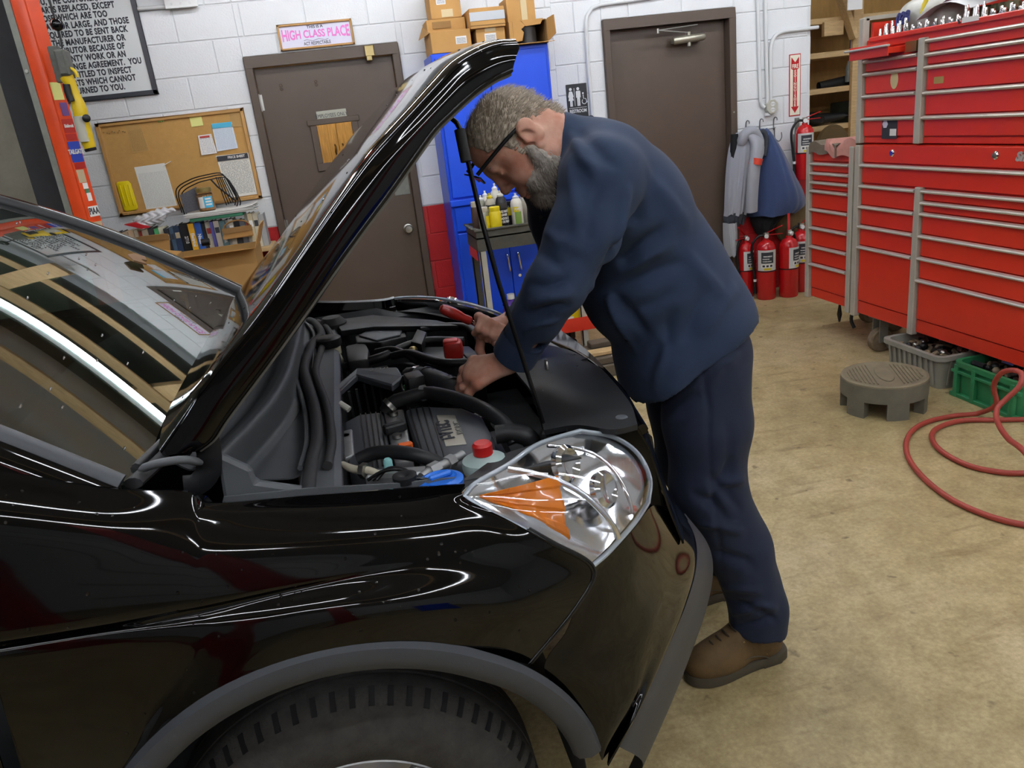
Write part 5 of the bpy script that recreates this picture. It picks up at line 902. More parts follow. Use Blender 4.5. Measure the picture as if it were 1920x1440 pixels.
for x in (x0_+.03, x1_-.03):
    for y in (CY0+.03, CY1-.03): mk('wheel', G().cyl((x, y-.015, .03), (x, y+.015, .03), .03, n=14), 'black', t, smooth=40)
for k in range(4): mk('tool_clip', G().bar((x0_-.02, CY0+.06+.07*k, tz+.005), (x0_+.06, CY0+.03+.07*k, tz-.02), .012, .006), 'grey_steel', t)
FL = tz-.05
def can(px, y, h, r, body, lb, band=None, cap='white', kind='spray', nozzle='white', name='spray_can', txt=None, base=None):
    q = aY(px, 430, y); base = FL+.001 if base is None else base; c = (q[0], y, base)
    t = thing(name, lb, 'can' if kind != 'bottle' else 'bottle', c, 'cans and bottles on the cart'); n_ = 22
    if kind == 'spray':
        mk('can_body', G().lathe([(r*.95, 0), (r, .004), (r, h*.72), (r*.98, h*.73), (r*.8, h*.82), (r*.45, h*.87), (r*.42, h*.89)], c, n=n_), [body], t, smooth=35); mk('valve_cap', G().lathe([(r*.55, h*.86), (r*.58, h*.9), (r*.3, h*.93), (r*.2, h*.94), (r*.2, h), (0, h)], c, n=14, caps=False), nozzle, t, smooth=35)
    elif kind == 'jar':
        mk('can_body', G().lathe([(r*.95, 0), (r, .004), (r, h*.8), (r*.85, h*.86)], c, n=n_), [body], t, smooth=35); mk('valve_cap', G().lathe([(r*.88, h*.85), (r*.9, h*.87), (r*.9, h), (r*.84, h+.003)], c, n=n_), cap, t, smooth=30)
    else:
        mk('can_body', G().lathe([(r*.9, 0), (r, .008), (r, h*.62), (r*.7, h*.78), (r*.35, h*.84), (r*.33, h*.9)], c, n=n_), [body], t, smooth=35); mk('valve_cap', G().lathe([(r*.4, h*.88), (r*.42, h), (0, h+.002)], c, n=14, caps=False), cap, t, smooth=30)
    if band:
        for z0_, z1_, m_, a0, a1 in band: mk('label_print', slab(A([[A(c)+A(((r+.0008)*math.sin(a), -(r+.0008)*math.cos(a), z)) for a in np.linspace(a0, a1, 10)] for z in (h*z0_, h*z1_)]), .0005), m_, t, smooth=40)
    if txt:
        for s_, z_ in txt:
            def wrap(V, r=r):
                W = V.copy(); a = V[:, 0]*.6/r; W[:, 0] = (r+.002)*np.sin(a)/.6; W[:, 2] = (r+.002)*np.cos(a)+V[:, 2]; return W
            text('lettering', s_, .02, A(c)+A((0, 0, h*z_)), X_, Z_, 'paper', t, off=.0008, sx=.6, curve=wrap)
    return t
mat('can_olive', '8a8a78', .4, .2); mat('can_brown', '4c3a34', .5); mat('can_green', '7d9a4a', .4); mat('can_black', '1e1d20', .35); mat('can_white', 'd5d2c6', .35); mat('can_yel', 'd9c31c', .35); mat('can_beige', 'b9b39f', .45)
can(897, 4.9, .2, .033, 'can_brown', 'dark brown can at the left end of the cart tray', kind='jar', cap='can_beige')
can(908, 4.98, .23, .03, 'can_olive', 'olive spray can behind the brown can')
can(910, 4.8, .17, .033, 'can_olive', 'short olive can with a white lid at the tray front', kind='jar', cap='can_beige', band=[(.2, .7, 'can_yel', .2, 1.2)])
can(917, 5.03, .25, .032, 'can_white', 'tall white spray can at the back left of the tray', nozzle='white')
can(925, 4.93, .24, .034, 'can_beige', 'spray can with a yellow nozzle and dark collar', nozzle='can_yel', band=[(.6, .7, 'ink', -1.2, 1.2)])
t_ = can(931, 4.79, .165, .038, 'can_yel', 'squat bright yellow plastic tub on the cart', kind='jar', cap='can_yel', name='plastic_tub'); 
can(936, 5.0, .29, .033, 'can_white', 'tallest white can at the back of the tray')
can(945, 4.84, .255, .036, 'can_black', 'black brake cleaner spray can with white print', nozzle='can_white', band=[(.58, .7, 'dark_grey', -.9, .9), (.08, .16, 'ext_label', -.5, .0)], txt=[('BRAKE PARTS', .5), ('CLEANER', .42), ('LIMPIADOR DE', .33), ('PIEZAS DE FRENO', .25)])
can(957, 4.95, .17, .03, 'can_black', 'small black can between the brake cleaner and the green bottle', kind='jar', cap='can_black', band=[(.5, .8, 'can_yel', -1, 1)])
can(973, 4.86, .225, .038, 'can_white', 'white spray bottle with a green label on the cart', kind='spray', band=[(.02, .5, 'can_green', -.6, .5), (.5, .64, 'can_yel', -.9, .1)], nozzle='plastic_white', txt=[('POWER', .57)])
can(989, 4.98, .19, .03, 'can_beige', 'beige can behind the green labelled bottle', kind='jar', cap='can_white')
can(1003, 4.84, .215, .04, 'can_beige', 'off-white can with a red nozzle at the right end of the tray', nozzle='film_red', band=[(.05, .62, 'can_white', -1.1, -.1), (.05, .62, 'ink', .15, .25), (.05, .62, 'can_white', .3, 1.1)])
t_ = can(943, 4.86, .27, .062, mat('purple', '5a3a9a', .35), 'purple cleaner jug on the lower tray of the cart', kind='bottle', name='cleaner_jug', base=.217)
q = aY(972, 568, 4.85); tag(mk('yellow_carton', G().box((x0_+.24, CY0+.05, .217), (x0_+.44, CY1-.05, .38)), mat('pale_yellow', 'd8c66a', .5), bevel=.004), 'pale yellow carton on the lower tray of the cart', 'carton')
a, b = aY(1068, 600, 4.78), aY(1112, 560, 4.78); t = thing('yellow_box', 'bright yellow box with black lettering on the red lower tray', 'box', ((a[0]+b[0])/2, 4.85, .217)); mk('box_body', G().box((a[0]-.05, 4.78, .217), (b[0]+.06, 4.98, b[2]+.02)), 'yellow', t, bevel=.003); q = aY(1093, 572, 4.778); text('lettering', 'G', .06, (q[0], 4.7792, q[2]), X_, Z_, 'ink', t, off=.002); mk('label', G().box((a[0]-.02, 4.7785, .25), (a[0]+.03, 4.78, .29)), 'paper', t)
# timber offcuts on the floor behind the mechanic
mat('old_wood', '5b5144', .85, var=.2, vs_=6, stretch=(2, 10, 10))
rs = np.random.RandomState(12)
for i, (xa, xb, ya, yb_, za, zb__) in enumerate([(1.05, 1.95, 4.30, 4.46, 0, .075), (1.1, 2.0, 4.48, 4.62, 0, .075), (1.15, 1.75, 4.32, 4.45, .076, .12), (1.3, 1.9, 4.48, 4.6, .076, .13), (1.28, 1.62, 4.36, 4.44, .121, .15), (1.35, 1.66, 4.49, 4.58, .131, .17), (1.0, 1.25, 4.33, 4.44, .121, .2)]):
    tag(mk('timber_block', G().box((xa, ya, za+.001), (xb, yb_, zb__)), 'old_wood' if i not in (4,) else 'wood', bevel=.005), '%s weathered timber offcut of the pile on the floor behind the mechanic' % ['longest front', 'longest rear', 'middle front', 'middle rear', 'topmost pale', 'topmost rear', 'short upper left'][i], 'timber', 'timber offcuts')
# ================================================================ black car, bonnet raised (nose towards +X, left side nearest the camera)
mat('paint', '030304', .05, coat=0, spec=.5); mat('plastic', '56595c', .55, bump=.08, bs=500); mat('plastic_dk', '1a1b1d', .5); mat('plastic_mid', '4a4d52', .5, var=.08, vs_=14); mat('trim_plastic', '3f4247', .5, bump=.05, bs=400); mat('tire', '3b3a38', .85, var=.3, vs_=25, bump=.2, bs=150); mat('seal', '2f2f30', .7); mat('interior', '26292b', .8); mat('cast_alu', 'a3a5a6', .45, .7, var=.12, vs_=30); mat('reflector', 'fafafc', .12, 1); mat('amber', 'e07a06', .25, coat=.6, emit=0); mat('dust_grey', '2b2d2f', .6, var=.15, vs_=10)
def thin_glass(name, tint, rough=.0, ior=1.5):
    m = bpy.data.materials.new(name); m.use_nodes = True; nt = m.node_tree; L = nt.links.new; nt.nodes.remove(nt.nodes['Principled BSDF']); o = nt.nodes['Material Output']
    tr = nt.nodes.new('ShaderNodeBsdfTransparent'); tr.inputs[0].default_value = (*tint, 1); gl = nt.nodes.new('ShaderNodeBsdfGlossy'); gl.inputs['Roughness'].default_value = rough; fr = nt.nodes.new('ShaderNodeLayerWeight'); fr.inputs[0].default_value = .5; pw = nt.nodes.new('ShaderNodeMath'); pw.operation = 'POWER'; L(fr.outputs['Facing'], pw.inputs[0]); pw.inputs[1].default_value = 5
    f0 = ((ior-1)/(ior+1))**2; ma = nt.nodes.new('ShaderNodeMath'); ma.operation = 'MULTIPLY_ADD'; L(pw.outputs[0], ma.inputs[0]); ma.inputs[1].default_value = 1-f0; ma.inputs[2].default_value = f0; mx = nt.nodes.new('ShaderNodeMixShader'); L(ma.outputs[0], mx.inputs[0]); L(tr.outputs[0], mx.inputs[1]); L(gl.outputs[0], mx.inputs[2]); L(mx.outputs[0], o.inputs[0]); MATS[name] = m
thin_glass('windscreen_glass', (.5, .64, .6), 0, 3.9); thin_glass('lens', (.95, .96, .97), .02, 1.5)
YC = 1.98
def mir(P): P = A(P, float).copy(); P[..., 1] = 2*YC-P[..., 1]; return P
CAR = thing('car', 'black car with raised bonnet filling the lower left', 'car', (-.6, YC, 0))
def crU(P, n):
    P = A(P, float); k = len(P); t = np.linspace(0, k-1, n); i = np.minimum(t.astype(int), k-2); s = (t-i)[:, None]; g = lambda j: P[np.clip(j, 0, k-1)]
    p0, p1, p2, p3 = g(i-1), g(i), g(i+1), g(i+2); p0 = np.where((i == 0)[:, None], 2*p1-p2, p0); p3 = np.where((i == k-2)[:, None], 2*p2-p1, p3)
    return .5*(2*p1+(p2-p0)*s+(2*p0-5*p1+4*p2-p3)*s**2+(3*p1-p0-3*p2+p3)*s**3)
def loftU(rows, nu, nv):
    R = A([crU(r, nu) for r in rows]); return A([crU(R[:, i], nv) for i in range(nu)]).transpose(1, 0, 2)
def pxr(row): return [aY(*p) for p in row]
def panel(nm, N, m_, parent, t=.0015, both=True, smooth=50, **kw):
    o = mk(nm, slab(N, t), m_, parent, smooth=smooth, **kw)
    if both: mk(nm, slab(mir(N)[:, ::-1], t), m_, parent, smooth=smooth, **kw)
    return o
WC = A((-.165, .36)); AC, AR = A((-.158, .391)), .442
def arcp(deg, r, y): a = math.radians(deg); return A((AC[0]+r*math.cos(a), y, AC[1]+r*math.sin(a)))
# ---- front wing
rows = [
 [(-80, 862, 1.165), (0, 882, 1.16), (200, 917, 1.152), (345, 923, 1.15), (396, 945, 1.155), (560, 932, 1.175), (700, 922, 1.178), (800, 914, 1.175), (840, 911, 1.17), (872, 909, 1.16)],
 [(-76, 958, 1.11), (0, 965, 1.11), (200, 982, 1.112), (345, 981, 1.12), (400, 977, 1.13), (560, 964, 1.142), (700, 952, 1.146), (800, 943, 1.146), (845, 938, 1.143), (872, 933, 1.137)],
 [(-55, 1088, 1.085), (0, 1084, 1.086), (200, 1064, 1.09), (345, 1048, 1.095), (400, 1040, 1.098), (560, 1020, 1.104), (700, 1002, 1.108), (820, 985, 1.11), (890, 977, 1.112), (952, 975, 1.118)],
 [(-30, 1196, 1.07), (0, 1190, 1.07), (200, 1158, 1.073), (345, 1130, 1.077), (400, 1120, 1.078), (560, 1087, 1.083), (700, 1058, 1.086), (840, 1032, 1.088), (940, 1020, 1.094), (1030, 1018, 1.106)],
 [(-24, 1220, 1.077), (0, 1214, 1.077), (200, 1182, 1.079), (345, 1154, 1.079), (400, 1143, 1.08), (560, 1108, 1.081), (700, 1082, 1.078), (850, 1064, 1.075), (980, 1060, 1.086), (1108, 1066, 1.11)],
 [(0, 1302, 1.066), (20, 1298, 1.066), (200, 1262, 1.064), (345, 1220, 1.06), (420, 1195, 1.057), (560, 1155, 1.051), (700, 1138, 1.046), (850, 1132, 1.046), (970, 1140, 1.056), (1080, 1135, 1.092)]]
R_ = [pxr(r) for r in rows]
low = [A((-.66, 1.075, .30)), A((-.62, 1.07, .30))]+[arcp(d, AR, y) for d, y in ((188, 1.058), (150, 1.048), (128, 1.043), (106, 1.04), (88, 1.038), (70, 1.04), (58, 1.045), (43, 1.072))]
FN = loftU(R_+[low], 110, 70); wing = panel('front_wing', FN[::-1], 'paint', CAR)
# inward flange along the bonnet gap
top = crU(R_[0], 110); fl = A([top, top+A((0, .012, -.004)), top+A((0, .018, -.03)), top+A((0, .03, -.034)), top+A((0, .075, -.04))]); panel('wing_flange', fl, 'paint', CAR, smooth=35)
# ---- wheel-arch moulding
an = np.linspace(196, 12, 60)
yb = lambda d: 1.04+.03*max(0, (55-d)/45)+.012*max(0, (d-120)/70)
ring = A([[arcp(d, AR+.004, yb(d)+.002), arcp(d, AR-.002, yb(d)-.012), arcp(d, AR-.02, yb(d)-.016), arcp(d, AR-.04, yb(d)-.008), arcp(d, AR-.047, yb(d)+.006), arcp(d, AR-.042, yb(d)+.04)] for d in an])
panel('arch_moulding', ring, 'trim_plastic', CAR, smooth=45)
liner = A([[arcp(d, AR-.03, yb(d)+.02), arcp(d, AR-.03, 1.2), arcp(d, AR-.03, 1.36)] for d in np.linspace(200, -10, 40)]); panel('wheel_housing', liner, 'interior', CAR, smooth=60)
# ---- wheels
def wheel(xc, yo, s, steer=0):
    c = (xc, yo, .345); R0 = .342; w_ = .215
    prof = [(.205, .03), (.215, .012), (.235, .004), (.27, .0), (.30, .006), (.318, .016), (.331, .03), (R0-.003, .045), (R0, .055), (R0, .078), (R0-.009, .0785), (R0-.009, .086), (R0, .0865), (R0+.001, .13), (R0-.009, .1305), (R0-.009, .138), (R0, .1385), (R0, .165), (R0-.004, .175), (.331, .188), (.30, .21), (.25, w_), (.205, .19)]
    wt = mk('tyre', G().lathe(prof, c, (0, s, 0), n=96, caps=False), 'tire', CAR, smooth=35, center=c)
    g = G()
    for k in range(64):
        a = 2*math.pi*k/64; e = A((math.cos(a), 0, math.sin(a))); p0 = A(c)+e*(R0-.002)+A((0, s*.047, 0)); p1 = A(c)+e*(.322)+A((0, s*.019, 0)); g.bar(p0, p1, .004, .01, up=np.cross(e, (0, 1, 0)))
    mk('tread_grooves', g, 'plastic_dk', wt, kind='stuff')
    mk('rim', G().lathe([(.205, .03), (.213, .01), (.217, .014), (.208, .02), (.2, .05), (.19, .09), (.06, .06), (.03, .04), (0, .04)], c, (0, s, 0), n=48, caps=False), 'cast_alu', CAR, smooth=35)
    g = G()
    for k in range(7): a = 2*math.pi*k/7; e = A((math.cos(a), 0, math.sin(a))); mk('spoke', G().bar(A(c)+e*.05+A((0, s*.035, 0)), A(c)+e*.205+A((0, s*.022, 0)), .035, .02, up=(0, 1, 0)), 'cast_alu', wt, bevel=.004)
wheel(-.168, 1.082, 1); wheel(-.168, 2*YC-1.082, -1)
mk('axle_beam', G().cyl((-.168, 1.25, .34), (-.168, 2.71, .34), .05, n=12), 'interior', CAR)
# ---- bumper
rows = [
 [(1110, 1068, 1.112), (1150, 1032, 1.15), (1190, 988, 1.21), (1224, 948, 1.32), (1262, 952, 1.52)],
 [(1086, 1112, 1.102), (1145, 1105, 1.125), (1200, 1075, 1.18), (1250, 1035, 1.29), (1298, 1000, 1.50)],
 [(1063, 1180, 1.092), (1130, 1180, 1.10), (1195, 1155, 1.145), (1250, 1110, 1.23), (1306, 1050, 1.42)],
 [(1020, 1253, 1.078), (1100, 1245, 1.08), (1170, 1225, 1.105), (1230, 1180, 1.17), (1290, 1115, 1.33)],
 [(1071, 1318, 1.072), (1125, 1300, 1.072), (1170, 1280, 1.09), (1210, 1250, 1.13), (1252, 1200, 1.23)],
 [(1112, 1385, 1.067), (1140, 1365, 1.066), (1165, 1345, 1.075), (1185, 1325, 1.095), (1205, 1295, 1.14)],
 [(1128, 1425, 1.064), (1133, 1418, 1.07), (1138, 1412, 1.08), (1143, 1404, 1.09), (1149, 1396, 1.11)]]
B = [pxr(r) for r in rows]
for r, (xa, xb) in zip(B, [(.655, .67), (.69, .71), (.70, .72), (.70, .72), (.69, .715), (.67, .70), (.62, .66)]): z = r[-1][2]; r += [A((xa, 1.68, z)), A((xb, YC, z))]
BN = loftU(B, 60, 44); panel('bumper_skin', BN[::-1], 'paint', CAR)
edge = [r[4] for r in B]
gp = FN[:, -1]; mk('panel_edge', G().tube([p+A((.001, -.0012, 0)) for p in gp[28:]], .0028, n=8), 'paint', CAR, smooth=60); mk('panel_gap', G().tube([p+A((.006, .001, 0)) for p in gp[28:]], .003, n=6), 'black', CAR)
mid = [aY(*p) for p in [(1278, 962, 1.56), (1312, 1005, 1.54), (1322, 1060, 1.46), (1306, 1128, 1.37), (1270, 1208, 1.27), (1224, 1302, 1.17), (1168, 1404, 1.10)]]
out = [aY(*p) for p in [(1282, 972, 1.62), (1328, 1035, 1.62), (1335, 1085, 1.58), (1322, 1150, 1.46), (1296, 1225, 1.36), (1258, 1320, 1.26), (1206, 1436, 1.17)]]
out2 = [p+A((-.05, .05, -.12)) for p in out]
e0 = [r[4]*.75+r[3]*.25+A((-.006, .004, 0)) for r in B]
LN = loftU([e0, mid, out, out2], 50, 26).transpose(1, 0, 2)
panel('lower_trim', LN[:, ::-1] if False else LN, 'trim_plastic', CAR, smooth=40)
# lower apron across the nose
mk('lower_apron', G().grid(A([[(.70, 1.6, .5), (.72, YC, .5), (.70, 2*YC-1.6, .5)], [(.72, 1.6, .4), (.75, YC, .4), (.72, 2*YC-1.6, .4)], [(.66, 1.6, .22), (.70, YC, .22), (.66, 2*YC-1.6, .22)]])), 'trim_plastic', CAR, smooth=50)
# grille and nose panel between the lamps
NP = A([[(.47+k*.0, y, .958), (.515+k, y, .945), (.535+k, y, .9), (.555+k, y, .82), (.575+k, y, .74), (.60+k, y, .66)] for y, k in [(1.37, -.02), (1.42, .0), (1.5, .02), (1.65, .04), (YC, .055), (2*YC-1.65, .04), (2*YC-1.5, .02), (2*YC-1.42, .0), (2*YC-1.37, -.02)]])
mk('nose_panel', slab(np.stack([crU(crU(NP[:, i], 40), 40) for i in range(6)], 1), .004), 'paint', CAR, smooth=50)
for k in range(3): mk('grille_bar', G().tube([(.585+.05*math.cos((y-YC)*2.2)-.012*k*0, y, .74+.05*k) for y in np.linspace(1.8, 2*YC-1.8, 14)], .008, n=8), 'chrome', CAR, smooth=50)
# ---- headlamps
def lamp(mirror):
    f = (lambda P: mir(P)) if mirror else (lambda P: A(P, float))
    lp = thing('headlamp', '', '', (.3, 1.2 if not mirror else 2*YC-1.2, .8)); del lp['label']; del lp['category']; lp.parent = CAR; lp.location = tuple(WL[lp.name]-WL[CAR.name])
    # boundary curves: tail -> top -> front -> tip
    E0 = pxr([(872, 930, 1.14), (895, 905, 1.165), (955, 871, 1.21), (1012, 832, 1.28), (1090, 807, 1.36)])           # upper edge
    E1 = pxr([(1090, 807, 1.36), (1152, 818, 1.375), (1197, 848, 1.365), (1221, 895, 1.325), (1218, 942, 1.285)])      # front edge
    E2 = pxr([(1112, 1062, 1.112), (1140, 1038, 1.135), (1168, 1008, 1.168), (1195, 976, 1.21), (1218, 942, 1.285)])   # lower front
    E3 = pxr([(872, 930, 1.14), (925, 962, 1.125), (985, 992, 1.115), (1050, 1030, 1.112), (1112, 1062, 1.112)])       # lower rear
    n_ = 22; c0, c1, d0, d1_ = crU(E0, n_), crU(E2, n_), crU(E3, n_), crU(E1, n_)   # c along u (tail->top / tip->front), d along v
    u = np.linspace(0, 1, n_)
    N = A([[(1-v)*c0[i]+v*c1[i]+(1-u[i])*d0[j]+u[i]*d1_[j]-((1-u[i])*(1-v)*c0[0]+u[i]*(1-v)*c0[-1]+(1-u[i])*v*c1[0]+u[i]*v*c1[-1]) for i in range(n_)] for j, v in enumerate(u)])
    bulge = A((.5, -.72, .48)); bulge /= np.linalg.norm(bulge); W = np.sin(math.pi*u)[:, None]*np.sin(math.pi*u)[None, :]
    N += .035*(W**.7)[..., None]*bulge
    S = f(N); S = S if mirror else S
    mk('lens_cover', slab(S if not mirror else S[:, ::-1], .003), 'lens', lp, smooth=60)
    bk = A((.25, -.3, .15)); In = N-.028*bulge-.02*W[..., None]*bulge
    # chrome bowl: scalloped backing behind the lens
    U, V = np.meshgrid(u, u); dep = .02+.075*np.clip(W, 0, 1)**.6; dep = dep+.012*np.abs(np.sin(V*9.5))*np.clip((U-.45)*6, 0, 1)*W-.02*np.clip((.45-U)*6, 0, 1)*W*0
    Bk = N-dep[..., None]*A((.62, -.5, .3)); Bk = f(Bk); mk('chrome_bowl', G().grid(Bk), 'reflector', lp, smooth=28)
    # amber side reflector: rear lower wedge, with steps
    k0 = 12; nn = 24
    def pt(uu, vv, d): 
        a_ = min(uu, .999)*(n_-1); b_ = min(vv, .999)*(n_-1); i, j = int(a_), int(b_); s_, r_ = a_-i, b_-j; q = N[j, i]*(1-s_)*(1-r_)+N[j, i+1]*s_*(1-r_)+N[j+1, i]*(1-s_)*r_+N[j+1, i+1]*s_*r_; return q-d*A((.62, -.5, .3))
    def prj(p): v = A(p)-CP; return 960+F*(v@RT)/(v@FW), 720+F*(v@DN)/(v@FW)
    uvs = [(a, b) for a in np.linspace(0, .99, 45) for b in np.linspace(0, .99, 45)]; pj = A([prj(pt(a, b, .012)) for a, b in uvs]); find = lambda x, y: A(uvs[int(np.argmin((pj[:, 0]-x)**2+(pj[:, 1]-y)**2))])
    ta, tb, tc_ = find(897, 931), find(1043, 893), find(1072, 1012)
    Am = A([[pt(*(ta*(1-a)+(tb*(1-b_)+tc_*b_)*a), .008+.016*math.sin(math.pi*min(1, a*1.05))*math.sin(math.pi*b_)+.004*(int(b_*5) % 2)+.003*(int(a*7) % 2)) for a in np.linspace(.02, 1, nn)] for b_ in np.linspace(0, 1, nn)])
    Am = f(Am); mk('amber_reflector', slab(Am if not mirror else Am[:, ::-1], .002), 'amber', lp, smooth=18)
    dv = [pt(.46, v, .006+.01*math.sin(math.pi*v)) for v in np.linspace(.03, .97, 16)]; mk('divider', G().tube([f(p) for p in dv], .006, n=8), 'reflector', lp, smooth=60)
    dv = [pt(.74+.03*math.sin(v*6), v, .012) for v in np.linspace(.06, .9, 14)]; mk('divider', G().tube([f(p) for p in dv], .004, n=8), 'reflector', lp, smooth=60)
    for vv in (.3, .62): c_ = pt(.66, vv, .05); mk('projector', G().lathe([(.034, 0), (.036, .014), (.028, .02), (.012, .012), (0, .012)], f(c_), f(A((.55, -.6+0, .3))+A((0, YC, 0)))-A((0, YC, 0)) if mirror else (.55, -.6, .3), n=20, caps=False), 'chrome', lp, smooth=40)
    rim = np.vstack([N[0, :], N[1:, -1], N[-1, -2::-1], N[-2:0:-1, 0]]); mk('lamp_rim', G().tube([f(p-.004*bulge) for p in rim], .005, n=8, closed=True), mat('clear_edge', 'a8b2bc', .1, .2, spec=.8) if not mirror else 'clear_edge', lp, smooth=60)
    # body behind the lamp so that no daylight shows through
    mk('lamp_housing', G().grid(f(N-.11*A((.62, -.5, .3)))), 'plastic_dk', lp, smooth=60)
lamp(False); lamp(True)
# ---- bonnet
cre = [aY(px, py, 1.25) for px, py in [(304, 850), (339, 799), (391, 723), (470, 624), (517, 560), (620, 410), (683, 322), (718, 279), (778, 215), (826, 163), (863, 125), (905, 100), (938, 88), (972, 85)]]
lowe = [aY(px, py, 1.242) for px, py in [(368, 845), (397, 822), (425, 780), (500, 680), (560, 597), (660, 455), (726, 366), (784, 284), (815, 242), (844, 213), (873, 186), (900, 164), (931, 144), (960, 131)]]
nh = 60; C_ = crU(cre, nh); Lw = crU(lowe, nh); T_ = np.gradient(C_, axis=0); T_ /= np.linalg.norm(T_, axis=1, keepdims=True); No = np.stack([-T_[:, 2], 0*T_[:, 0], T_[:, 0]], 1)
v_ = np.linspace(0, 1, nh)
def hrow(y, off, ext=0.0, back=0.0): return A([C_[i]*A((1, 0, 1))+A((0, y, 0))+No[i]*off+T_[i]*(ext*max(0, (v_[i]-.6)/.4)**2-back*max(0, 1-v_[i]/.3)**2) for i in range(nh)])
ys = [(1.25, 0, 0, 0), (1.262, .006, 0, 0), (1.30, .013, .004, .0), (1.42, .022, .012, .012), (1.62, .029, .02, .03), (YC, .034, .026, .045)]
half = [hrow(*y) for y in ys]; full = half+[mir(r) for r in half[-2::-1]]
HN = np.stack([crU(A(full)[:, i], 64) for i in range(nh)], 1)
bon = thing('bonnet', '', '', (-.35, YC, 1.1)); del bon['label']; del bon['category']; bon.parent = CAR; bon.location = tuple(WL[bon.name]-WL[CAR.name])
mk('outer_skin', slab(HN, .002), 'paint', bon, smooth=60)
mk('hem_edge', G().tube([p+A((0, -.003, 0)) for p in Lw], .0032, n=8), 'paint', bon, smooth=60)
def side(s):
    f = mir if s else (lambda x: A(x, float)); R = A([C_, C_-No*.006-A((0, .003, 0)), C_*.5+Lw*.5-A((0, .006, 0)), Lw-A((0, .002, 0)), Lw-No*.003+A((0, .006, 0)), Lw-No*.004+A((0, .05, 0))]); Z = f(np.stack([crU(R[:, i], 16) for i in range(nh)], 1)); mk('side_skirt', slab(Z if s else Z[::-1], .0015), 'paint', bon, smooth=40)
    fl2 = f(A([Lw-No*.003+A((0, .004, 0)), Lw-No*.008+A((0, .005, 0)), Lw-No*.009+A((0, .03, 0))])); mk('hem_flange', G().grid(fl2), mat('hem', '6c6c66', .5) if not s else 'hem', bon, smooth=40)
side(0); side(1)
inn = A([[HN[j, i]-No[i]*(.04-.03*min(1, max(0, (i/nh-.35)/.35))) for i in range(nh)] for j in range(2, 62)]); mk('inner_panel', G().grid(inn[::-1]), 'dust_grey', bon, smooth=60)
for k in (0, 1):
    i = 0 if k == 0 else nh-1; mk('edge_cap', G().grid(A([HN[2:62, i], inn[:, i]])), 'paint', bon, smooth=60)
for yy in (1.5, 2.46): 
    j = int((yy-1.25)/1.46*60); mk('stiffener', G().tube([inn[j, i]-No[i]*.012 for i in range(4, nh//2, 3)], .02, n=8), 'dust_grey', bon, smooth=60)
# hinge arm and prop rod
for s in (0, 1):
    f = mir if s else (lambda x: A(x, float)); hp = [f(aY(*p, 1.27)) for p in [(382, 800), (392, 850), (390, 885), (370, 908), (345, 912)]]; mk('hinge_arm', G().tube(cr(hp, 14), .02, n=8, flat=.25, up=(0, 1, 0)), 'plastic_dk', CAR, smooth=40)
p0, p1, p2 = aZ(1025, 815, .93), aY(905, 420, 1.50), aY(868, 262, 1.53); rod = [p0, aY(978, 665, 1.46), aY(935, 530, 1.47), p1, p2, aY(864, 245, 1.53), aY(856, 230, 1.53), aY(842, 218, 1.54)]
pr = mk('prop_rod', G().tube(rod, .0048, n=8), mat('rod_black', '1a1a1c', .25, .6), CAR, smooth=60); a, b = aY(861, 240, 1.53), aY(874, 303, 1.515); mk('foam_grip', G().tube([a+(b-a)*.05, b], .0105, n=14), 'rubber', pr, smooth=50)
mk('rod_clip', G().sphere(p0, .016, 10, 8), 'plastic_dk', pr)
# ---- windscreen, pillars, scuttle
TS = math.tan(math.radians(31)); XB = -.41
def ws(y, s, crown=1): 
    u = (y-1.2)/(2*(YC-1.2)); bow = .11*4*u*(1-u)*crown; x = XB+bow-.78*s*.98; z = 1.105+.78*s*TS*.98-.02*0; return A((x, y+(.06*s if y < YC else -.06*s)*abs(y-YC)/.78, z+.035*math.sin(math.pi*s)*1+.0))
WN = A([[ws(y, s) for y in np.linspace(1.2, 2*YC-1.2, 40)] for s in np.linspace(0, 1, 24)])
mk('windscreen', slab(WN[::-1], .004), 'windscreen_glass', CAR, smooth=60)
def strip(P, w_, h_, nm, m_, parent=CAR, **kw): return mk(nm, G().tube(P, w_, n=10, flat=h_), m_, parent, smooth=50, **kw)
far = [WN[i, -1]+A((0, .012, .004)) for i in range(24)]; near = [WN[i, 0]+A((0, -.012, .004)) for i in range(24)]
strip(far, .022, .8, 'pillar_moulding', 'plastic_dk'); strip([p+A((0, .05, -.012)) for p in far], .034, .7, 'roof_pillar', 'paint')
strip(near, .018, .6, 'pillar_moulding', 'trim_plastic'); 
pil = A([[WN[i, 0]+A((0, -.02, .004)), WN[i, 0]+A((.005, -.038, -.012)), WN[i, 0]+A((.01, -.05, -.04)), WN[i, 0]+A((.01, -.06, -.08))] for i in range(24)]); mk('roof_pillar', slab(pil[:, ::-1], .003), 'paint', CAR, smooth=60)
hdr = [WN[-1, j]+A((-.02, 0, .008)) for j in range(40)]; strip(hdr, .03, .6, 'header_rail', 'plastic_dk')
mk('roof', slab(A([[(x, y, 1.585+.04*math.sin(math.pi*(y-1.25)/1.46)**.7-.02*((x+1.9)/.9)**2) for y in np.linspace(1.25, 2*YC-1.25, 16)] for x in np.linspace(-1.2, -2.9, 10)]), .01), 'paint', CAR, smooth=60)
base = [WN[0, j]+A((.012, 0, -.006)) for j in range(40)]; strip(base, .016, .6, 'screen_seal', 'seal')
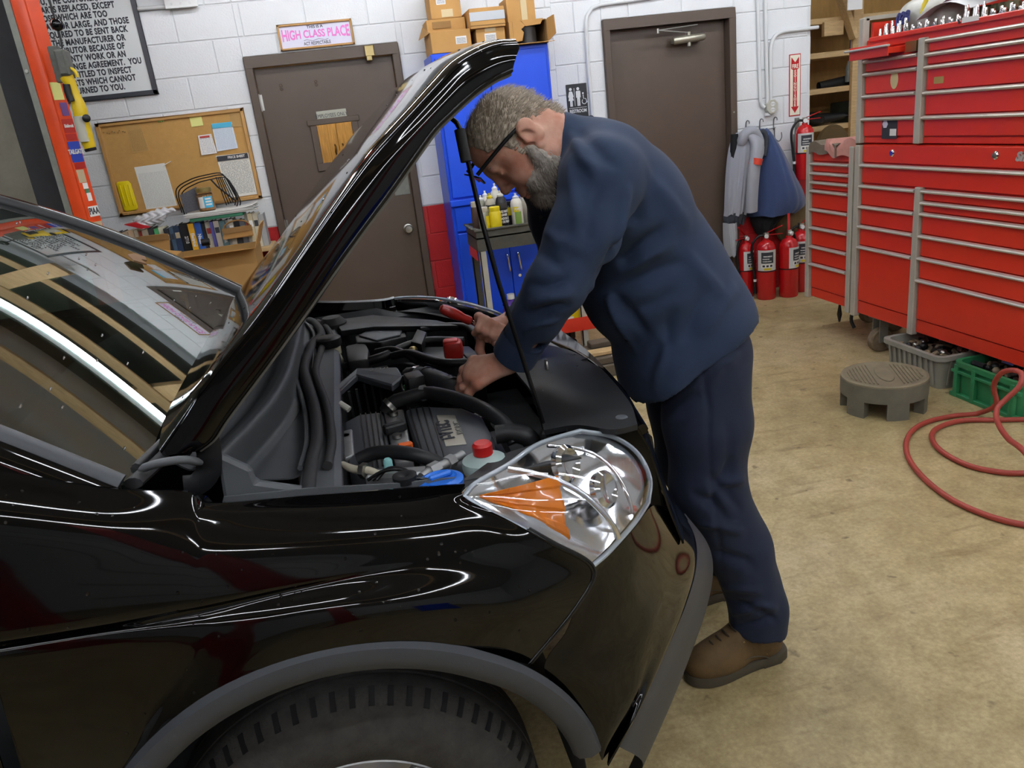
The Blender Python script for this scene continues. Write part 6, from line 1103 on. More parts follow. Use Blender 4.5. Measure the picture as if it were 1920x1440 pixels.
# scuttle panel (plastic cowl) between screen and engine bay
ridge = crU([aZ(px, py, 1.075) for px, py in [(395, 862), (420, 836), (450, 806), (480, 775), (508, 740), (530, 700), (545, 655), (556, 612), (563, 590)]], 50)
foot = crU([aZ(px, py, .985) for px, py in [(448, 905), (462, 880), (490, 848), (520, 812), (545, 775), (560, 730), (568, 680), (572, 630), (574, 600)]], 50)
bs = [A((min(XB+.10*4*((p[1]-1.2)/1.56)*(1-(p[1]-1.2)/1.56)+.01, p[0]-.05), p[1], 1.092)) for p in ridge]
C2 = []
for b_, r_, f2 in zip(bs, ridge, foot):
    C2.append([b_, b_*.5+r_*.5+A((0, 0, -.022)), r_+A((-.018, 0, -.004)), r_, r_+A((.012, 0, -.006)), r_*.45+f2*.55+A((.0, 0, -.004)), f2+A((-.004, 0, .008)), f2+A((.012, 0, -.004)), f2*.5+A((-.19, f2[1], .972))*.5, A((-.185, f2[1], .972)), A((-.162, f2[1], .985))])
C2 = A(C2); CN = np.stack([crU(C2[i], 60) for i in range(50)]); mk('scuttle_panel', slab(CN, .003), 'plastic', CAR, smooth=40)
mk('scuttle_end', G().prism([aY(405, 850, 1.27), aY(470, 880, 1.27), aY(480, 905, 1.27), aY(575, 918, 1.27), aY(580, 945, 1.27), aY(420, 940, 1.27)], (0, .02, 0)), 'plastic', CAR, bevel=.006); mk('corner_cover', G().tube(cr([aY(262, 880, 1.22), aY(300, 868, 1.2), aY(345, 862, 1.2), aY(378, 868, 1.22)], 12), [.003]+[.007]*10+[.004], n=8), 'plastic', CAR, smooth=50)
wpz = 1.088
mk('wiper_arm', G().tube(cr([(-.36, 1.55, wpz), (-.37, 1.9, wpz+.02), (-.42, 2.3, wpz+.03), (-.44, 2.5, wpz+.02)], 16), .01, n=8), 'plastic_dk', CAR, smooth=60); mk('wiper_arm', G().tube(cr([(-.40, 1.24, wpz+.02), (-.37, 1.4, wpz+.02), (-.33, 1.7, wpz+.03)], 12), .009, n=8), 'plastic_dk', CAR, smooth=60)
sl1 = [aZ(px, py, 1.0) for px, py in [(577, 930), (584, 868), (594, 821), (588, 759), (575, 715), (570, 690), (581, 656), (587, 643), (602, 627), (590, 605), (580, 600)]]; mk('rubber_seal', G().tube(cr(sl1, 60), .013, n=8, flat=.8), 'seal', CAR, smooth=60); mk('rubber_seal', G().tube(cr([p+A((.028, 0, -.012)) for p in sl1[1:]], 60), .010, n=8), 'seal', CAR, smooth=60); mk('rubber_seal', G().tube(cr([p+A((-.022, 0, -.006)) for p in sl1[1:]], 60), .006, n=6), 'plastic', CAR, smooth=60)
bw = A([[(-.12, y, .975), (-.10, y, .955), (-.095, y, .80), (-.095, y, .6)] for y in np.linspace(1.3, 2*YC-1.3, 12)]); mk('bulkhead', slab(bw, .004), 'plastic_dk', CAR, smooth=40)
mk('seal_channel', slab(A([[(-.17, y, .985), (-.15, y, .975), (-.11, y, .975), (-.10, y, .962)] for y in np.linspace(1.28, 2*YC-1.28, 30)]), .003), 'plastic', CAR, smooth=40)
# ---- cabin behind the glass
mk('dashboard', slab(A([[(XB-.02+.06*math.sin(math.pi*(y-1.25)/1.46)-.55*s, y, 1.06-.02*s-.1*s**4) for y in np.linspace(1.25, 2*YC-1.25, 14)] for s in np.linspace(0, 1, 8)]), .02), 'interior', CAR, smooth=60)
mk('dash_front', G().box((-1.05, 1.25, .5), (-.98, 2*YC-1.25, .95)), 'interior', CAR, bevel=.03); mk('cabin_floor', G().box((-2.8, 1.15, .3), (-.5, 2*YC-1.15, .34)), 'interior', CAR)
mk('cabin_rear', G().box((-2.85, 1.2, .34), (-2.8, 2*YC-1.2, 1.55)), 'interior', CAR); mk('cabin_side', G().box((-2.8, 2*YC-1.17, .34), (-.6, 2*YC-1.15, 1.1)), 'interior', CAR)
for yy in (1.58, 2.38): 
    s_ = mk('seat', G().box((-1.95, yy-.25, .5), (-1.4, yy+.25, .72)).box((-2.1, yy-.24, .7), (-1.93, yy+.24, 1.3)).box((-2.08, yy-.12, 1.33), (-1.97, yy+.12, 1.5)), mat('seat_grey', '33353a', .8) if yy < 2 else 'seat_grey', CAR, bevel=.05, seg=3, smooth=50, kind='stuff')
mk('steering_wheel', G().tube([A((-1.22, 1.58, 1.02))+.18*A((-.35*math.sin(a), math.cos(a), .94*math.sin(a))) for a in np.arange(32)*math.pi/16], .016, n=8, closed=True), 'interior', CAR, smooth=60); mk('mirror', G().box((-.98, 1.85, 1.47), (-.95, 2.1, 1.54)), 'plastic_dk', CAR, bevel=.012)
# ---- front door
DN_ = [[(-.70, 1.165, 1.13), (-.69, 1.10, 1.02), (-.665, 1.085, .98), (-.635, 1.07, .93), (-.633, 1.077, .91), (-.632, 1.066, .86), (-.64, 1.06, .75), (-.68, 1.075, .3)]]
dr = [[A(p)+A((-dx, 0, .0)) for p in DN_[0]] for dx in (0.0, .3, .7, 1.1)]; mk('front_door', slab(loftU(dr, 40, 16)[:, ::-1], .003), 'paint', CAR, smooth=50); mk('front_door', slab(mir(loftU(dr, 40, 16)), .003), 'paint', CAR, smooth=50)
mk('side_glass', slab(A([[(x, 1.165+.1*s, 1.14+.4*s) for x in np.linspace(-.78-.4*s, -1.7, 8)] for s in np.linspace(0, 1, 5)]), .004), 'windscreen_glass', CAR, smooth=60)
mk('sill', G().box((-2.0, 1.1, .22), (-.62, 1.2, .32)), 'trim_plastic', CAR, bevel=.03, seg=2, smooth=50)
wheel(-2.79, 1.1, 1); wheel(-2.79, 2*YC-1.1, -1)
RQ = [[A(p)+A((-dx, 0, 0)) for p in DN_[0]] for dx in (1.115, 1.6, 2.2, 2.9)]; mk('rear_quarter', slab(loftU(RQ, 40, 16)[:, ::-1], .003), 'paint', CAR, smooth=50)
# ---- engine bay shell
zf = .62
mk('bay_floor', G().box((-.1, 1.3, zf-.02), (.5, 2*YC-1.3, zf)), 'interior', CAR)
for s in (0, 1):
    f = mir if s else (lambda x: A(x, float)); Ap = A([[f((x, 1.25, .99 if x < .1 else .965)), f((x, 1.285, .955)), f((x, 1.305, .88)), f((x, 1.33, zf))] for x in np.linspace(-.2, .34, 10)]); mk('inner_wing', slab(Ap if s else Ap[:, ::-1], .003), 'dust_grey', CAR, smooth=40)
mk('side_ledge', slab(A([[aY(px, py, 1.245) for px, py in r] for r in ([(415, 948), (580, 932), (740, 920), (872, 908)], [(420, 930), (580, 914), (740, 905), (862, 893)])]), .004), 'plastic', CAR, smooth=40)
lb = aZ(760, 902, .985); mk('ledge_boss', G().lathe([(.022, 0), (.022, .012), (.012, .014), (0, .008)], lb, n=18, caps=False), 'plastic_dk', CAR, smooth=40)
# radiator cover
rc = [[(1022, 816, .945), (1085, 806, .95), (1150, 815, .955), (1196, 806, .955)], [(1000, 745, .955), (1060, 745, .965), (1130, 750, .965), (1178, 762, .955)], [(962, 690, .955), (1020, 682, .965), (1085, 690, .965), (1130, 704, .955)], [(985, 652, .955), (1030, 655, .96), (1075, 668, .96), (1105, 690, .95)]]
RC = loftU([[aZ(*p) for p in r] for r in rc], 24, 30); mk('radiator_cover', slab(RC[::-1] if False else RC, .012), 'plastic_dk', CAR, smooth=40)
mk('cover_step', G().prism([aZ(1000, 760, .945), aZ(1055, 765, .945), aZ(1110, 800, .945), aZ(1060, 812, .945), aZ(1030, 790, .945)], (0, 0, .012)), 'plastic_dk', CAR, bevel=.004)
for px, py in ((1025, 735), (1165, 785)): mk('cover_clip', G().lathe([(.013, 0), (.013, .004), (.008, .006), (0, .004)], aZ(px, py, .966), n=14, caps=False), 'plastic_mid', CAR, smooth=40)
mk('nose_edge', G().tube(cr([aZ(1205, 805, .945), aZ(1180, 765, .95), aZ(1135, 706, .95), aZ(1080, 665, .95), aZ(1035, 645, .95)], 20), .012, n=8), 'paint', CAR, smooth=60)
mk('latch_bar', G().bar(aZ(1032, 703, .975), aZ(1085, 688, .975), .012, .006), 'chrome', CAR, bevel=.002); mk('latch_ring', G().tube([aZ(1025, 690, .98)+A((0, .008*math.cos(a), .02*math.sin(a)-.0)) for a in np.arange(14)*math.pi/7], .003, n=6, closed=True), 'steel', CAR, smooth=60)
for k, (px, py) in enumerate(((1062, 668), (1085, 675))): mk('vent_slot', G().obox(aZ(px, py, .972), [(1, .4, 0), (-.4, 1, 0), (0, 0, 1)], [.02, .012, .003]), 'black', CAR)
front = A([[(.50, y, .94), (.54, y, .9), (.56, y, .7)] for y in np.linspace(1.42, 2*YC-1.42, 8)]); mk('radiator_support', slab(front, .005), 'plastic_dk', CAR, smooth=40)
# ---- engine
EZ = .93
def poly(pts, z, h, nm, m_, bev=.006, parent=CAR, seg=2): return mk(nm, G().prism([aZ(px, py, z) for px, py in pts], (0, 0, -h)), m_, parent, bevel=bev, seg=seg, smooth=40)
mk('engine_block', G().box((-.08, 1.45, zf), (.27, 1.85, .87)), 'plastic_dk', CAR, bevel=.02)
ec1 = poly([(640, 792), (672, 775), (718, 770), (735, 870), (700, 900), (655, 885)], EZ, .06, 'engine_cover', 'plastic_mid', .012)
ec2 = poly([(757, 765), (800, 759), (868, 762), (905, 778), (925, 815), (912, 850), (850, 872), (793, 868), (775, 820)], EZ+.005, .07, 'engine_cover', 'plastic_mid', .014)
for k in range(5):
    a = aZ(676+9.5*k, 776-1.0*k, EZ+.001); b = aZ(690+9.5*k, 880-2*k, EZ+.001); mk('cover_groove', G().bar(a, b, .003, .003), 'black', ec1)
for k in range(4):
    a = aZ(768+12*k, 765-1*k, EZ+.006); b = aZ(800+12*k, 866-1*k, EZ+.006); mk('cover_groove', G().bar(a, b, .003, .003), 'black', ec2)
poly([(718, 770), (757, 766), (775, 862), (740, 868)], EZ-.006, .05, 'cylinder_head', 'cast_alu', .006)
poly([(640, 808), (660, 803), (664, 850), (646, 858)], EZ+.004, .02, 'cover_bracket', 'cast_alu', .004)
hd = aZ(741, 806, EZ+.002); mk('filler_cap', G().obox(hd+A((0, 0, .006)), [(1, .25, 0), (-.25, 1, 0), (0, 0, 1)], [.026, .012, .012]), 'plastic_dk', CAR, bevel=.006, seg=2); 
for px, py in ((738, 778), (745, 820), (648, 822)): mk('cover_bolt', G().cyl(aZ(px, py, EZ-.004), aZ(px, py, EZ-.004)+A((0, 0, .008)), .011, n=12), 'steel', CAR, smooth=40)
bp_ = [aZ(818, 778, EZ+.007), aZ(853, 778, EZ+.007), aZ(875, 832, EZ+.007), aZ(835, 836, EZ+.007)]; pl = mk('badge_plate', G().prism(bp_, (0, 0, -.002)), mat('badge', 'b5b1a4', .4, .5), CAR, bevel=.001); xd = nrm((bp_[1]+bp_[0])/2-(bp_[2]+bp_[3])/2); ydn = np.cross((0, 0, 1), xd)
cb_ = (bp_[0]+bp_[1]+bp_[2]+bp_[3])/4+A((0, 0, .0012)); text('lettering', 'i-VTEC', .04, cb_+A(ydn)*.011, xd, ydn, 'ink', pl, off=.0016, sx=.95); text('lettering', 'DOHC', .018, cb_+A(ydn)*-.017, xd, ydn, 'hem', pl, off=.0004, sx=1.5)
# hoses and lines
def hose(nm, pts, r, m_='plastic_dk', n_=24, parent=CAR, flat=1.0): return mk(nm, G().tube(cr([aZ(*p) for p in pts], n_), r, n=12, flat=flat), m_, parent, smooth=60)
h1 = hose('coolant_hose', [(722, 772, .93), (735, 755, .95), (765, 745, .96), (800, 737, .965), (835, 742, .965), (880, 755, .96), (920, 775, .955), (950, 800, .94), (965, 830, .91)], .0165); q = [aZ(790, 738, .963), aZ(799, 736, .965)]; mk('hose_clip', G().tube(q, .0195, n=14), 'cast_alu', h1, smooth=40); q = [aZ(728, 762, .944), aZ(734, 756, .95)]; mk('hose_clip', G().tube(q, .0195, n=14), 'steel', h1, smooth=40)
hose('breather_hose', [(672, 862, .945), (700, 850, .955), (745, 848, .96), (790, 856, .955), (830, 872, .93)], .0145)
hose('radiator_hose', [(930, 815, .93), (960, 812, .93), (990, 820, .92), (1005, 845, .88)], .021); hose('lower_hose', [(930, 790, .92), (900, 800, .9), (870, 820, .88)], .02)
ac = hose('refrigerant_line', [(642, 872, .955), (665, 880, .955), (690, 882, .955), (715, 892, .95)], .008, 'can_beige'); 
ac2 = hose('refrigerant_line', [(790, 895, .955), (812, 880, .955), (835, 870, .955), (868, 852, .955)], .009, 'cast_alu'); 
for a_, b_ in (((805, 884), (822, 875)), ((838, 869), (850, 862))): mk('union_nut', G().tube([aZ(*a_, .955), aZ(*b_, .955)], .0135, n=6), 'cast_alu', ac2)
mk('union_nut', G().tube([aZ(678, 882, .955), aZ(687, 883, .955)], .016, n=6), 'steel', ac)
cp_ = aZ(728, 872, .955); mk('valve_cap', G().lathe([(.009, -.02), (.009, .01), (.006, .014), (0, .014)], cp_, n=12, caps=False), mat('cap_cyan', '7fb8b8', .5), CAR, smooth=40)
mk('line_bracket', G().obox(aZ(745, 893, .94), [(1, -.3, 0), (.3, 1, 0), (0, 0, 1)], [.06, .018, .012]), 'cast_alu', CAR, bevel=.006)
for k in range(3): hose('wiring', [(690+8*k, 900, .95), (715+6*k, 885-3*k, .965), (745+6*k, 880, .97), (775+4*k, 890+3*k, .955), (785, 905, .94)], .0035, 'black', 16)
o_ = aZ(760, 838, .955); mk('dipstick_handle', G().obox(o_, [(1, 0, 0), (0, 1, 0), (0, 0, 1)], [.016, .007, .01]), mat('orange_tab', 'e0641a', .4), CAR, bevel=.004)
# power steering reservoir
pc = aZ(910, 880, .94); pc = A((pc[0], pc[1], 0)); rr = .042
ps = mk('fluid_reservoir', G().lathe([(rr*.8, .86), (rr*.92, .875), (rr*.95, .935), (rr, .94), (rr, .945)], pc, n=28), mat('res_cream', 'c4c0a4', .35, spec=.4), CAR, smooth=40); mk('reservoir_top', G().lathe([(rr*1.02, .945), (rr*1.04, .95), (rr*1.0, .962), (rr*.55, .972), (rr*.4, .972)], pc, n=28), mat('res_blue', 'a3b6b4', .3), ps, smooth=40); mk('reservoir_cap', G().lathe([(rr*.42, .972), (rr*.46, .974), (rr*.46, .992), (rr*.36, .997), (0, .997)], pc, n=20, caps=False), mat('cap_red', 'b81e1c', .4), ps, smooth=35)
wc_ = aZ(827, 903, .975); mk('washer_cap', G().lathe([(.038, 0), (.041, .004), (.041, .012), (.03, .017), (.026, .014), (0, .015)], wc_-A((0, 0, .008)), n=28, caps=False), mat('cap_blue', '2a72d8', .35), CAR, smooth=40); mk('washer_grip', G().obox(wc_+A((0, 0, .012)), [(1, .3, 0), (-.3, 1, 0), (0, 0, 1)], [.022, .005, .005]), 'cap_blue', CAR, bevel=.003)
# air cleaner
ab = mk('air_box', G().prism([aZ(622, 728, .975), aZ(668, 690, .975), aZ(745, 688, .975), aZ(755, 705, .975), aZ(735, 722, .97), aZ(668, 703, .97), aZ(626, 742, .96)], (0, 0, -.02)), 'plastic_mid', CAR, bevel=.004)
mk('air_box_wall', G().prism([aZ(626, 742, .955), aZ(668, 702, .955), aZ(735, 722, .955), aZ(755, 708, .955), aZ(745, 690, .955), aZ(668, 691, .955), aZ(622, 728, .955)], (0, 0, -.2)), 'plastic_dk', ab, bevel=.004)
for k in range(7): a = aZ(640+14*k, 735-4*k if k < 3 else 716, .95); mk('box_rib', G().bar(a+A((0, -.012, 0)), a+A((0, -.012, -.17)), .006, .008, up=(0, 1, 0)), 'plastic_dk', ab)
text('lettering', '2/18', .03, aZ(710, 692, .9755), (1, -.1, 0), (.1, 1, 0), 'hem', ab, ex=.0002)
ih = hose('intake_hose', [(768, 712, .95), (790, 712, .955), (815, 718, .955), (840, 730, .945), (865, 752, .92)], .034, 'plastic_dk', 20); mk('hose_clamp', G().tube([aZ(783, 711, .954), aZ(789, 712, .955)], .037, n=22), 'chrome', ih, smooth=40)
for k in range(6): q = [aZ(798+10*k, 713+4*k, .955-.003*k), aZ(801+10*k, 714+4*k, .955-.003*k)]; mk('hose_ring', G().tube(q, .037, n=18), 'plastic_dk', ih, smooth=40)
sn = poly([(755, 700), (785, 692), (795, 703), (765, 712)], .995, .05, 'flow_sensor', 'black', .004); mk('sensor_tag', G().sphere(aZ(762, 726, .95), (.012, .008, .008), 10, 6), 'st_green', sn); hose('wiring', [(757, 705, .98), (752, 720, .96), (757, 735, .95), (775, 745, .95), (800, 740, .96)], .004, 'black', 16)
wt_ = aZ(655, 768, .95); mk('white_connector', G().cyl(wt_, wt_+A((-.02, .015, .015)), .008, n=10), 'can_white', CAR)
# fuse box, battery, brake reservoir
fb = poly([(665, 630), (690, 615), (760, 614), (762, 630), (715, 642), (668, 642)], .965, .05, 'fuse_box', 'plastic_dk', .006); poly([(672, 628), (692, 617), (755, 617), (750, 627), (705, 637)], .972, .008, 'fuse_box_lid', 'plastic_mid', .004, fb)
poly([(647, 648), (684, 640), (692, 655), (690, 672), (652, 678)], .96, .1, 'relay_box', 'black', .008)
bt = poly([(765, 664), (795, 650), (880, 648), (905, 668), (860, 688), (790, 684)], .95, .16, 'battery', mat('batt', '1c1c1f', .35), .006); poly([(868, 662), (892, 660), (900, 668), (880, 675)], .955, .006, 'battery_lid', 'dust_grey', .003, bt); hose('battery_clamp', [(735, 668, .955), (765, 662, .965), (800, 672, .965), (830, 680, .965), (880, 680, .96)], .012, 'black', 20); hose('battery_cable', [(705, 660, .955), (735, 655, .965), (765, 666, .96), (785, 680, .95)], .01, 'black', 20)
mk('battery_terminal', G().sphere(aZ(775, 655, .96), (.015, .015, .01), 10, 6), 'brass', bt); rt = aZ(850, 655, .975); mk('terminal_cover', G().obox(rt, [(1, -.15, 0), (.15, 1, 0), (0, 0, 1)], [.027, .03, .026]), mat('term_red', 'c02a20', .45), bt, bevel=.012, seg=2, smooth=40); mk('terminal_cover', G().obox(rt+A((-.005, -.002, .02)), [(1, -.15, 0), (.15, 1, 0), (0, 0, 1)], [.022, .018, .012]), 'term_red', bt, bevel=.008, seg=2, smooth=40)
poly([(770, 640), (782, 616), (800, 622), (790, 645)], .98, .03, 'cable_bracket', 'black', .004); hose('cable_loom', [(640, 690, .93), (680, 680, .94), (720, 668, .95), (760, 650, .96), (800, 640, .96), (870, 640, .95)], .014, 'black', 24); hose('cable_loom', [(790, 620, .97), (830, 612, .975), (880, 615, .975), (900, 640, .96)], .012, 'black', 20); hose('cable_loom', [(700, 700, .9), (760, 690, .92), (830, 700, .92), (880, 690, .93)], .016, 'black', 20)
br_ = aZ(618, 655, .97); br_ = A((br_[0], br_[1], 0)); rs_ = mk('brake_reservoir', G().lathe([(.03, .86), (.034, .87), (.036, .93), (.03, .95), (.034, .955), (.034, .98)], br_, n=20), 'res_cream', CAR, smooth=40); mk('reservoir_cap', G().lathe([(.038, .98), (.04, .985), (.04, 1.005), (.03, 1.01), (0, 1.01)], br_, n=20, caps=False), 'black', rs_, smooth=35)
st_ = aZ(622, 600, 1.0); mk('strut_boot', G().lathe([(.05, -.08), (.046, -.06), (.05, -.045), (.044, -.03), (.048, -.01), (.03, .01), (0, .012)], st_, n=20, caps=False), 'seal', CAR, smooth=40)
poly([(625, 600), (700, 590), (820, 600), (860, 610), (700, 612), (640, 620)], .985, .02, 'far_ledge', 'plastic_dk', .004)
# droplets and fallen leaf
rs = np.random.RandomState(5); g = G()
for _ in range(90):
    j, i = rs.randint(3, 66), rs.randint(6, 106); p = FN[::-1][j, i]; g.sphere(p, .0022+.0015*rs.rand(), 6, 4)
for _ in range(120):
    j, i = rs.randint(2, 60), rs.randint(1, nh-2); g.sphere(HN[j, i], .002+.0018*rs.rand(), 6, 4)
for _ in range(40):
    j, i = rs.randint(1, 22), rs.randint(1, 30); g.sphere(WN[j, i]+A((0, 0, .002)), .0022, 6, 4)
mk('water_drops', g, mat('water', 'ffffff', .0, trans=1, ior=1.33), CAR, smooth=60, kind='stuff')
lf = A([ws(y, s) for y, s in ((2.30, .36), (2.36, .385), (2.43, .37), (2.46, .34), (2.40, .33), (2.37, .345), (2.33, .325))])+A((0, 0, .012)); t = tag(mk('dry_leaf', G().prism(lf[::-1], (.002, 0, .004)), mat('leaf', '7a5a3c', .8)), 'dry brown leaf lying on the windscreen', 'leaf')
# ================================================================ mechanic leaning into the engine bay
mat('shirt', '22324c', .85, sheen=.04, bump=.1, bs=700, var=.05, vs_=5); mat('trouser', '1a2339', .85, sheen=.03, bump=.1, bs=700, var=.06, vs_=5); mat('boot', '5f4a2c', .75, var=.22, vs_=16, bump=.15, bs=60); mat('sole', '4a4336', .8, var=.12, vs_=20); mat('lace', '2f2618', .9)
def skin_mat():
    m = mat('skin', 'd09a82', .5, var=.0); b = m.node_tree.nodes['Principled BSDF']; nt = m.node_tree; L = nt.links.new
    b.inputs['Subsurface Weight'].default_value = .12; b.inputs['Subsurface Radius'].default_value = (.012, .005, .003); b.inputs['Subsurface Scale'].default_value = .5
    ge = nt.nodes.new('ShaderNodeNewGeometry'); n = nt.nodes.new('ShaderNodeTexNoise'); n.inputs['Scale'].default_value = 22; n.inputs['Detail'].default_value = 5; L(ge.outputs['Position'], n.inputs['Vector'])
    r = nt.nodes.new('ShaderNodeValToRGB'); L(n.outputs['Fac'], r.inputs[0]); e = r.color_ramp.elements; e[0].position = .32; e[1].position = .7; e[0].color = (*lin('c08068'), 1); e[1].color = (*lin('dcae98'), 1); L(r.outputs[0], b.inputs['Base Color'])
    n2 = nt.nodes.new('ShaderNodeTexNoise'); n2.inputs['Scale'].default_value = 260; n2.inputs['Detail'].default_value = 3; L(ge.outputs['Position'], n2.inputs['Vector']); bp = nt.nodes.new('ShaderNodeBump'); bp.inputs['Strength'].default_value = .25; bp.inputs['Distance'].default_value = .001; L(n2.outputs['Fac'], bp.inputs['Height']); L(bp.outputs[0], b.inputs['Normal'])
skin_mat()
mat('hair_grey', 'a99d8c', .75, var=.25, vs_=120); mat('beard_grey', 'bab2a8', .8, var=.22, vs_=140); mat('nail', 'd0a090', .35)
PER = thing('person', 'mechanic in navy work clothes and glasses leaning over the open engine bay', 'person', (.88, 1.86, 0))
PY = 1.87
# ---- torso and sleeves
sh = SDF((.15, 1.45, .72), (1.12, 2.3, 1.64), .0075)
sp = nrm((-.56, 0, .83)); bk_ = nrm((.83, 0, .56)); AX = [sp, (0, 1, 0), bk_]
S_L, S_R = A((.565, 1.70, 1.415)), A((.55, 2.05, 1.41)); E_L = aY(1040, 540, 1.62); W_L = aY(985, 632, 1.685); E_R = A((.585, 2.16, 1.165)); W_R = aY(985, 588, 2.03)
sh.ell((.672, PY, 1.328), (.20, .20, .158), AX, .0); sh.ell((.595, PY, 1.432), (.10, .205, .108), AX, .05); sh.ell((.745, PY, 1.13), (.19, .19, .195), AX, .06); sh.ell((.845, PY, 1.0), (.17, .20, .165), AX, .06); sh.ell((.82, PY, .92), (.175, .20, .2), None, .05); sh.ell((.73, PY-.02, .90), (.085, .17, .17), None, .05)
sh.cone((.58, PY, 1.47), (.535, PY, 1.50), .085, .07, .03); sh.cone(S_L, (.62, 1.80, 1.44), .085, .09, .04); sh.cone(S_R, (.62, 1.94, 1.44), .085, .09, .04)
sh.chain([S_L, (S_L+E_L)/2+A((.012, -.01, 0)), E_L], [.09, .078, .066], .035); sh.chain([E_L, (E_L+W_L)/2, W_L], [.066, .058, .052], .02)
sh.chain([S_R, (S_R+E_R)/2, E_R], [.088, .075, .064], .035); sh.chain([E_R, (E_R+W_R)/2, W_R], [.064, .055, .046], .02)
_X = (sh.lo[0]+sh.h*np.arange(sh.n[0]))[:, None, None]; _Z = (sh.lo[2]+sh.h*np.arange(sh.n[2]))[None, None, :]
_t = np.clip((_X-.62)/.4, 0, 1); hem = .795+.215*(1-(1-_t)**1.7); sh.D = np.maximum(sh.D, ((hem-_Z)*.8).astype(np.float32))
fw_ = nrm(W_L-E_L); 
sh.ell(aY(1008, 650, 1.645), (.016, .035, .013), [nrm((.8, 0, .6)), (0, 1, 0), nrm((-.6, 0, .8))], .006, 'sub')
P_, Fq = sh.mesh(); P_ = smooth_mesh(P_, Fq, 3); N_ = vnormals(P_, Fq)
def s_(px, py, y): return aY(px, py, y)
def snap(P, fo):
    V = P-CP; dz = V@FW; X = 960+F*(V@RT)/dz; Y = 720+F*(V@DN)/dz; out = []
    def at(px, py):
        d2 = (X-px)**2+(Y-py)**2; m = d2 < max(15**2, d2.min()*1.5+1); i = np.where(m)[0]; return P[i[np.argmin(dz[i])]]
    for a, b, w, d in fo:
        pa, pb = [960+F*((q-CP)@RT)/((q-CP)@FW) for q in (a, b)], [720+F*((q-CP)@DN)/((q-CP)@FW) for q in (a, b)]
        ts = np.linspace(0, 1, 5); pts = [at(pa[0]*(1-t)+pa[1]*t, pb[0]*(1-t)+pb[1]*t) for t in ts]; out.append((pts, w, d))
    return out
def folds2(P, N, fo):
    Q = P.copy()
    for pts, wd, dp in snap(P, fo):
        best = np.full(len(P), 9.); tt = np.zeros(len(P))
        for k in range(len(pts)-1):
            a, b = pts[k], pts[k+1]; d = b-a
            if d@d < 1e-9: continue
            t = np.clip(((P-a)@d)/(d@d), 0, 1); r = np.linalg.norm(P-a-t[:, None]*d, axis=1); m = r < best; best[m] = r[m]; tt[m] = (k+t[m])/(len(pts)-1)
        Q += N*(1.7*dp*np.exp(-(best/wd)**2)*np.clip(np.sin(math.pi*np.clip(tt*.9+.05, 0, 1)), 0, 1)**.5)[:, None]
    return Q
fo = [  # near-side folds (pixel anchors on the side nearest the camera)
 (s_(1150, 500, 1.69), s_(1215, 395, 1.70), .013, -.012), (s_(1135, 520, 1.68), s_(1250, 440, 1.70), .014, -.011), (s_(1140, 545, 1.68), s_(1290, 500, 1.69), .016, -.010), (s_(1165, 480, 1.69), s_(1190, 360, 1.70), .012, .009), (s_(1160, 520, 1.68), s_(1265, 470, 1.69), .013, .009),
 (s_(1140, 560, 1.69), s_(1205, 640, 1.69), .014, -.012), (s_(1120, 545, 1.70), s_(1175, 660, 1.69), .012, .009), (s_(1170, 600, 1.69), s_(1260, 560, 1.68), .016, -.007), (s_(1200, 700, 1.70), s_(1270, 600, 1.69), .015, -.007), (s_(1215, 740, 1.71), s_(1240, 640, 1.69), .013, .006), (s_(1285, 640, 1.69), s_(1330, 560, 1.69), .016, -.006), (s_(1330, 630, 1.7), s_(1390, 540, 1.72), .016, .006), (s_(1300, 480, 1.7), s_(1375, 560, 1.71), .018, .006), (s_(1230, 330, 1.74), s_(1300, 420, 1.72), .02, .006),
 (s_(1060, 250, 1.74), s_(1110, 330, 1.66), .012, .008), (s_(1080, 235, 1.76), s_(1160, 300, 1.68), .014, -.007), (s_(1055, 300, 1.70), s_(1075, 420, 1.61), .014, .006), (s_(1120, 340, 1.63), s_(1110, 470, 1.58), .014, -.006),
 (s_(985, 545, 1.60), s_(1075, 520, 1.56), .010, -.011), (s_(978, 575, 1.60), s_(1080, 560, 1.56), .010, .010), (s_(985, 600, 1.62), s_(1075, 585, 1.57), .009, -.010), (s_(970, 622, 1.64), s_(1055, 612, 1.60), .009, .007), (s_(1000, 470, 1.6), s_(1090, 500, 1.56), .012, -.006), (s_(1010, 430, 1.62), s_(1060, 470, 1.57), .012, .005)]
P_ = folds2(P_, N_, fo); n3 = np.sin(P_[:, 0]*31+2.1*np.sin(P_[:, 2]*17))*np.sin(P_[:, 2]*27+1.3*np.sin(P_[:, 1]*23)); P_ = P_+N_*(.0022*n3)[:, None]
shirt = mk('shirt', gfrom(smooth_mesh(P_, Fq, 1), Fq), 'shirt', PER, smooth=80)
# cuffs, collar, hem stitch, buttons
def band(c, ax, r, h_, nm, m_, parent, flat=1.0, t_=.003, n=26, up=None):
    ax = nrm(ax); return mk(nm, G().tube([A(c)-ax*h_/2, A(c)-ax*h_*.3, A(c)+ax*h_*.3, A(c)+ax*h_/2], [r*.985, r, r, r*.97], n=n, flat=flat, caps=False).tube([A(c)-ax*h_/2, A(c)+ax*h_/2], [r-.004, r-.005], n=n, flat=flat, caps=False), m_, parent, smooth=60)
band(W_L+fw_*.035, fw_, .054, .06, 'cuff', 'shirt', shirt); fr_ = nrm(W_R-E_R); band(W_R+fr_*.03, fr_, .047, .05, 'cuff', 'shirt', shirt)
nb = A((.548, PY, 1.498)); na = nrm((-.62, 0, .55))
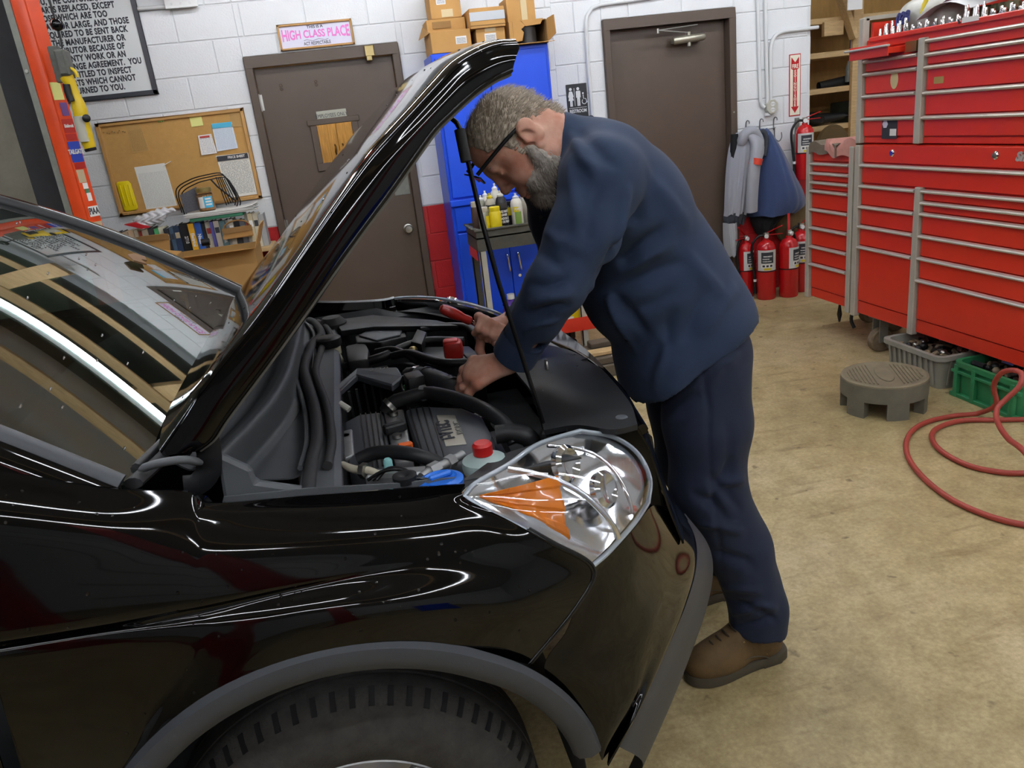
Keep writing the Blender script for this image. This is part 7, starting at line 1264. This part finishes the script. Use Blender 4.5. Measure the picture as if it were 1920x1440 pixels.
# collar: raised band round the neck leaning with the head
cc = []
for a in np.linspace(0, 2*math.pi, 33)[:-1]:
    e = A((0, 1, 0))*math.cos(a)+nrm(np.cross((0, 1, 0), na))*math.sin(a); cc.append((e, a))
up_ = nrm((-.55, 0, .80)); u2 = nrm(np.cross((0, 1, 0), up_))
CN_ = A([[nb+A((.012, 0, -.01))+(A((0, 1, 0))*math.cos(a)*ry+u2*math.sin(a)*rx)+up_*hh for a in np.linspace(0, 2*math.pi, 33)[:-1]] for ry, rx, hh in ((.082, .082, -.035), (.076, .078, -.005), (.071, .074, .022), (.075, .078, .026), (.086, .088, -.012), (.09, .092, -.032))]); g = G().grid(CN_, cv=True); mk('collar', g, 'shirt', shirt, smooth=50)

for px, py in ((1175, 636), (1014, 408)): mk('button', G().lathe([(.006, 0), (.006, .002), (.003, .003), (0, .002)], s_(px, py, 1.76), (-.8, -.6, 0), n=12, caps=False), 'black', shirt)
hemp = [s_(1196, 762, 1.75), s_(1225, 748, 1.71), s_(1262, 725, 1.69), s_(1310, 690, 1.685), s_(1370, 640, 1.695), s_(1412, 604, 1.76)]
# ---- trousers
tr = SDF((.58, 1.52, .03), (1.18, 2.28, 1.06), .0075)
hL, kL, aL = A((.845, 1.785, .92)), A((.825, 1.755, .565)), A((.945, 1.705, .17)); hR, kR, aR = A((.875, 1.98, .93)), A((.885, 2.02, .53)), A((1.0, 2.03, .12))
tr.ell((.855, PY+.005, .93), (.13, .165, .12), None, 0)
tr.chain([hL, (hL+kL)/2, kL, (kL+aL)/2+A((.015, 0, 0)), aL], [.118, .114, .098, .088, .08], .03); tr.chain([hR, (hR+kR)/2, kR, (kR+aR)/2+A((.01, 0, 0)), aR], [.13, .113, .094, .084, .075], .03)
tr.cone(aL, aL+A((-.006, -.005, -.09)), .08, .083, .02); tr.cone(aR, aR+A((.01, 0, -.06)), .075, .075, .02)
tr.cut((.93, 0, .108), (-.1, 0, -1))
P_, Fq = tr.mesh(); P_ = smooth_mesh(P_, Fq, 3); N_ = vnormals(P_, Fq)
fo = [(s_(1380, 880, 1.67), s_(1330, 960, 1.66), .014, -.010), (s_(1405, 900, 1.68), s_(1340, 930, 1.66), .012, .010), (s_(1290, 930, 1.67), s_(1370, 985, 1.65), .014, -.011), (s_(1400, 960, 1.68), s_(1320, 905, 1.66), .012, -.007), (s_(1300, 990, 1.67), s_(1400, 1010, 1.65), .012, .008), (s_(1320, 1040, 1.66), s_(1420, 1075, 1.65), .014, -.009),
 (s_(1355, 1135, 1.64), s_(1440, 1160, 1.63), .011, -.010), (s_(1362, 1155, 1.64), s_(1465, 1145, 1.64), .010, .012), (s_(1370, 1180, 1.64), s_(1468, 1168, 1.64), .009, -.009), (s_(1345, 1110, 1.64), s_(1430, 1120, 1.63), .012, .008), (s_(1310, 700, 1.64), s_(1325, 860, 1.65), .006, -.005), (s_(1325, 860, 1.65), s_(1345, 1100, 1.64), .006, -.004), (s_(1245, 760, 1.68), s_(1300, 745, 1.64), .012, -.006), (s_(1240, 800, 1.68), s_(1310, 770, 1.64), .014, .005), (s_(1395, 660, 1.68), s_(1330, 720, 1.64), .014, .006), (s_(1370, 800, 1.66), s_(1380, 920, 1.66), .016, -.006)]
P_ = folds2(P_, N_, fo); n3 = np.sin(P_[:, 2]*23+1.7*np.sin(P_[:, 0]*29))*np.sin(P_[:, 0]*19+P_[:, 1]*21); P_ = P_+N_*(.0022*n3)[:, None]
trs = mk('trousers', gfrom(smooth_mesh(P_, Fq, 1), Fq), 'trouser', PER, smooth=80)
0 and mk('side_seam', G().tube(cr([s_(1312, 690, 1.632), s_(1318, 780, 1.628), s_(1328, 880, 1.64), s_(1340, 960, 1.645)], 20), .0022, n=5), 'trouser', trs, smooth=60)
# ---- boots
def boot(cx, cy, yaw=0, s=1.0):
    """toe towards -X; length .31"""
    b = SDF((-.2, -.08, -.005), (.18, .08, .2), .0045)
    b.ell((-.105, 0, .045), (.068, .05, .048), None, 0); b.ell((-.06, 0, .05), (.08, .049, .05), None, .03); b.cone((-.05, 0, .055), (.06, 0, .075), .047, .044, .03); b.ell((.07, 0, .055), (.062, .043, .06), None, .03); b.cone((.055, 0, .08), (.068, 0, .15), .047, .05, .03, sq=((0, 1, 0), 1.12)); b.cone((-.085, 0, .062), (.02, 0, .115), .036, .042, .02)
    b.cut((0, 0, .018), (0, 0, -1)); b.cut((.06, 0, .152), (-.25, 0, 1))
    P, Fq = b.mesh(); P = smooth_mesh(P, Fq, 2); R3 = A([[math.cos(yaw), -math.sin(yaw), 0], [math.sin(yaw), math.cos(yaw), 0], [0, 0, 1]]); T = lambda Q: (A(Q)*s)@R3.T+A((cx, cy, 0))
    bt = mk('boot', gfrom(T(P), Fq), 'boot', PER, smooth=70)
    out = [(-.176, 0), (-.165, .03), (-.13, .05), (-.08, .056), (-.03, .05), (.03, .045), (.09, .048), (.128, .035), (.138, 0)]; out = out+[(x, -y) for x, y in out[-2:0:-1]]; o2 = cr(A([(x, y, 0) for x, y in out]), 56, closed=True)
    rows = [o2*A((.97, .94, 1))+A((0, 0, .0)), o2*A((1, 1, 1))+A((0, 0, .004)), o2*A((1.0, 1.0, 1))+A((0, 0, .022)), o2*A((.985, .975, 1))+A((0, 0, .03)), o2*A((.93, .9, 1))+A((0, 0, .031))]
    g = G().grid(T(A(rows).reshape(-1, 3)).reshape(5, 56, 3), cv=True); g.f.append(tuple(range(56))[::-1]); g.m.append(0); g.f.append(tuple(4*56+j for j in range(56))); g.m.append(0); so = mk('sole', g, 'sole', bt, smooth=40)
    mk('heel_block', G().prism(T([(.045, -.046, 0.0), (.045, .046, 0.0), (.1, .047, 0), (.13, .03, 0), (.136, 0, 0), (.13, -.03, 0), (.1, -.047, 0)]), (0, 0, .012)), 'sole', so)
    for k in range(4):
        x = -.092+.021*k; z = .104+.0105*k; w = .024; mk('lace', G().tube(T(cr([(x+.012, -w-.008, z-.022), (x, -w*.5, z-.002), (x-.004, 0, z+.004), (x, w*.5, z-.002), (x+.012, w+.008, z-.022)], 14)), .0026, n=6), 'lace', bt, smooth=60)
        for sd in (-1, 1): p = T([(x+.014, sd*(w+.014), z-.03)])[0]; mk('eyelet', G().sphere(p, .0042, 8, 6), 'brass', bt)
    for sd in (-1, 1): mk('seam_welt', G().tube(T(cr([(-.05, sd*.042, .085), (-.035, sd*.05, .058), (.0, sd*.0495, .058), (.04, sd*.048, .045), (.06, sd*.047, .032)], 16)), .0018, n=5), 'sole', bt, smooth=60)
    mk('heel_seam', G().tube(T(cr([(.07, -.047, .15), (.055, -.0475, .1), (.05, -.049, .05)], 10)), .0022, n=5), mat('boot_edge', '9a7a4a', .7) if 'boot_edge' not in MATS else 'boot_edge', bt, smooth=60)
    mk('sock', G().lathe([(.044, .12), (.046, .15), (.043, .18)], T([(.064, 0, 0)])[0], n=18), 'paper', bt, smooth=50)
boot(.885, 1.70, .1, 1.03); boot(.93, 2.03, .05, 1.0)
# ---- skin: head, neck, forearms and hands as the body
body = G()
f_ = nrm((-.54, 0, -.84)); u_ = nrm((-.84, 0, .54)); l_ = A((0, -1, 0)); HO = A((.43, PY, 1.522)); HM = np.stack([f_, l_, u_], 1); HS = 1.02
def h2w(P): return HO+(A(P)*HS)@HM.T
def w2h(p): return ((A(p)-HO)@HM)/HS
hd = SDF((-.16, -.11, -.17), (.165, .11, .165), .0026)
hd.ell((.004, 0, .040), (.093, .074, .077), None, 0); hd.ell((.042, 0, .058), (.056, .062, .054), None, .03); hd.ell((.048, 0, -.03), (.055, .058, .085), None, .03)
for s in (-1, 1):
    hd.chain([(.0, s*.052, -.03), (.014, s*.05, -.07), (.072, s*.018, -.098)], [.025, .026, .026], .025); hd.ell((.07, s*.04, -.022), (.03, .024, .028), None, .02); hd.ell((.035, s*.056, .005), (.035, .018, .022), None, .02)
hd.ell((.082, 0, -.1), (.025, .028, .02), None, .02); hd.cone((.091, -.034, .036), (.091, .034, .036), .0115, .0115, .014); hd.ell((.098, 0, .03), (.012, .014, .016), None, .012)
for s in (-1, 1): hd.ell((.114, s*.034, .016), (.014, .018, .0095), None, .01, 'sub')
for s in (-1, 1): hd.ell((.086, s*.034, .014), (.014, .0155, .012), None, .005); hd.cone((.0945, s*.048, .013), (.0985, s*.022, .0095), .0022, .0022, .003)
hd.cone((.1, 0, .026), (.117, 0, -.016), .0085, .012, .012); hd.ell((.1195, 0, -.021), (.0125, .0135, .011), None, .008)
for s in (-1, 1): hd.ell((.109, s*.0135, -.026), (.0125, .0085, .0095), None, .006); hd.ell((.114, s*.008, -.036), (.006, .0042, .005), None, .004, 'sub'); hd.cone((.112, s*.02, -.03), (.098, s*.034, -.062), .004, .003, .01, 'sub')
hd.ell((.1, 0, -.056), (.017, .026, .014), None, .012); hd.ell((.112, 0, -.0635), (.008, .021, .0055), None, .004); hd.ell((.109, 0, -.0755), (.0085, .019, .006), None, .004); hd.cone((.118, -.02, -.0695), (.118, .02, -.0695), .003, .003, .003, 'sub')
for s in (-1, 1):
    e = [nrm((.97, s*.12, -.22)), nrm((s*-.25, 1, 0)), nrm((.22, 0, .97))]
    hd.ell((-.012, s*.079, .004), (.021, .008, .033), e, .006); hd.ell((-.017, s*.084, .016), (.022, .007, .022), e, .006); hd.ell((-.004, s*.091, .002), (.0125, .0085, .021), e, .005, 'sub'); hd.ell((.0, s*.0885, -.014), (.006, .006, .008), e, .003, 'sub'); hd.ell((.0, s*.077, -.03), (.01, .006, .011), e, .006); hd.ell((.009, s*.079, .0), (.005, .006, .008), e, .004)
nk = w2h((.565, PY, 1.475)); hd.cone((-.035, 0, -.03), nk, .06, .066, .035); hd.cone((.02, 0, -.085), w2h((.515, PY, 1.42)), .03, .035, .03)
Ph, Fh = hd.mesh(); Ph = smooth_mesh(Ph, Fh, 1, .4); gfrom(h2w(Ph), Fh, 0, body)
# forearms and hands
def finger(S, pts, r): S.chain(pts, r, .006)
hl = SDF((.12, 1.62, .86), (.46, 1.92, 1.22), .0032); KN = aY(888, 700, 1.75); WR = aY(952, 678, 1.712)
hl.chain([E_L, (E_L+W_L)/2, W_L, WR], [.045, .04, .031, .028], .01)
hd_ = nrm(KN-WR); pn = A((.05, -.62, .78)); pn = nrm(pn-hd_*(pn@hd_)); sd_ = np.cross(hd_, pn); sd_ = sd_ if sd_[2] > 0 else -sd_   # back of the hand faces up and to the camera; sd_ towards the thumb
hl.cone(WR, KN, .030, .030, .015, sq=(pn, 1.25)); K = [KN+sd_*(.033-.0225*k)-hd_*(.003*abs(k-1)+.004*(k == 3)) for k in range(4)]
for k in range(4): hl.cone(WR+(K[k]-WR)*.25+sd_*(.004-.003*k), K[k], .0165, .0155, .012); hl.ell(K[k]+pn*.004, (.0125,)*3, None, .008)
for k, L_ in enumerate((.084, .095, .09, .072)):
    dn_f = nrm(aY(862, 752, 1.79)-KN); b1 = nrm(hd_*.62+dn_f*.7+sd_*(.06-.05*k)); b2 = nrm(hd_*.15+dn_f*.9-pn*.35); b3 = nrm(dn_f*.75-pn*.75-hd_*.15); p0 = K[k]; p1 = p0+b1*L_*.47; p2 = p1+b2*L_*.31; p3 = p2+b3*L_*.22; finger(hl, [p0, p1, p2, p3], [.0125, .0106, .0098, .0084]); hl.ell(p1+pn*.001, (.0113,)*3, None, .004)
th0 = WR+hd_*.02+sd_*.024-pn*.012; th1 = th0+nrm(hd_*.75+sd_*.4-pn*.6)*.042; th2 = th1+nrm(hd_*.8-pn*.7)*.036; th3 = th2+nrm(hd_*.5-pn*.9)*.026; hl.chain([th0, th1, th2, th3], [.018, .0135, .012, .0095], .01)
Pp, Fp = hl.mesh(); gfrom(smooth_mesh(Pp, Fp, 1, .4), Fp, 0, body)
hr = SDF((.22, 1.86, .88), (.56, 2.2, 1.26), .0032); WRr = aY(957, 603, 2.02); KR = aY(915, 622, 1.985)
hr.chain([E_R, (E_R+W_R)/2, W_R, WRr], [.044, .038, .03, .026], .01)
ratA, ratB = aY(884, 603, 1.965), aY(947, 634, 1.965); rd = nrm(ratB-ratA); rc_ = (ratA*.42+ratB*.58)
pc_ = (WRr+KR)/2; hr.cone(WRr, KR, .027, .026, .015, sq=((0, 1, 0), 1.0)); hr.ell((WRr+KR)/2+A((-.01, -.006, -.012)), (.04, .026, .036), None, .015)
gx = nrm(np.cross(rd, (0, -1, 0)))  # roughly downwards/left in the picture, perpendicular to the tool
if gx[2] > 0: gx = -gx
for k in range(4):
    c0 = rc_+rd*(.022-.0205*k)+A((0, .012, 0)); kn = c0-gx*.016+A((0, .02, 0)); a1 = c0-gx*.021+A((0, -.022, 0)); a2 = c0+gx*.006+A((0, -.034, 0)); a3 = c0+gx*.024+A((0, -.018, 0)); hr.chain([KR*.4+kn*.6, kn, a1, a2, a3], [.015, .0128, .0115, .0105, .009], .006)
# index finger reaching down, thumb along the tool
i0 = aY(903, 632, 1.985); hr.chain([KR, i0, aY(899, 655, 1.98), aY(908, 678, 1.975), aY(922, 690, 1.98)], [.017, .0135, .012, .0105, .009], .006); t0 = aY(925, 612, 1.97); hr.chain([WRr+A((-.01, -.015, 0)), t0, aY(933, 628, 1.945), aY(930, 645, 1.945)], [.017, .014, .0125, .0105], .008)
Pp, Fp = hr.mesh(); gfrom(smooth_mesh(Pp, Fp, 1, .4), Fp, 0, body)
bo = mk('body', body, 'skin', PER, smooth=80)
for k, L_ in enumerate((0,)): q = aY(930, 644, 1.934); mk('thumbnail', G().sphere(q, (.006, .003, .008), 10, 6), 'nail', bo, smooth=60)
# ---- hair and beard: shells plus short strands
def shell(nm, m_, build, strands, L0, flow, seed, par, skipz=None):
    S = SDF((-.16, -.11, -.17), (.165, .11, .165), .0035); build(S); P, Fq = S.mesh(); N = vnormals(P, Fq); rs = np.random.RandomState(seed); P = P+N*(.0016*np.sin(P[:, [0]]*260+4*np.sin(P[:, [1]]*150))*np.sin(P[:, [2]]*220+P[:, [1]]*140)); o = mk(nm, gfrom(h2w(P), Fq), m_, par, smooth=80)
    Dg = hd.D; g = G(); idx = rs.choice(len(P), strands)
    for i in idx:
        p, n = P[i], N[i]; c = np.round((p-hd.lo)/hd.h).astype(int); c = np.clip(c, 0, hd.n-1)
        if Dg[tuple(c)] < -.001: continue
        d = nrm(flow(p)+n*(.45+.3*rs.rand())+rs.randn(3)*.28); L_ = L0*(.6+.7*rs.rand()); sd = nrm(np.cross(d, n+A((.01, .02, .03))))*.0009; p2 = p+d*L_*.55; p3 = p+d*L_+flow(p)*L_*.35; W = h2w(A([p+sd, p-sd, p2+sd*.8, p2-sd*.8, p3])); g.add(W, [(0, 1, 3, 2), (2, 3, 4)])
    mk(nm+'_strands', g, m_, o, kind='stuff')
    return o
def hb(S):
    S.ell((.002, 0, .0415), (.0965, .0775, .0805), None, 0); S.ell((.038, 0, .0595), (.057, .0635, .055), None, .03); S.cone((-.05, 0, .0), (-.058, 0, -.04), .046, .044, .03); S.cut((.0, 0, .006), (.66, 0, -.75)); S.cut((.07, 0, .09), (1, 0, -.1))
    for s in (-1, 1): S.ell((-.002, s*.085, -.002), (.034, .022, .03), None, .006, 'sub')
    for s in (-1, 1): S.ell((.03, s*.0695, .012), (.013, .0075, .03), None, .01)
mat('hair_top', '9c8c7e', .75, var=.2, vs_=120)
shell('hair', 'hair_grey', hb, 6500, .0095, lambda p: nrm((-.7, .1*np.sign(p[1]), .15-.6*(p[0] < -.05))), 3, PER)
def bb(S):
    for s in (-1, 1): S.chain([(.02, s*.068, .002), (.016, s*.06, -.03), (.024, s*.052, -.072), (.078, s*.02, -.104)], [.006, .018, .03, .03], .02); S.ell((.064, s*.042, -.064), (.03, .022, .03), None, .015); S.cone((.104, s*.004, -.046), (.088, s*.03, -.07), .0075, .009, .006)
    S.ell((.086, 0, -.104), (.032, .036, .028), None, .02); S.cone((.02, 0, -.095), (.07, 0, -.112), .036, .032, .02); S.ell((.112, 0, -.0695), (.02, .019, .0085), None, .005, 'sub')
shell('beard', 'beard_grey', bb, 5000, .010, lambda p: nrm((.35, .1*np.sign(p[1]), -.9)), 5, PER)
for s in (-1, 1):
    g = G(); rs = np.random.RandomState(8)
    for k in range(60):
        t_ = rs.rand(); p = A((.1025-.012*t_, s*(.014+.034*t_), .042+.004*math.sin(3*t_))); d = nrm((.4, s*.8, .1+rs.randn()*.3)); sd = A((0, .0004, .0004)); W = h2w(A([p+sd, p-sd, p+d*.011])); g.add(W, [(0, 1, 2)])
    mk('eyebrow', g, 'hair_grey', PER, kind='stuff')
# ---- glasses pushed up on the brow
gl = thing('glasses', 'black framed glasses worn by the mechanic', 'glasses', h2w([(.11, 0, .06)])[0])
mat('frame_black', '101114', .3)
for s in (-1, 1):
    mk('temple', G().tube(h2w(cr([(-.012, s*.083, .03), (.02, s*.082, .042), (.07, s*.078, .056), (.122, s*.068, .068)], 16)), .0028, n=8, flat=1.6), 'frame_black', gl, smooth=60)
    rim = [h2w([(.124-.012*math.cos(a)*0+.006*abs(math.sin(a)), s*(.034+.027*math.cos(a)), .058+.019*math.sin(a))])[0] for a in np.arange(24)*math.pi/12]; mk('lens_rim', G().tube(rim, .0018, n=6, closed=True), 'frame_black', gl, smooth=60)
    mk('eyeglass_lens', G().prism([p for p in rim], h2w([(.0015, 0, 0)])[0]-h2w([(0, 0, 0)])[0]), 'lens', gl)
mk('bridge', G().tube(h2w(cr([(.126, -.009, .06), (.13, 0, .064), (.126, .009, .06)], 8)), .002, n=6), 'frame_black', gl, smooth=60)
# ---- ratchet with red handle in the far hand
t = thing('screwdriver', 'red handled steel hand tool held in the mechanic far hand', 'hand tool', aY(885, 603, 1.965)); a, b = aY(826, 577, 1.965), aY(884, 603, 1.965)
d = b-a; mk('handle', G().tube([a-d*.01, a+d*.03, a+d*.15, a+d*.4, a+d*.6, a+d*.72, a+d*.86, a+d*.95, b], [.006, .0115, .0145, .0155, .0135, .011, .0125, .012, .008], n=12), mat('tool_red', 'a8241c', .3, coat=.4), t, smooth=35); mk('shaft', G().tube([b, ratB], .0062, n=10), 'chrome', t, smooth=50); mk('ratchet_head', G().sphere(ratB, (.011, .011, .009), 12, 8), 'chrome', t, smooth=50)
